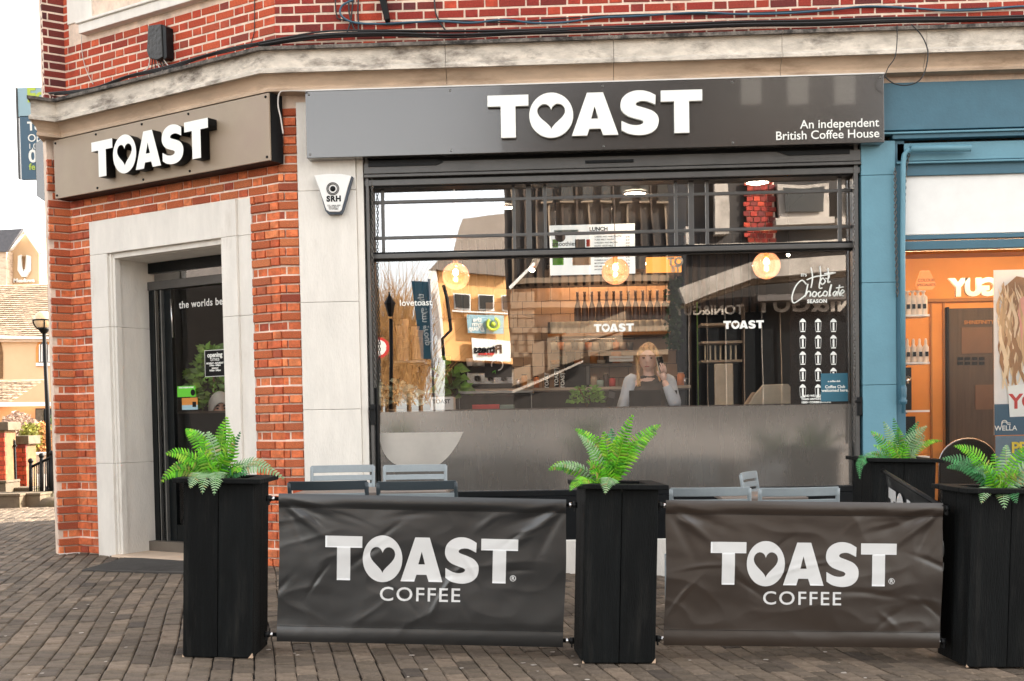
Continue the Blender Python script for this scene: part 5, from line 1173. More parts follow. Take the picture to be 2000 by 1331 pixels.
# blue awning arm, pipe and chains
t = thing('awning_arm', 'blue painted awning crank arm and rod on the salon front', 'awning arm', loc=tuple(U(1765, 830, -.08)))
A_ = [U(1770, 292, -.08), U(1778, 291, -.08), U(1896, 289, -.08)]
g = G(); g.tube([A_[1], A_[2]], .030, 12); build('crank', g, M_['blue_paint'], t, world=True)
pp = [U(*q, -.07) for q in ((1785,293),(1771,296),(1766,303),(1764,320),(1763,500),(1764,775))]; g = G(); g.tube(pp, .021, 10); build('rod', g, M_['blue_paint'], t, world=True)
q = U(1764, 780, -.07)
g = G(); g.lathe([(0,-.12),(.015,-.11),(.012,-.05),(.03,-.035),(.034,-.01),(.024,.0),(.028,.02),(.03,.09),(.024,.11),(0,.115)], tuple(q), 14); build('finial', g, M_['blue_dark'], t, world=True)
def chain(label, pts, y, link=.034, wire=.0042, group=None):
    P = [U(px, py, y) for px, py in pts]; t = thing('chain', label, 'chain', loc=tuple(P[-1]), group=group)
    L = sum((P[i+1]-P[i]).length for i in range(len(P)-1)); n = max(2, int(L/(link*.78))); 
    g0 = G(); ring = []
    for i in range(10):
        q = 2*PI*i/10; ring.append(Vector((link*.26*math.cos(q), 0, link*.5*math.sin(q)+(link*.0))))
    g0.tube(ring, wire, 5, closed=True); me = mesh_of('link', g0, M_['chain']); acc = 0; 
    for k in range(n):
        d = L*k/n; i = 0
        while i < len(P)-2 and d > (P[i+1]-P[i]).length: d -= (P[i+1]-P[i]).length; i += 1
        a, b = P[i], P[i+1]; c = a+(b-a).normalized()*d; dd_ = (b-a).normalized()
        F = Matrix.Translation(c) @ dd_.to_track_quat('Z', 'Y').to_matrix().to_4x4() @ Matrix.Rotation(PI/2*(k % 2)+.3, 4, 'Z')
        o = bpy.data.objects.new('link', me); COL.objects.link(o); o.parent = t; o.matrix_local = WM[t].inverted() @ F
chain('long steel chain hanging down the right side of the café window frame', [(1668,330),(1669,500),(1670,650),(1668,790),(1668,870)], -.01)
chain('steel chain hanging down the left side of the café window frame', [(726,335),(728,420),(727,500),(731,640),(733,760)], -.01)
chain('doubled steel chain hanging on the blue salon pilaster edge', [(1748,332),(1749,420),(1750,480),(1753,583)], -.06)
chain('thin steel chain hanging behind the blue awning rod', [(1776,297),(1768,340),(1765,430),(1766,560)], -.03)
for lb, x, y0_, y1_ in (('black sliding bolt at the lower right edge of the café window frame', 1679, 776, 812), ('black sliding bolt at the lower left edge of the café window frame', 728, 790, 830)):
    t = px_thing('shutter_bolt', lb, 'bolt', x, y1_, -.03); px_box(t, 'plate', x-5, y0_, x+5, y1_, -.03, .03, 'frame_dark', .003); px_box(t, 'bolt', x-8, y0_+6, x+4, y0_+11, -.05, .02, 'black', .003)

# ================================================================== FENCE: PLANTERS, BANNERS, FERNS
def planter(label, M, w=.375, h=.935, d=.375, planks=2, rimo=.045):
    t = thing('planter', label, 'planter', M=M, group='tall black timber planters of the terrace fence'); pw = w/planks; rr = random.Random(label)
    for face in range(4):
        L = w if face % 2 == 0 else d; dd_ = d if face % 2 == 0 else w
        RZ = Matrix.Translation((0, d/2, 0)) @ Matrix.Rotation(face*PI/2, 4, 'Z') @ Matrix.Translation((0, -dd_/2, 0))
        n = planks; tw_ = .02
        for k in range(n):
            x0_ = -L/2+L*k/n+.0015; x1_ = -L/2+L*(k+1)/n-.0015
            if face % 2: x0_ = max(x0_, -L/2+tw_+.001); x1_ = min(x1_, L/2-tw_-.001)
            g = G(); g.box(x0_, x1_, 0+rr.uniform(0,.0015), tw_, .004, h, RZ); build('plank', g, M_['planter'], t, bevel=.0035)
    r_ = w/2+rimo; rd = d/2+rimo; iw = w/2-.05
    for k, (x0_, x1_, y0_, y1_) in enumerate(((-r_, r_, d/2-rd, .055), (-r_, r_, d-.055, d/2+rd), (-r_, -iw, .057, d-.057), (iw, r_, .057, d-.057))):
        g = G(); g.box(x0_, x1_, y0_, y1_, h+.001, h+.027); build('rim_board', g, M_['planter'], t, bevel=.004)
    for k in (-1, 1): g = G(); g.box(k*(w/2+.003), k*(w/2+.020), -.018, -.001, .02, h-.002) if False else None
    g = G(); g.box(-iw-.03, iw+.03, .04, d-.04, h-.06, h-.02); build('soil', g, M_['soil'], t)
    for sx, zz, s in ((1, .012, .022), (-1, .02, .012), (1, .30, .008)):
        g = G(); x_ = sx*w/2; g.v = [(x_-sx*s, -.0022, .003), (x_+sx*.0008, -.0022, .003), (x_+sx*.0008, -.0022, s*1.3+.003), (x_+sx*.0008, s, .003)]
        if zz < .1: g.face([0,1,2]); g.face([1,3,2]); build('worn_corner', g, M_['chip'], t, fix=False)
    return t
def gM(px_l, px_r, py, off, yaw):
    a = UG(px_l, py, off); b = UG(px_r, py, off); c = (a+b)/2
    return GP @ Matrix.Translation((c.x, -off, 0)) @ Matrix.Rotation(yaw, 4, 'Z'), (b-a).x
tilt = lambda M, a: M @ Matrix.Rotation(a, 4, 'Y')
M1, w1 = gM(356, 493, 1286, 0, R(-1)); M2, w2 = gM(1137, 1281, 1296, 0, R(4)); M3, w3 = gM(1893, 2040, 1303, 0, R(3))
z1 = UG(424, 1286).z; z2 = UG(1209, 1297).z; z3 = UG(1960, 1305).z
P1 = planter('black timber planter nearest the corner door, holding the fern with a long pale frond', M1 @ Matrix.Translation((0,0,z1)), w1)
P2 = planter('black timber planter between the two fabric banners', M2 @ Matrix.Translation((0,0,z2)), w2)
P3 = planter('black timber planter at the right edge of the terrace, cut by the frame', M3 @ Matrix.Translation((0,0,z3)), w3+.04)
pb = GP @ UG(1759, 1130, -2.05)
M4 = frame((pb.x, pb.y, ground(pb.x, pb.y)+.04), (1, .09, -SLOPE), (SLOPE, 0, 1))
P4 = planter('black timber planter standing back against the blue pilaster', M4, .46, .935, .40, 2)
def creases(seed, W, H):
    rr = random.Random(seed); cr = []
    for i in range(20):
        a_ = rr.choice((.1, -.15, .5, -.6, .8, -.9, .25, 1.2)); cr.append((rr.uniform(0, W), rr.uniform(.15*H, .88*H), a_+rr.uniform(-.2,.2), rr.uniform(.05, .16), rr.uniform(.008, .018), rr.uniform(-.0045, .005)))
    def f(x, z):
        wx = .10*noise.noise(Vector((x*2+seed, z*2, 1))); wz = .07*noise.noise(Vector((x*2, z*2+seed, 5)))
        h = .009*noise.noise(Vector(((x+wx)*1.6+seed, (z+wz)*4.2, 0)))
        r1 = noise.noise(Vector(((x+wx)*3.0-(z)*2.2+seed*2, (z+wz)*5.5+x, 7))); h += .0022*(1-min(1, abs(r1)*2.2))**2
        r2 = noise.noise(Vector(((x-wx)*2.2+z*3+seed*3, (z-wz)*7-x*1.5, 11)));         h += .0011*noise.noise(Vector((x*12, z*14, seed)))
        for cx0, sg in ((0, 1), (W, -1)):
            for q, (al, aa) in enumerate(((.18, .006), (.42, -.005), (.75, .006), (1.15, -.004))):
                dx = (x-cx0)*sg; dz = H-z; v = dx*math.sin(al)-dz*math.cos(al)+.02*math.sin(dx*6+q); u = dx*math.cos(al)+dz*math.sin(al)
                if abs(v) < .12: h += aa*math.exp(-(v/.022)**2)*math.exp(-((u-.16)/.18)**2)
        e = min(1, (H-z)/.10)*min(1, z/.12)
        for cx_, cz_, an, ln, wd, am in cr:
            dx = x-cx_; dz = z-cz_; u = dx*math.cos(an)+dz*math.sin(an); v = -dx*math.sin(an)+dz*math.cos(an)+u*u*.5
            if abs(u) < ln*2.2 and abs(v) < wd*4: h += am*math.exp(-(u/ln)**2*1.2)*math.exp(-(v/wd)**2)
        h += .005*math.sin(x*11+seed+2*math.sin(x*3))*math.exp(-((H-z)/.13)**2)
        return h*e
    return f
def banner(label, pxl, pxr, pyt, pyb, seed, logo):
    off = -.10; a = UG(pxl, (pyt+pyb)/2, off); b = UG(pxr, (pyt+pyb)/2, off); zt_ = (UG(pxl+10, pyt[0] if isinstance(pyt, tuple) else pyt, off).z)
    return a, b
def make_banner(label, pl_, pr_, tl, tr, bl, br, seed, Lx0, Lx1, Ly0, Ly1, cofx, cofy, regx, regy, cl, cr_, group='banner'):
    off = -.10
    A = UG(pl_, (tl+bl)/2, off); B = UG(pr_, (tr+br)/2, off)
    zt_ = (UG(pl_, tl, off).z+UG(pr_, tr, off).z)/2; zb_ = (UG(pl_, bl, off).z+UG(pr_, br, off).z)/2
    W = B.x-A.x; H = zt_-zb_; M = GP @ Matrix.Translation((A.x, -off, zb_)) @ Matrix.Rotation(math.atan2(UG(pr_, tr, off).z-UG(pl_, tl, off).z, W)*-1, 4, 'Y')
    t = thing('fence_banner', label, 'banner', M=M, group='printed terrace banners'); f = creases(seed, W, H)
    nx_, nz_ = 190, 100; g = G()
    for j in range(nz_+1):
        for i in range(nx_+1):
            x = W*i/nx_; z = H*j/nz_; hem = 0
            y = -f(x, z)
            if z < .085: y -= .006*(1-((z-.04)/.045)**2)
            if z > H-.07: y -= .008*(1-((z-(H-.035))/.035)**2)
            g.v.append((x+.004*math.sin(z*9+seed)*(1 if i in (0, nx_) else 0), y, z))
    for j in range(nz_):
        for i in range(nx_): g.face([j*(nx_+1)+i, j*(nx_+1)+i+1, (j+1)*(nx_+1)+i+1, (j+1)*(nx_+1)+i], True)
    o = build('fabric', g, M_['vinyl_warm_reflect' if seed == 17 else 'vinyl'], t, fix=False)
    g = G(); g.box(.0, W, -.011, -.0085, .086, .0875); g.box(.0, W, -.008, -.0065, H-.074, H-.0725); build('hem_stitch', g, M_['black'], t)
    # hanging rods and clips
    for zz, nm in ((H-.03, 'top_rod'), (.035, 'bottom_rod')):
        g = G(); g.tube([(-cl, .010, zz), (W+cr_, .010, zz)], .011, 10); build(nm, g, M_['black'], t)
        for x_, sgn in ((-cl, 1), (W+cr_, -1)):
            g = G(); g.tube([(x_-sgn*.012, .01, zz), (x_+sgn*.012, .01, zz)], .018, 10); g.box(x_-.004, x_+.004, -.005, .025, zz-.035, zz); build('clip', g, M_['black'], t)
            g = G(); g.tube([(x_+sgn*.014, .01, zz), (x_+sgn*.032, .01, zz)], .013, 10); build('ferrule', g, M_['steel'], t)
    # logo printed on the cloth
    q0 = UG(Lx0, Ly1, off)-Vector((A.x, 0, zb_)); q1 = UG(Lx1, Ly0, off)-Vector((A.x, 0, zb_))
    lw_ = q1.x-q0.x; hh = (q1.z-q0.z)
    def drape(me, x0_, z0_, name):
        bm = bmesh.new(); bm.from_mesh(me); bmesh.ops.triangulate(bm, faces=bm.faces)
        xs_ = [v.co.x for v in bm.verts]; ys_ = [v.co.y for v in bm.verts]
        st = .0125
        k = math.ceil(min(xs_)/st)
        while k*st < max(xs_): bmesh.ops.bisect_plane(bm, geom=bm.verts[:]+bm.edges[:]+bm.faces[:], plane_co=(k*st,0,0), plane_no=(1,0,0)); k += 1
        k = math.ceil(min(ys_)/st)
        while k*st < max(ys_): bmesh.ops.bisect_plane(bm, geom=bm.verts[:]+bm.edges[:]+bm.faces[:], plane_co=(0,k*st,0), plane_no=(0,1,0)); k += 1
        for v in bm.verts:
            x = x0_+v.co.x; z = z0_+v.co.y; v.co = Vector((x, -f(x, z)-.0034, z))
        bm.to_mesh(me); bm.free(); o = build(name, me, [], t, fix=False); me.materials.clear(); me.materials.append(M_['print']); me.polygons.foreach_set('use_smooth', [True]*len(me.polygons))
    for me in logo_meshes(1, 0):
        for v in me.vertices: v.co.x *= lw_/LOGO_W; v.co.y *= hh; v.co.z = 0
        drape(me, q0.x, q0.z, 'letter')
    zc_ = UG(cofx[0], cofy, off).z-zb_; xc_ = (UG(cofx[0], cofy, off).x+UG(cofx[1], cofy, off).x)/2-A.x; wc = UG(cofx[1], cofy, off).x-UG(cofx[0], cofy, off).x
    me = text_mesh('COFFEE', .1, .0008, 0, 1.15); ww = max(v.co.x for v in me.vertices)-min(v.co.x for v in me.vertices); 
    for v in me.vertices: v.co.x *= wc/ww; v.co.y *= wc/ww*.92
    drape(me, xc_, zc_, 'lettering')
    q = UG(regx, regy, off)-Vector((A.x, 0, zb_))
    me = curve_mesh([[(.0165*math.cos(i*PI/12), .0165*math.sin(i*PI/12)) for i in range(24)], [(.0135*math.cos(i*PI/12), .0135*math.sin(i*PI/12)) for i in range(24)]], 0); drape(me, q.x, q.z, 'registered_mark')
    me = text_mesh('R', .026, .0008, 0); drape(me, q.x, q.z, 'registered_mark')
    return t
make_banner('black fabric banner with TOAST COFFEE print between the corner planter and middle planter', 543, 1103, 962, 974, 1252, 1262, 4, 634, 1011, 1051, 1132, (741, 898), 1160, 1001, 1127, .06, .045)
make_banner('black fabric banner with warm reflected light painted in and TOAST COFFEE print, right of the middle planter', 1300, 1840, 978, 984, 1262, 1267, 17, 1387, 1752, 1064, 1142, (1490, 1642), 1170, 1741, 1137, .035, .02)
# side banner running back to the pilaster planter
A = GP @ Vector((UG(1852, 1130, -.12).x, .16, 0)); Bq = M4 @ Vector((-.13, -.02, 0)); L_ = (Vector((Bq.x, Bq.y, 0))-Vector((A.x, A.y, 0))).length
zA = ground(A.x, A.y); zB = ground(Bq.x, Bq.y)
Ms = frame((A.x, A.y, zA), (Bq.x-A.x, Bq.y-A.y, zB-zA+.06))
t = thing('fence_banner', 'dark side banner seen edge on, running from the right planter back to the pilaster planter', 'banner', M=Ms, group='printed terrace banners')
g = G(); nx_ = 60
f = creases(31, L_, .78)
for j in range(31):
    for i in range(nx_+1): x = .05+(L_-.1)*i/nx_; z = .09+.78*j/30; g.v.append((x, -f(x, z-.09), z))
for j in range(30):
    for i in range(nx_): g.face([j*(nx_+1)+i, j*(nx_+1)+i+1, (j+1)*(nx_+1)+i+1, (j+1)*(nx_+1)+i], True)
build('fabric', g, M_['vinyl'], t, fix=False)
for zz in (.86, .12): g = G(); g.tube([(-.02,.01,zz), (L_,.01,zz)], .014, 10); build('rod', g, M_['black'], t)
# the letters read from outside the terrace
for me in logo_meshes((L_-.5)/LOGO_W, .0005):
    o = build('letter', me, [], t, M=Ms @ Matrix.Translation((L_-.25, .012, .5)) @ Matrix.Rotation(PI, 4, 'Z') @ XZ); o.data.materials.clear(); o.data.materials.append(M_['print'])
g = G(); g.add_mesh(logo_meshes(.19, .001)[3]); 
o = build('letter', g, M_['print'], t, M=Ms @ Matrix.Translation((-.52, -.016, .48)) @ XZ, fix=False)

def fern(label, M, base, fronds, seed, mains, depth=.3, off=-.19):
    """fronds: (tip px, optional control px, material, width)"""
    rr = random.Random(seed); B = GP @ UG(base[0], base[1], off); t = thing('fern', label, 'fern', loc=tuple(B), group='ferns in the black planters')
    for fr in fronds:
        tip, ctl, mk, wd = fr[0], fr[1], fr[2], fr[3]; dy = fr[4] if len(fr) > 4 else rr.uniform(-.12, .16)
        T = GP @ UG(tip[0], tip[1], off); back = (T-CAM).normalized(); T = T-back*dy*1.0
        if ctl: Cn = GP @ UG(ctl[0], ctl[1], off); Cn = Cn-(Cn-CAM).normalized()*dy*.45
        else: Cn = (B+T)/2+Vector((0, 0, .10+.12*abs(T.x-B.x)))
        b0 = B+Vector((rr.uniform(-.05, .05), rr.uniform(-.05, .05), -.03))
        N_ = 40; pts = [b0*(1-s)**2+Cn*2*s*(1-s)+T*s*s for s in [i/N_ for i in range(N_+1)]]
        g = G(); g.tube(pts, [.0035*(1-i/N_*.8) for i in range(N_+1)], 5)
        ln = sum((pts[i+1]-pts[i]).length for i in range(N_))
        nl = int(ln/.0185); tw = rr.uniform(-.5, .5)
        for k in range(3, nl):
            s = k/nl; i = min(N_-1, int(s*N_)); p = pts[i].lerp(pts[i+1], s*N_-i); d = (pts[i+1]-pts[i]).normalized()
            tocam = (CAM-p).normalized(); nrm = (tocam+Vector((0,-.2,.8))+Vector((0,0,0))).normalized(); nrm = (nrm-d*nrm.dot(d)).normalized(); sd = d.cross(nrm).normalized()
            env = min(1, (s-.02)*5)*(1-max(0, (s-.45)/.55)**1.6)
            for sg_ in (-1, 1):
                L = wd*env*rr.uniform(.88, 1.08)+.004; dr_ = (sd*sg_+d*.28+nrm*(-.12+.1*math.sin(k*.6+tw))+Vector((0,0,-.10))).normalized(); W_ = .0052+.0016*env
                e = d*W_; q1 = p+dr_*L*.35; q2 = p+dr_*L*.8-nrm*L*.05
                m_1 = len(g.v); lift = nrm*.0018
                g.v += [tuple(q) for q in (p-e*.7, p+e*.7, q1+e, q2+e*.7, p+dr_*L-nrm*L*.12+d*.002, q2-e*.7, q1-e, q1+lift*1.2, q2+lift)]
                for f_ in ([m_1, m_1+1, m_1+2, m_1+7], [m_1, m_1+7, m_1+6], [m_1+7, m_1+2, m_1+3, m_1+8], [m_1+6, m_1+7, m_1+8, m_1+5], [m_1+8, m_1+3, m_1+4], [m_1+5, m_1+8, m_1+4]): g.face(f_)
        build('frond', g, M_[mk], t, world=True, fix=False)
    return t
FB, FPALE, FD = 'fern', 'fern_pale', 'fern_dark'
fern('bright lime fern with grey drooping fronds in the planter nearest the door', None, (425, 935), [
  ((444,812),(430,860),FB,.052),((372,840),(410,850),FPALE,.05),((362,838),(385,845),FB,.05),((322,888),(370,870),FB,.058),((314,945),(345,890),FB,.05),((334,915),(365,885),FB,.05),
  ((395,966),(398,900),FPALE,.052,.36),((418,968),(428,890),FPALE,.055,.36),((372,955),(380,905),FPALE,.05,.36),((558,938),(490,880),FPALE,.045,.1),((530,912),(480,880),FPALE,.04,.05),((458,850),(445,880),FB,.045),((470,842),(455,880),FD,.02),
  ((405,842),(420,870),FPALE,.045),((395,850),(405,880),FB,.05),((385,880),(410,885),FB,.055,.12),((350,885),(390,895),FB,.05,.1),((440,885),(435,900),FB,.06,.1),((420,905),(425,890),FB,.05,.2),((468,925),(460,890),FB,.05,.1),((448,835),(452,880),FB,.05,.0),
  ((360,905),(395,890),FB,.05,.1),((485,930),(460,905),FD,.04,.1),((410,870),(415,900),FD,.05,-.1),((430,830),(428,880),FB,.05,-.08),((378,895),(400,900),FD,.05,-.05)], 3, 8)
fern('upright lime fern in the planter between the banners', None, (1193, 948), [
  ((1238,808),(1200,870),FB,.052),((1292,830),(1235,845),FB,.055),((1285,845),(1225,870),FB,.045),((1122,838),(1170,850),FB,.05),((1128,848),(1165,870),FPALE,.04),((1070,920),(1110,885),FB,.045),((1078,912),(1130,890),FPALE,.035),
  ((1113,960),(1130,915),FB,.04,.36),((1182,966),(1190,905),FPALE,.055,.36),((1165,850),(1180,890),FB,.05),((1178,842),(1190,880),FB,.05),((1205,850),(1200,900),FB,.055,.05),((1222,842),(1210,890),FB,.05),((1145,905),(1170,895),FB,.05,.1),
  ((1205,900),(1200,920),FB,.05,.12),((1180,905),(1185,920),FB,.05,.15),((1150,870),(1175,900),FD,.05,-.1),((1240,860),(1215,890),FB,.05,.0),((1195,835),(1195,880),FD,.05,-.1),((1155,925),(1170,910),FB,.045,.12)], 5, 8)
fern('mid green fern at the right edge with long arching fronds', None, (1960, 962), [
  ((1838,897),(1900,885),FD,.055),((1862,872),(1920,870),FB,.05),((1848,915),(1890,890),FD,.045),((1966,868),(1962,900),FPALE,.045),((2010,870),(1985,890),FB,.05),((2030,905),(1990,905),FPALE,.055),((1917,985),(1925,930),FPALE,.045,.36),
  ((1962,996),(1958,935),FPALE,.05,.36),((1900,925),(1930,900),FD,.05,.1),((1940,885),(1950,915),FB,.05),((1990,925),(1975,915),FB,.05,.1),((2040,930),(1990,915),FD,.05),((1985,985),(1975,935),FD,.045,.36),((1880,900),(1915,890),FD,.05,-.1),((1920,905),(1940,925),FB,.05,.1),((1975,895),(1965,925),FD,.05,-.1),((1950,930),(1955,940),FB,.05,.15)], 7, 8)
GPo = GP; UGo = UG
GP = M4.copy(); 
def UG(px, py, off=0.0): return hit(px, py, GP, off)
fern('green and purplish fern in the planter set back by the blue pilaster', None, (1760, 908), [
  ((1725,822),(1745,860),FPALE,.045),((1700,842),(1730,860),FB,.05),((1745,815),(1755,860),FD,.04),((1683,900),(1715,870),FPALE,.045),((1680,938),(1668,858),FD,.045,.36),((1812,832),(1775,850),FPALE,.055),((1795,822),(1768,860),FD,.05),((1842,862),(1800,852),FB,.032),
  ((1808,850),(1780,870),FPALE,.05),((1705,870),(1735,875),FB,.05,.1),((1735,860),(1750,885),FB,.055,.1),((1770,860),(1762,885),FB,.055,.1),((1790,880),(1770,885),FPALE,.05,.1),((1715,895),(1740,890),FD,.05,.12),((1755,835),(1758,870),FB,.05),((1785,900),(1770,900),FD,.045,.12),((1700,885),(1730,885),FB,.045,.05)], 9, 8)
GP = GPo; UG = UGo

# ================================================================== TERRACE CHAIRS AND TABLES
def make_chair(label, M, group, arms=False, dark=False):
    t = thing('terrace_chair', label, 'chair', M=M, group=group); mk = M_['chair_dark' if arms else 'chair']; W = .23; H = .9
    for sx in (-1, 1):
        g = G(); pp = catmull([(sx*W, .22, 0), (sx*W, .20, .42), (sx*W, .235, .65), (sx*W, .27, H)], 5); 
        g.tube([Vector(q) for q in pp], .013, 8); build('back_post', g, mk, t)
        g = G(); g.tube([(sx*W, -.22, 0), (sx*W, -.20, .44)], .014, 8); build('front_leg', g, mk, t)
        g = G(); g.box(sx*W-.012, sx*W+.012, -.2, .2, .40, .43); build('seat_rail', g, mk, t, bevel=.003)
        if arms:
            g = G(); pp = catmull([(sx*W, -.2, .43), (sx*(W+.01), -.21, .60), (sx*(W+.015), -.15, .655), (sx*(W+.005), .23, .66)], 5); g.tube([Vector(q) for q in pp], .014, 8); build('arm', g, mk, t)
    for k in range(7):
        g = G(); y = -.2+k*.062; g.box(-W+.01, W-.01, y, y+.048, .431, .443); build('seat_slat', g, mk, t, bevel=.003)
    for k, (z0_, z1_) in enumerate(((.855, .91), (.795, .835), (.735, .775), (.675, .715))):
        g = G(); n = 12
        for i in range(n+1):
            x = -W-.004+(2*W+.008)*i/n; yy = .265-.12*(.9-z0_)*.8+.028*math.cos(PI*(x/(2*W))); yb_ = .235+(z0_-.65)*.14+.03*math.cos(PI*x/(2*W))
            for y, z in ((yb_-.008, z0_), (yb_+.008, z0_), (yb_+.008+.006, z1_), (yb_-.008+.006, z1_)): g.v.append((x, y, z))
        for i in range(n):
            for q in range(4): g.face([i*4+q, (i+1)*4+q, (i+1)*4+(q+1) % 4, i*4+(q+1) % 4])
        g.face([0,1,2,3]); g.face([n*4+3, n*4+2, n*4+1, n*4]); build('back_slat', g, M_['chair'] if (not arms or k == 1) else mk, t, bevel=.003)
    return t
def chair_at(px, pyt, Y, rz, label, arms=False):
    P = U(px, pyt, Y); z = ground(P.x, Y); sc = (P.z-z)/.91
    return make_chair(label, Matrix.Translation((P.x, Y, z)) @ Matrix.Rotation(rz, 4, 'Z') @ Matrix.Diagonal((1, 1, max(.9, min(1.1, sc)), 1)), 'grey slatted terrace chairs', arms)
chair_at(658, 912, -1.45, R(2), 'grey slatted chair in the back row below the stone pilaster, facing the street')
chair_at(800, 911, -1.42, R(-1), 'grey slatted chair in the back row at the left end of the window')
chair_at(657, 935, -2.72, R(180), 'nearer slatted chair with arms, left one, turned towards the wall', True)
chair_at(823, 935, -2.70, R(181), 'nearer slatted chair with arms, right one, turned towards the window', True)
chair_at(1378, 947, -2.60, R(179), 'grey slatted chair behind the right banner, the left of two')
chair_at(1542, 947, -2.56, R(181), 'grey slatted chair behind the right banner, the right of two')
chair_at(1534, 923, -1.35, R(68), 'grey slatted chair turned sideways close to the window', False)
def table(label, px0_, px1_, Y, D):
    a = U(px0_, 950, Y); b = U(px1_, 950, Y); z = ground((a.x+b.x)/2, Y)
    t = thing('terrace_table', label, 'table', loc=((a.x+b.x)/2, Y, z), group='dark topped terrace tables'); w_ = (b.x-a.x)/2
    g = G(); g.box(-w_, w_, -D/2, D/2, .735, .76); build('tabletop', g, M_['wood_top'], t, bevel=.005)
    for sx in (-1, 1):
        for sy in (-1, 1): g = G(); g.box(sx*(w_-.06)-.02, sx*(w_-.06)+.02, sy*(D/2-.06)-.02, sy*(D/2-.06)+.02, 0, .734); build('leg', g, M_['chair_dark'], t)
table('dark topped table among the four chairs by the stone pilaster', 590, 880, -2.05, .62)
table('dark topped table behind the right banner', 1400, 1560, -1.95, .62)

# ================================================================== WALL HARDWARE
al = thing('alarm_box', 'white shield shaped alarm box with grey rim on the stone pilaster', 'alarm box', loc=tuple(U(652, 380, -.04)))
def pp_(pts, y): return [((q := U(x, yy, y)).x, q.z) for x, yy in pts]
g = G(); g.prism(pp_([(615,344),(640,341),(666,341),(689,345),(684,362),(671,408),(666,418),(641,419),(635,412),(624,372)], -.10), -.10, -.037); build('back_case', g, mat('alarm_rim', (.05,.07,.10), .4), al, world=True, bevel=.006)
g = G(); g.prism(pp_([(613,343),(640,340),(665,340),(686,344),(679,366),(667,410),(663,414),(643,414),(637,410),(624,372)], -.118), -.118, -.101); build('front_case', g, M_['white_paint'], al, world=True, bevel=.006)
c = U(650, 369, -.12)
for r0, r1, mk in ((.050, .043, 'frame_grey'), (.039, .031, 'frame_grey'), (.023, 0, 'black')):
    g = G(); g.tube([c+Vector((r0*math.cos(q*PI/12), -.001, r0*math.sin(q*PI/12))) for q in range(24)], .004, 6, closed=True) if r1 else g.ball((c.x, -.12, c.z), r0, 14, 8, (1,.4,1)); build('sensor_ring' if r1 else 'sensor_lens', g, M_[mk], al, world=True)
q = U(652, 389, -.12); lettering(al, 'SRH', F0, q.x, q.z, .1195, .062, .0035, .0004, 1.15, 'CENTER', 'frame_dark')
for k in range(3): q = U(652, 402+k*3.4, -.12); lettering(al, ('TEL 0800 000', 'SECURITY', 'SYSTEMS')[k], F0, q.x, q.z, .1195, .018, .0002, .0003, 1.1, 'CENTER', 'frame_grey')
def cable(name, label, pts, y, r, mk, F=None, wob=0, cat='cable', group=None):
    Pf = (lambda x, yy: FC @ UC(x, yy, -y)) if F else (lambda x, yy: U(x, yy, y))
    P = [Pf(x, yy) for x, yy in pts]; pp = catmull([tuple(q) for q in P], 10); g = G(); g.tube([Vector(q) for q in pp], r, 7); return tag(build(name, g, M_[mk], None), label, cat, group)
rr = random.Random(12)
cable('blue_cable', 'long blue cable clipped in waves along the upper brickwork', [(690,0),(668,12),(666,30),(690,44),(740,47),(800,44),(860,42),(920,45),(985,39),(1040,45),(1100,44),(1170,35),(1240,32),(1300,28),(1370,25),(1450,28),(1540,26),(1620,20),(1690,13),(1760,15),(1850,21),(1920,19),(1990,13),(2040,14)], -.035, .009, 'cable_blue')
cable('black_cable', 'black cable running beside the blue one on the upper brickwork', [(655,-10),(657,28),(672,40),(760,49),(860,40),(985,44),(1100,36),(1240,29),(1400,28),(1560,22),(1700,15),(1850,19),(2040,10)], -.028, .006, 'cable_black')
for k in range(5):
    zz = [(505, 92-k*2), (560, 83-k*2.4), (640, 74-k*3+rr.uniform(-2,2)), (760, 70-k*2.5), (880, 73-k*3+rr.uniform(-2,2)), (1000, 68-k*2.2), (1150, 62-k*2.4+rr.uniform(-1,2)), (1300, 58-k*2.5), (1450, 52-k*2.2+rr.uniform(-1,1)), (1600, 50-k*2.6), (1750, 45-k*2.3+rr.uniform(-1,1)), (1900, 42-k*2), (2040, 38-k*2)]
    cable('black_cable', 'thick bundle of black cables lying along the top of the front cornice', zz, -.05-.03*(k % 3), .008, 'cable_black', group='black cables bundled on the front cornice')
for k, (xv, y0_, y1_) in enumerate(((690, -5, 64), (700, -5, 62), (681, -5, 60), (848, -5, 62))):
    cable('black_cable', ('first', 'second', 'third', 'single')[k]+' black cable dropping down the upper brickwork to the cornice'+(' at the left' if k < 3 else ' right of the bracket'), [(xv, y0_), (xv-1+(k-1)*2, 25), (xv+(k-1)*6, 45), (xv+(k-1)*12, y1_)], -.03, .007, 'cable_black')
t = px_thing('wall_bracket', 'dark metal bracket on the upper brickwork at the top edge', 'bracket', 752, 40, -.06); P = pp_([(738,-12),(752,-12),(761,38),(752,42)], -.08); g = G(); g.prism(P, -.10, -.02); build('arm', g, M_['black'], t, world=True, bevel=.004); px_box(t, 'plate', 734, -14, 756, -2, -.02, .015, 'black')
cable('black_cable', 'thin black cable dropping from the front cornice in a loose loop, left strand', [(1752,50),(1752,80),(1748,112),(1735,132),(1728,150)], -.30, .004, 'cable_black')
cable('black_cable', 'thin black cable looping down over the right end of the front cornice', [(1780,48),(1800,70),(1812,100),(1808,135),(1795,158),(1770,167),(1745,163),(1728,150)], -.31, .005, 'cable_black')
cable('white_cable', 'pale cable bent around the brick corner beside the tan sign', [(598,178),(560,178),(546,182),(543,205),(548,230),(553,262)], -.19, .006, 'cable_white')
jb = thing('cable_box', 'weathered black cable terminal block on the upper angled brickwork', 'cable box', M=FC, loc=tuple(UC(303, 90, .05)))
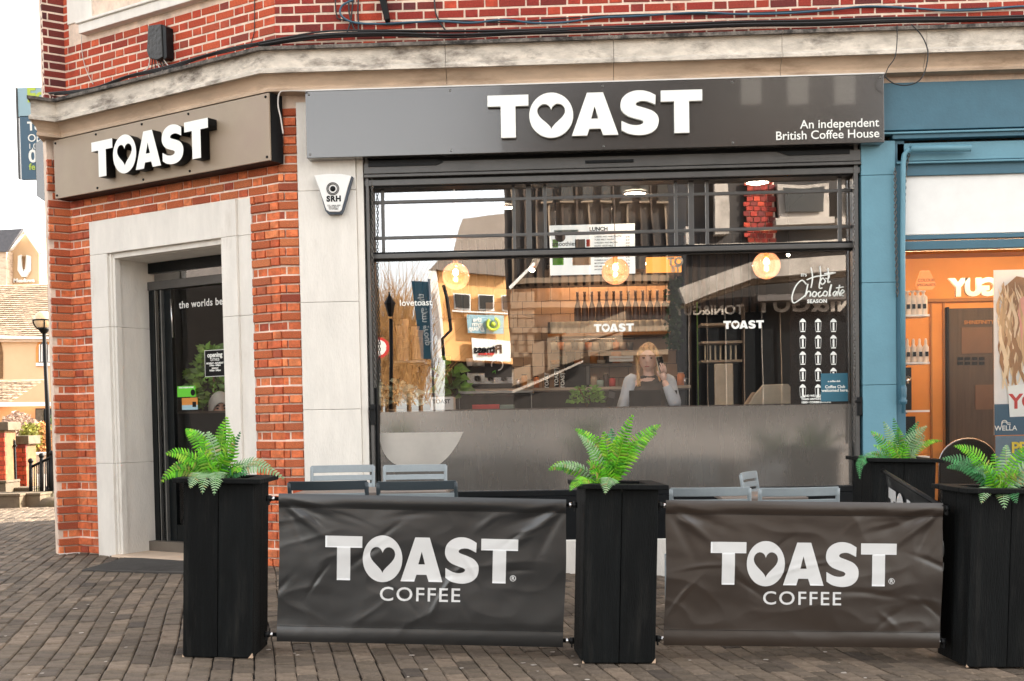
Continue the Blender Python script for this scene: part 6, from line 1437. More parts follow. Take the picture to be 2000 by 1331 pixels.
P = [((q := UC(x, y, .10)).x, q.z) for x, y in ((289,50),(314,47),(317,112),(306,118),(291,114),(286,100))]; g = G(); g.prism(P, -.10, -.005); build('block', g, mat('tar', (.012,.011,.010), .45, bump=1, bscale=25, var=.8), jb, M=FC, bevel=.008)
P = [((q := UC(x, y, .105)).x, q.z) for x, y in ((314,47),(321,52),(323,112),(317,116))]; g = G(); g.prism(P, -.09, -.005); build('cover', g, M_['frame_dark'], jb, M=FC, bevel=.003)
for k in range(7):
    g = G(); x_ = 294+k*4; pp = [UC(x_, 112, .06), UC(x_-2+k*1.2, 122, .06), UC(x_-6+k*4, 134, .1), UC(x_-16+k*9, 141-k*1.2, .12)]; g.tube(catmull([tuple(q) for q in pp], 5), .005, 6); build('cable_tail', g, M_['cable_black' if k % 3 else 'cable_white'], jb, M=FC)
for k in range(3): cable('black_cable', 'black cable lying along the top of the angled cornice', [(95,186-k*2),(180,178-k*3),(250,152-k*2),(330,135-k*3),(400,112-k*2),(460,98-k*3),(505,88-k*2)], -.10-.04*k, .007, 'cable_black', F=1, group='cables on the angled cornice')
cable('white_cable', 'thin white wire hanging from the upper window sill to the cornice', [(159,70),(160,100),(166,130),(175,152),(182,165)], -.02, .004, 'cable_white', F=1)
cable('black_cable', 'thin black wire down the brickwork near the building corner', [(497,-5),(497,40),(496,65),(490,85)], -.015, .004, 'cable_black', F=1)
cable('white_cable', 'pale twisted wires at the left end of the tan sign', [(97,190),(100,215),(97,240),(101,270),(100,300),(104,340),(101,380)], -.10, .005, 'cable_white', F=1, group='pale wires at the left end of the tan sign')
cable('white_cable', 'pale twisted wires at the left end of the tan sign', [(103,190),(106,225),(104,235),(97,300),(99,330),(100,400)], -.12, .004, 'cable_white', F=1, group='pale wires at the left end of the tan sign')
# dark projecting box on the hidden side
t = thing('projecting_box', 'dark grey projecting sign box hanging off the far left corner', 'sign', loc=tuple(U(88, 380, 1.6)))
g = G(); g.prism(pp_([(68,280),(99,262),(103,405),(71,383)], 1.6), 1.6, 1.78); build('casing', g, M_['sign_grey'], t, world=True, bevel=.006)
g = G(); g.prism(pp_([(90,388),(103,384),(103,402),(90,398)], 1.58), 1.58, 1.6); build('timber_end', g, M_['kraft'], t, world=True)
# rubber mat at the door
g = G(); P = []
Pm = [((x, y)) for x, y in ((160,1116),(245,1092),(420,1094),(520,1112),(470,1122),(330,1121))]
def gp(px, py):
    r_ = ray(px, py); tt_ = 5.0
    for _ in range(30): P_ = CAM+r_*tt_; tt_ += (P_.z-ground(P_.x, P_.y))/(-r_.z)*.9
    return CAM+r_*tt_
mp_ = [gp(*q) for q in Pm]; cx_ = sum((q for q in mp_), Vector())/len(mp_)
g.v = [(q.x, q.y, q.z+.012) for q in mp_]+[(q.x, q.y, q.z-.01) for q in mp_]; n = len(mp_); g.face(list(range(n)))
for i in range(n): g.face([i, (i+1) % n, n+(i+1) % n, n+i])
dm = thing('door_mat', 'worn dark ribbed rubber mat lying in front of the corner doorway', 'mat', loc=tuple(cx_)); build('sheet', g, M_['mat_rubber'], dm, world=True)
for k in range(16):
    a = mp_[1].lerp(mp_[0], (k+.5)/16); b = mp_[3].lerp(mp_[4], (k+.5)/16); g = G(); g.tube([a+Vector((0,0,.014)), b+Vector((0,0,.014))], .004, 4); build('rib', g, M_['mat_rubber'], dm, world=True)

# pale specks trodden into the paving
rr = random.Random(44); g = G()
for k in range(70):
    q = gp(rr.uniform(0, 2000), rr.uniform(1120, 1330)); r_ = rr.uniform(.006, .018); n = 7; b = len(g.v)
    g.v += [(q.x+r_*rr.uniform(.7,1.3)*math.cos(2*PI*i/n), q.y+r_*rr.uniform(.7,1.3)*math.sin(2*PI*i/n), q.z+.005) for i in range(n)]; g.face([b+i for i in range(n)])
tag(build('litter', g, mat('gum', (.42,.37,.32), .8, var=.3), None, fix=False), 'pale specks of chewing gum and grit trodden into the brick paving', 'litter', None, 'stuff')
# ================================================================== LEFT BACKGROUND
def bgpoly(t, name, pts, Y, d, mk, bevel=0):
    g = G(); g.prism(pp_(pts, Y), Y, Y+d); return build(name, g, M_[mk], t, world=True, bevel=bevel)
YT = 80
tw_ = thing('clock_tower_block', 'peach brick gabled tower with white emblem behind the low tiled building', 'building', loc=tuple(U(40, 900, YT)))
bgpoly(tw_, 'wall', [(-30,560),(-30,492),(14,486),(45,450),(76,490),(77,620),(-30,620)], YT, 6, 'peach')
bgpoly(tw_, 'side_wall', [(-60,492),(12,490),(12,620),(-60,620)], YT-1.2, 1.1, 'stone_warm')
bgpoly(tw_, 'roof', [(-60,452),(-12,450),(43,447),(12,492),(-60,492)], YT-1.6, .3, 'slate'); bgpoly(tw_, 'verge', [(43,446),(47,446),(81,494),(76,496),(45,452),(20,487),(9,493),(8,487)], YT-.8, .5, 'white_paint')
bgpoly(tw_, 'emblem', [(35,500),(41,498),(43,520),(46,532),(49,520),(51,498),(58,500),(58,528),(50,541),(42,541),(34,528)], YT-.3, .25, 'white_paint')
bgpoly(tw_, 'emblem_heart', [(43,501),(49,501),(47,526),(45,526)], YT-.45, .1, 'bark')
q = U(49, 549, YT); me = text_mesh('Meadows', .42, .01, .05); o = build('lettering', me, [], tw_, M=Matrix.Translation((q.x, YT-.2, q.z)) @ XZ); o.data.materials.clear(); o.data.materials.append(M_['white_paint'])
YL = 60
lb = thing('low_building', 'long low peach building with sandy tiled roof and arched window at the left', 'building', loc=tuple(U(50, 900, YL)))
# roof slope: real pitched rows of tiles
za = U(50, 657, YL-.6).z; zb2_ = U(50, 556, YL+5).z; x0_ = U(-80, 600, YL).x; x1_ = U(160, 600, YL).x
def tile_roof(t, x0_, x1_, ya, za, yb_, zb_, n, tw, mk):
    g = G(); rr = random.Random(n); dy = (yb_-ya)/n; dz = (zb_-za)/n
    for k in range(n):
        x = x0_-(k % 2)*tw/2
        while x < x1_:
            z = za+dz*k; y = ya+dy*k; g.quad((x, y-.02, z+.03+rr.uniform(0,.03)), (x+tw*.94, y-.02, z+.03+rr.uniform(0,.03)), (x+tw*.94, y+dy, z+dz), (x, y+dy, z+dz)); x += tw
    o = build('roof_tiles', g, M_[mk], t, world=True, fix=False); tag(o, kind='stuff')
    g = G(); g.quad((x0_, ya, za-.05), (x1_, ya, za-.05), (x1_, yb_, zb_-.05), (x0_, yb_, zb_-.05)); build('roof', g, M_[mk], t, world=True, fix=False)
tile_roof(lb, x0_, x1_, YL-.6, za, YL+5, zb2_, 26, .30, 'roof_tile')
bgpoly(lb, 'wall', [(-80,655),(160,655),(160,800),(-80,800)], YL, 3, 'peach'); bgpoly(lb, 'gutter', [(-80,655),(160,659),(160,663),(-80,661)], YL-.7, .15, 'white_paint'); bgpoly(lb, 'eaves', [(-80,662),(160,664),(160,668),(-80,668)], YL-.4, .4, 'stone_warm')
bgpoly(lb, 'window_arch', [(70,716),(70,680),(74,668),(84,661),(94,662),(102,674),(105,690),(105,716),(99,716),(98,684),(92,669),(84,666),(77,673),(75,684),(75,716)], YL-.1, .1, 'orange_wall')
bgpoly(lb, 'window', [(75,708),(75,684),(78,673),(84,667),(90,668),(96,678),(97,708)], YL-.06, .05, 'frame_grey')
for k in range(5): bgpoly(lb, 'glazing_bar', [(76+k*4.6,707),(76+k*4.6,674),(78+k*4.6,672),(78+k*4.6,707)], YL-.12, .05, 'white_paint')
bgpoly(lb, 'window_sill', [(70,709),(99,709),(99,715),(70,715)], YL-.25, .2, 'white_paint'); bgpoly(lb, 'window', [(-10,740),(-10,672),(1,668),(5,690),(5,740)], YL-.06, .05, 'bark')
YM = 50
tile_roof(lb, x0_, x1_, YM, U(50, 788, YM).z, YM+4.5, U(50, 742, YM+4.5).z, 16, .27, 'roof_tile')
bgpoly(lb, 'fascia', [(-80,787),(160,785),(160,792),(-80,796)], YM-.1, .15, 'white_paint'); bgpoly(lb, 'lower_wall', [(-80,795),(160,793),(160,900),(-80,900)], YM+.4, .2, 'peach_or'); bgpoly(lb, 'glazed_door', [(69,798),(106,798),(106,870),(69,870)], YM+.2, .1, 'frame_dark'); bgpoly(lb, 'door_panel', [(70,800),(84,800),(84,870),(70,870)], YM+.1, .08, 'step_stone')
# lamp post
YP = 9.8
lp = thing('lamp_post', 'black lamp post with a round globe in an open cage beside the building edge', 'street lamp', loc=tuple(U(104, 982, YP)))
c = U(85, 626, YP); rr_ = (U(104, 626, YP).x-U(85, 626, YP).x)
pb0 = U(98, 984, YP); 
g = G(); g.tube([pb0, U(97, 950, YP)], .075, 10); build('base', g, M_['black'], lp, world=True); g = G(); g.tube([U(97, 950, YP), U(93, 800, YP), U(86, 650, YP)], [.048,.040,.032], 10); build('pole', g, M_['black'], lp, world=True)
g = G(); g.ball(tuple(c), rr_*.95, 20, 12); build('globe', g, mat('globe', (.70,.52,.33), .3, var=.02), lp, world=True)
g = G(); g.tube([c+Vector((rr_*math.cos(q*PI/12), rr_*math.sin(q*PI/12), 0)) for q in range(24)], .012, 6, closed=True)
for k in range(4): an = k*PI/2+.5; g.tube([c+Vector((rr_*math.cos(an)*math.cos(s), rr_*math.sin(an)*math.cos(s), -rr_*math.sin(s)*1.05)) for s in [i*PI/2/8 for i in range(9)]], .012, 6)
g.lathe([(0,-.04),(.05,-.04),(.09,.02),(.10,.05),(0,.05)], (c.x, c.y, c.z-rr_*1.05), 12); build('cage', g, M_['black'], lp, world=True)
# piers, gate, steps, railing
YS = 8.6
def bbox_(t, name, x0_, y0_, x1_, y1_, Y, d, mk, bevel=0): return px_box(t, name, x0_, y0_, x1_, y1_, Y, d, mk, bevel)
for k, (x0_, x1_, yt, yb_, lb_) in enumerate(((-30, 15, 825, 1000, 'taller brick pier with stone cap at the left edge of the photo'), (19, 55, 852, 990, 'shorter brick pier with stone cap left of the black railing'))):
    t = px_thing('brick_pier', lb_, 'pier', (x0_+x1_)/2, yb_, YS+k*.6, 'brick piers of the garden gate'); Y = YS+k*.6
    px_box(t, 'cap', x0_-1, yt, x1_+1, yt+16, Y-.03, .45, 'step_stone', .01); px_box(t, 'core', x0_+1, yt+16, x1_-1, yb_, Y+.01, .38, 'bark')
    a = U(x0_, yt+17, Y); b = U(x1_, yb_, Y); z = b.z; kk = 0
    while z < a.z-.05:
        x = a.x-(kk % 2)*.11
        while x < b.x-.03:
            xa = max(x, a.x); xb_ = min(x+.21, b.x)
            if xb_-xa > .03: g = G(); g.box(xa, xb_-.008, Y-.004, Y+.05, z, z+.066); build('brick', g, M_['brick_mid'], t, world=True)
            x += .22
        z += .075; kk += 1
t = px_thing('garden_gate', 'narrow black iron gate between the two brick piers', 'gate', 25, 965, YS+.2); 
for k in range(6): px_box(t, 'bar', 16+k*2.6, 858+(k % 2)*2, 17.4+k*2.6, 960, YS+.3, .03, 'black')
for yy in (870, 952): px_box(t, 'rail', 15, yy, 32, yy+3, YS+.28, .03, 'black')
px_box(t, 'dark_backdrop', 14, 864, 33, 956, YS+.34, .02, 'frame_dark')  # dark panel added to stand for the dark background behind the bars
for k, (x0_, x1_, y0_, y1_, Y, d) in enumerate(((-40, 39, 966, 995, YS-.7, .6), (39, 79, 964, 995, YS-.5, .5), (19, 58, 953, 975, YS+.2, .5), (-40, 12, 940, 975, YS-.1, .5))):
    t = px_thing('stone_step', ('low weathered stone step at the left edge', 'square ended stone step beside the railing foot', 'upper stone step in front of the shorter pier', 'upper stone step in front of the taller pier')[k], 'step', (x0_+x1_)/2, y1_, Y); px_box(t, 'tread', x0_, y0_, x1_, y0_+4, Y-.02, d, 'step_stone', .01); px_box(t, 'riser', x0_, y0_+4.2, x1_, y1_+4, Y, d, 'step_stone')
t = px_thing('kerb_rock', 'rounded dark kerb stone under the black railing', 'kerb', 100, 992, YS-.4); g = G(); q = U(104, 986, YS-.4); g.ball((q.x, q.y, q.z), .2, 14, 8, (1.3,.8,.62)); build('stone', g, M_['step_stone'], t, world=True)
t = px_thing('iron_railing', 'black iron railing with ball finials descending beside the steps', 'railing', 90, 985, YS)
for (x_, y0_, y1_) in ((60, 903, 980), (81, 893, 988), (101, 888, 985), (118, 893, 985)):
    a = U(x_, y0_, YS); b = U(x_, y1_, YS); g = G(); g.tube([a, b], .03, 8); g.ball((a.x, a.y, a.z+.02), .045, 10, 7); build('post', g, M_['black'], t, world=True)
for y0_, y1_ in ((913, 893), (975, 955)): g = G(); g.tube([U(60, y0_, YS), U(101, y1_, YS), U(125, y1_, YS)], .022, 8); build('rail', g, M_['black'], t, world=True)
for k in range(14): x_ = 63+k*4.3; g = G(); g.tube([U(x_, 914-min(k, 9)*2.0, YS), U(x_, 975-min(k, 9)*2.0, YS)], .009, 6); build('baluster', g, M_['black'], t, world=True)
t = px_thing('low_wall', 'low pale rendered wall behind the railing', 'wall', 90, 915, 14); px_box(t, 'render', 54, 887, 130, 925, 14, .3, 'stone_warm'); px_box(t, 'coping', 54, 885, 130, 888.5, 13.95, .4, 'stone')
def bush(label, px, py, Y, rx, rz, n, mk, seed, sz=.05, cat='shrub'):
    rr = random.Random(seed); p = U(px, py, Y); t = thing('garden_shrub', label, cat, loc=tuple(p)); g = G()
    for i in range(n):
        d = Vector((rr.gauss(0,1), rr.gauss(0,1), rr.gauss(0,1))).normalized(); r_ = rr.random()**.35; c = Vector((d.x*rx*r_, d.y*rx*r_, rz+d.z*rz*r_)); c += Vector((noise.noise(c*3),)*3)*.15*rx
        a = Vector((rr.uniform(-1,1), rr.uniform(-1,1), rr.uniform(-1,1))).normalized()*sz*rr.uniform(.5,1.3); b = a.orthogonal().normalized()*sz*.3; g.quad(c, c+a*.5+b, c+a, c+a*.5-b)
    build('foliage', g, M_[mk], t, fix=False)
    g = G()
    for i in range(6): g.tube([(0,0,-.4), (rr.uniform(-.3,.3)*rx, 0, rz*.8), (rr.uniform(-.7,.7)*rx, rr.uniform(-.5,.5)*rx, rz*1.5)], .012, 5)
    build('stem', g, M_['bark'], t)
M_['blossom'] = mat('blossom', (.36,.25,.19), .8, var=.3, rnd=.5); M_['hedge_orange'] = mat('hedge_orange', (.50,.24,.08), .8, var=.3, rnd=.5); M_['hedge_green'] = mat('hedge_green', (.22,.22,.03), .8, var=.3, rnd=.5)
bush('round pinkish grey shrub behind the brick piers', 35, 852, 17, .34, .28, 1500, 'blossom', 1, .07)
bush('yellow green shrub at the left end of the orange hedge', 62, 885, 16, .25, .34, 1100, 'hedge_green', 2, .08); bush('orange brown clipped hedge behind the railing', 92, 888, 16.4, .42, .37, 2600, 'hedge_orange', 3, .08, 'hedge'); bush('pale pink shrub left of the orange hedge', 64, 862, 17.5, .3, .25, 1000, 'blossom', 5, .07)
bush('small dark green shrub against the building edge', 117, 850, 14, .16, .3, 700, 'leaf', 6, .07)
# low rope across the street
ca = U(-20, 1013, 7.2); cb = U(135, 1007, 7.2); g = G()
for k in range(90): a = ca.lerp(cb, k/90); b = ca.lerp(cb, (k+1.25)/90); o_ = Vector((0, 0, .009 if k % 2 else -.009)); g.tube([a+o_, b-o_], .012, 5)
tag(build('rope', g, mat('rope_grey', (.38,.37,.36), .6), None), 'pale twisted rope stretched low across the paved street', 'rope')
# double board sign
YG = 6.0
t = px_thing('advert_board', 'pale blue and navy advertising board behind the corner of the building', 'sign', 80, 350, YG)
px_box(t, 'top_panel', 34, 172, 140, 226, YG, .05, 'sign_pale', .004); px_box(t, 'lower_panel', 38, 226.5, 140, 349, YG, .05, 'sign_blue', .004); px_box(t, 'frame', 33, 171, 35, 350, YG-.01, .07, 'frame_grey'); px_box(t, 'post', 100, 349, 106, 1000, YG+.06, .06, 'frame_grey')
def bt(s, x, y, sz, m, b=.003): q = U(x, y, YG); return lettering(t, s, F0, q.x, q.z, -(YG-.004), sz, b, .002, 1, 'LEFT', m)
bt('Fo', 52, 188, .27, 'lime', .008); bt('To', 54, 248, .16, 'white_letter', .006); bt('Open', 54, 271, .145, 'white_letter', .0005); bt('1,0', 55, 287, .10, 'white_letter', .0005); bt('0', 56, 307, .24, 'white_letter', .006); bt('fe', 57, 327, .12, 'lime', .002)

# ================================================================== ACROSS THE STREET (seen only in the glass)
GY = 2*wy
def VR(px, py, Y): p = U(px, py, Y); return Vector((p.x, GY-Y, p.z))
def vbox(t, name, x0_, y0_, x1_, y1_, Y, d, mk, bevel=0):
    a = VR(x0_, y0_, Y); b = VR(x1_, y1_, Y); g = G(); g.box(min(a.x, b.x), max(a.x, b.x), GY-Y-d, GY-Y, b.z, a.z); return build(name, g, M_[mk], t, world=True, bevel=bevel)
def vpoly(t, name, pts, Y, d, mk):
    g = G(); P = [VR(x, y, Y) for x, y in pts]; g.prism([(p.x, p.z) for p in P], GY-Y-d, GY-Y); return build(name, g, M_[mk], t, world=True)
XZb = Matrix.Rotation(PI, 4, 'Z') @ XZ
def vtext(t, s, px, py, Y, size, bold, m, rot=0, ext=.02):
    p = VR(px, py, Y); me = text_mesh(s, size, bold, ext); o = build('lettering', me, [], t, M=Matrix.Translation((p.x, p.y+ext*1.2, p.z)) @ XZb @ Matrix.Rotation(rot, 4, 'Z')); o.data.materials.clear(); o.data.materials.append(M_[m]); return o
def vthing(name, label, cat, px, py, Y): return thing(name, label, cat, loc=tuple(VR(px, py, Y)))
Y1 = 60
M_['orange_brick'] = mat('orange_brick', (.80,.43,.17), .8, var=.06, scale=1.5); M_['dark_glass'] = mat('dark_glass', (.03,.028,.024), .3); M_['stone_far'] = mat('stone_far', (.34,.30,.26), .8, var=.2, scale=2, col2=(.12,.10,.08), thr=(.5,.7)); M_['frame_mid'] = mat('frame_mid', (.085,.072,.065), .5); M_['dark_clad'] = mat('dark_clad', (.016,.012,.010), .7, var=.5, scale=.8, stretch=(3,3,.2)); M_['tan_clad'] = mat('tan_clad', (.17,.125,.085), .7, var=.15, scale=.6, rnd=.15)
M_['roof_grey'] = mat('roof_grey', (.22,.18,.15), .8, var=.15, scale=.6)
t = vthing('orange_building', 'orange brick building with three windows across the street, reflected in the café glass', 'building', 930, 830, Y1)
vpoly(t, 'wall', [(842,527),(990,540),(1003,712),(870,704)], Y1, 8, 'orange_brick'); vpoly(t, 'roof_fascia', [(905,380),(1010,372),(995,540),(842,526),(858,508),(872,480)], Y1-.6, 8, 'roof_grey')
vpoly(t, 'lower_wall', [(870,705),(1003,713),(1003,830),(870,830)], Y1+1.5, 5, 'dark_clad')
vpoly(t, 'corner_strip', [(836,526),(852,527),(870,700),(858,700)], Y1-.5, .4, 'white_paint')
for (x0_, x1_) in ((884, 917), (932, 964), (979, 1000)):
    vpoly(t, 'window', [(x0_,571+(x0_-884)*.05),(x1_,573+(x0_-884)*.05),(x1_+1,606+(x0_-884)*.05),(x0_+2,603+(x0_-884)*.05)], Y1-.35, .2, 'white_paint'); vpoly(t, 'pane', [(x0_+3,573+(x0_-884)*.05),(x1_-2,575+(x0_-884)*.05),(x1_-1,602+(x0_-884)*.05),(x0_+5,600+(x0_-884)*.05)], Y1-.5, .1, 'dark_glass')
vpoly(t, 'window_sill', [(882,605),(1000,612),(1000,615),(882,608)], Y1-.55, .3, 'white_paint')
g = G(); g.tube([VR(866,556,Y1-1), VR(872,580,Y1-1), VR(880,646,Y1-1), VR(864,664,Y1-1), VR(868,705,Y1-1)], .10, 8); build('downpipe', g, M_['black'], t, world=True)
t = vthing('gym_sign', 'blue wall sign reading the gym group with round lime emblem', 'sign', 947, 654, Y1)
vpoly(t, 'panel', [(910,614),(985,617),(985,654),(913,652)], Y1-.5, .15, 'sign_pale')
for k, s in enumerate(('the', 'gym', 'group')): vtext(t, s, 932-(0 if k < 2 else 2), 625+k*9, Y1-.5, .40, .01, 'white_letter')
p = VR(963, 634, Y1-.7); g = G(); g.tube([p+Vector((.34*math.cos(q), 0, .34*math.sin(q))) for q in [i*PI/10+2.2 for i in range(18)]], .10, 8); g.ball(tuple(p), .15, 12, 8); build('emblem', g, M_['lime'], t, world=True)
t = vthing('fitness_sign', 'white wall sign reading Fitness in red and black', 'sign', 955, 706, Y1)
vpoly(t, 'panel', [(920,662),(998,668),(998,708),(923,705)], Y1-.5, .15, 'white_letter'); vtext(t, 'Fitness', 953, 685, Y1-.5, .62, .025, 'black', 0); vtext(t, 'superstore', 950, 693, Y1-.55, .22, .01, 'red', 0)
t = vthing('feather_banner', 'tall teal banner with the gym group lettering on the street opposite', 'banner', 835, 705, 45)
vpoly(t, 'cloth', [(804,549),(836,550),(847,704),(823,702)], 45, .05, 'teal'); vtext(t, 'the gym group', 828, 625, 44.9, .42, .006, 'white_letter', -PI/2-.1, .005); g = G(); g.tube([VR(838, 545, 45), VR(850, 830, 45)], .06, 8); build('pole', g, M_['steel'], t, world=True)
def vtree(label, px, pyb, Y, h, seed, mk, n=340):
    rr = random.Random(seed); b = VR(px, pyb, Y); t = thing('bare_tree', label, 'tree', loc=tuple(b)); g = G(); g.tube([(0,0,-1), (0,0,h*.3), (.1,0,h*.5)], [.14,.11,.08], 8); build('trunk', g, M_['bark'], t); g = G()
    for i in range(n):
        z0_ = h*rr.uniform(.02,.7); an = rr.uniform(0, 2*PI); L = h*rr.uniform(.2,.55); d = Vector((math.cos(an)*.5, math.sin(an)*.5, rr.uniform(.5,1.3))).normalized(); a = Vector((rr.gauss(0,h*.08), rr.gauss(0,h*.08), z0_)); m_ = a+d*L*.5+Vector((rr.gauss(0,.1),0,0)); g.tube([a, m_, m_+(d+Vector((rr.gauss(0,.3), rr.gauss(0,.3), .2))).normalized()*L*.5], [.022,.016,.006], 3, cap=False)
    o = build('crown', g, M_[mk], t)
M_['twig'] = mat('twig', (.42,.23,.08), .8, var=.3)
for k, (px_, y_, h_, s_) in enumerate(((745, 800, 9, 1), (772, 800, 10.5, 2), (800, 800, 9.5, 3), (822, 800, 8.5, 4), (758, 800, 8.0, 5))):
    vtree(('first', 'second', 'third', 'fourth', 'fifth')[k]+' golden bare winter tree across the street, counted from the left', px_, y_, 55+k*2, h_*.78, s_, 'twig')
t = vthing('street_lantern', 'black traditional street lantern across the road in front of the bare trees', 'street lamp', 762, 800, 40)
g = G(); g.tube([VR(765, 830, 40), VR(763, 622, 40)], .08, 8); build('pole', g, M_['black'], t, world=True); q = VR(762, 618, 40); g = G(); g.lathe([(0,0),(.10,0),(.22,.5),(.26,.52),(.05,.85),(.03,1.0),(0,1.0)], tuple(q), 6, False); build('lantern', g, M_['black'], t, world=True)
t = vthing('road_sign', 'round road sign with red border at the far left across the street', 'sign', 742, 700, 24)
q = VR(740, 680, 24); MR = Matrix.Translation(q) @ Matrix.Rotation(-PI/2, 4, 'X')
g = G(); g.lathe([(0,0),(.30,0),(.30,.02),(0,.02)], (0,0,0), 28, False, MR); build('border', g, M_['red'], t, world=True); g = G(); g.lathe([(0,.021),(.22,.021),(.22,.03),(0,.03)], (0,0,0), 28, False, MR); build('face', g, M_['white_paint'], t, world=True); g = G(); g.tube([q+Vector((0,-.05,.3)), q+Vector((0,-.05,-3))], .03, 8); build('post', g, M_['frame_grey'], t, world=True)
t = thing('side_street_building', 'dark brick terrace across the side street at the far left', 'building', loc=(-24, -8, 0))
g = G(); g.box(-30, -24, -22, 2, -.5, 10); build('wall', g, M_['frame_mid'], t, world=True)
for k in range(6):
    for z_ in (1.2, 4.4, 7.2): g = G(); g.box(-24.02, -23.9, -20.5+k*3.6, -19+k*3.6, z_, z_+1.7); build('window', g, M_['dark_glass'], t, world=True)
Y2 = 34
t = vthing('dark_building', 'tall dark clad building opposite with sandy panels on its lower storeys', 'building', 1150, 830, Y2)
vpoly(t, 'wall', [(978,120),(1400,60),(1400,830),(1002,830),(1002,708),(985,520)], Y2, 6, 'dark_clad')
for k in range(16): vbox(t, 'cladding_rib', 1000+k*25, 310, 1001.0+k*25, 600, Y2-.12, .1, 'int_wood' if k % 3 else 'tan_clad')
for r_ in range(5):
    for c_ in range(3): vpoly(t, 'sandy_panel', [(998+c_*16, 572+r_*26), (1012.5+c_*16, 571+r_*26), (1012.5+c_*16, 595+r_*26), (998+c_*16, 596+r_*26)], Y2-.2, .15, 'tan_clad')
vpoly(t, 'diagonal_trim', [(994,560),(1044,512),(1047,516),(997,565)], Y2-.5, .2, 'white_paint')
for P in ([(1000,724),(1036,712),(1036,742),(1000,756)], [(1040,672),(1062,666),(1062,728),(1040,736)], [(1068,660),(1092,654),(1092,716),(1068,724)], [(1098,652),(1140,640),(1140,700),(1098,713)], [(1142,636),(1222,606),(1222,640),(1142,668)], [(1150,670),(1216,646),(1216,674),(1150,697)]):
    vpoly(t, 'parapet', P, Y2-1.5, .5, 'tan_clad')
for k in range(9): vbox(t, 'scaffold_pole', 1010+k*19, 560+(k*37) % 50, 1012+k*19, 700, Y2-1.2, .1, 'frame_mid' if k % 2 else 'tan_clad')
for k in range(4): vbox(t, 'floor_band', 1000, 545+k*48, 1335, 548+k*48, Y2-.3, .2, 'tan_clad')
for k in range(7): vbox(t, 'window', 1060+k*38, 350, 1080+k*38, 410, Y2-.2, .1, 'dark_glass'); vbox(t, 'window_frame', 1058+k*38, 411, 1082+k*38, 414, Y2-.3, .2, 'tan_clad')
vpoly(t, 'handrail', [(1000,764),(1140,704),(1140,708),(1000,770)], Y2-1.8, .1, 'stone_far')
Y3 = 20
t = vthing('corner_building', 'red brick building opposite with pale stone cornice and white windows', 'building', 1500, 830, Y3)
vpoly(t, 'wall', [(1340,-60),(1760,-160),(1760,830),(1340,830)], Y3, 5, 'dark_clad'); vpoly(t, 'cornice', [(1325,562),(1470,512),(1470,543),(1338,592)], Y3-1.2, .4, 'stone_far'); vpoly(t, 'cornice', [(1470.5,512),(1760,492),(1760,520),(1470.5,543)], Y3-1.2, .4, 'stone_far'); vpoly(t, 'cornice_moulding', [(1330,592),(1470,545),(1760,522),(1760,530),(1470,554),(1335,600)], Y3-.9, .4, 'tan_clad')
vbox(t, 'shopfront', 1340, 600, 1760, 830, Y3-.2, .15, 'frame_dark'); vbox(t, 'glazing', 1360, 640, 1520, 800, Y3-.3, .08, 'frame_dark')
for x0_ in (1520, 1640): vbox(t, 'window', x0_, 340, x0_+100, 400, Y3-.25, .2, 'stone_far'); vbox(t, 'pane', x0_+10, 345, x0_+90, 388, Y3-.35, .05, 'dark_glass'); vbox(t, 'window_sill', x0_-6, 402, x0_+110, 412, Y3-.5, .4, 'stone_far')
vbox(t, 'pilaster', 1395, 300, 1425, 432, Y3-.4, .35, 'stone_far'); vbox(t, 'string_course', 1340, 455, 1760, 480, Y3-.4, .35, 'stone_far')
vbox(t, 'brick_panel', 1462, 330, 1514, 450, Y3-.06, .05, 'mortar')
for r_ in range(12):
    for c_ in range(4): vbox(t, 'brick', 1456+c_*14+(r_ % 2)*6, 331+r_*10, 1468+c_*14+(r_ % 2)*6, 339+r_*10, Y3-.12, .06, 'brick_up')
vbox(t, 'shop_awning', 1480, 575, 1660, 583, Y3-1.0, .6, 'frame_mid')
for k in range(6): vbox(t, 'window_mullion', 1345+k*36, 600, 1348+k*36, 800, Y3-.4, .08, 'tan_clad' if k % 2 else 'stone_far')
for x0_ in (1440, 1530, 1620): vbox(t, 'upper_window', x0_, 120, x0_+40, 215, Y3-.25, .2, 'white_paint')
t = vthing('salon_sign', 'white TONI&GUY lettering on the dark shopfront opposite', 'sign', 1400, 620, Y3)
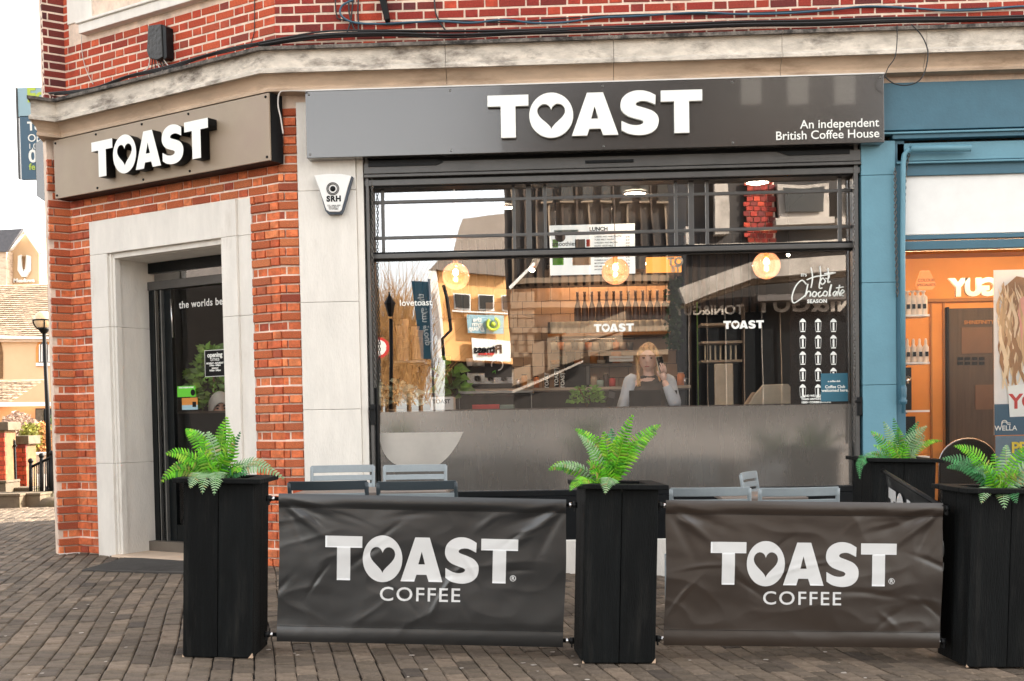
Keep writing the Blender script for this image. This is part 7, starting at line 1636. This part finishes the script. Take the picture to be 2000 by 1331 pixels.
vtext(t, 'TONI&GUY', 1385, 606, Y3-.45, .33, .008, 'stone_far'); 
t = vthing('salon_sign', 'large grey TONI&GUY lettering farther along the shopfront opposite', 'sign', 1620, 600, Y3); vtext(t, 'TONI&GUY', 1612, 592, Y3-.45, .66, .012, 'stone_far')

# ================================================================== BRICKS: the 300 that show largest as parts, the rest as one part
def area(b):
    F, cx_, pr, cz_, wd, mk, v = b; p = F @ Vector((cx_, 0, cz_)); x, y, z = proj(p)
    if not (-20 < x < 2020 and -20 < y < 1350): return -1
    q = proj(F @ Vector((cx_+wd/2, 0, cz_))); q0_ = proj(F @ Vector((cx_-wd/2, 0, cz_))); a = abs(q[0]-q0_[0])*BH*FPX/z
    if 100 < x < 540 and F is FC:          # behind the angled sign
        l = UC(110, 386, OC).z
        if cz0-.02 < cz_ < ZC: a = 0
    if 350 < x < 512 and y > 935: a = 0
    if 512 < x < 620 and y > 962: a = 0
    return a
L_ = [(area(b), i) for i, b in enumerate(BR)]; L_ = sorted([q for q in L_ if q[0] >= 0], reverse=True)
ub = {mk: [mesh_of('brick', unit[v], M_[mk]) for v in range(8)] for mk in ('brick_low', 'brick_up', 'brick_mid', 'brick_shaded')}
Wi = WM[bld].inverted()
rest = {}
for r_, (a, i) in enumerate(L_):
    b = BR[i]; M = brick_matrix(b)
    if r_ < 300:
        o = bpy.data.objects.new('brick', ub[b[5]][b[6]]); COL.objects.link(o); o.parent = bld; o.matrix_local = Wi @ M
    else:
        g = rest.setdefault('all', G()); mi = ['brick_low', 'brick_up', 'brick_mid', 'brick_shaded'].index(b[5]); base = len(g.v); u = unit[b[6]]
        g.v += [tuple(M @ Vector(q)) for q in u.v]; g.f += [[base+q for q in f] for f in u.f]; g.m += [mi]*len(u.f); g.sm += [False]*len(u.f)
o = build('bricks', rest['all'], [M_[k] for k in ('brick_low', 'brick_up', 'brick_mid', 'brick_shaded')], bld, world=True, fix=False); tag(o, kind='stuff')
print('bricks', len(L_), 'pavers', len(pav))
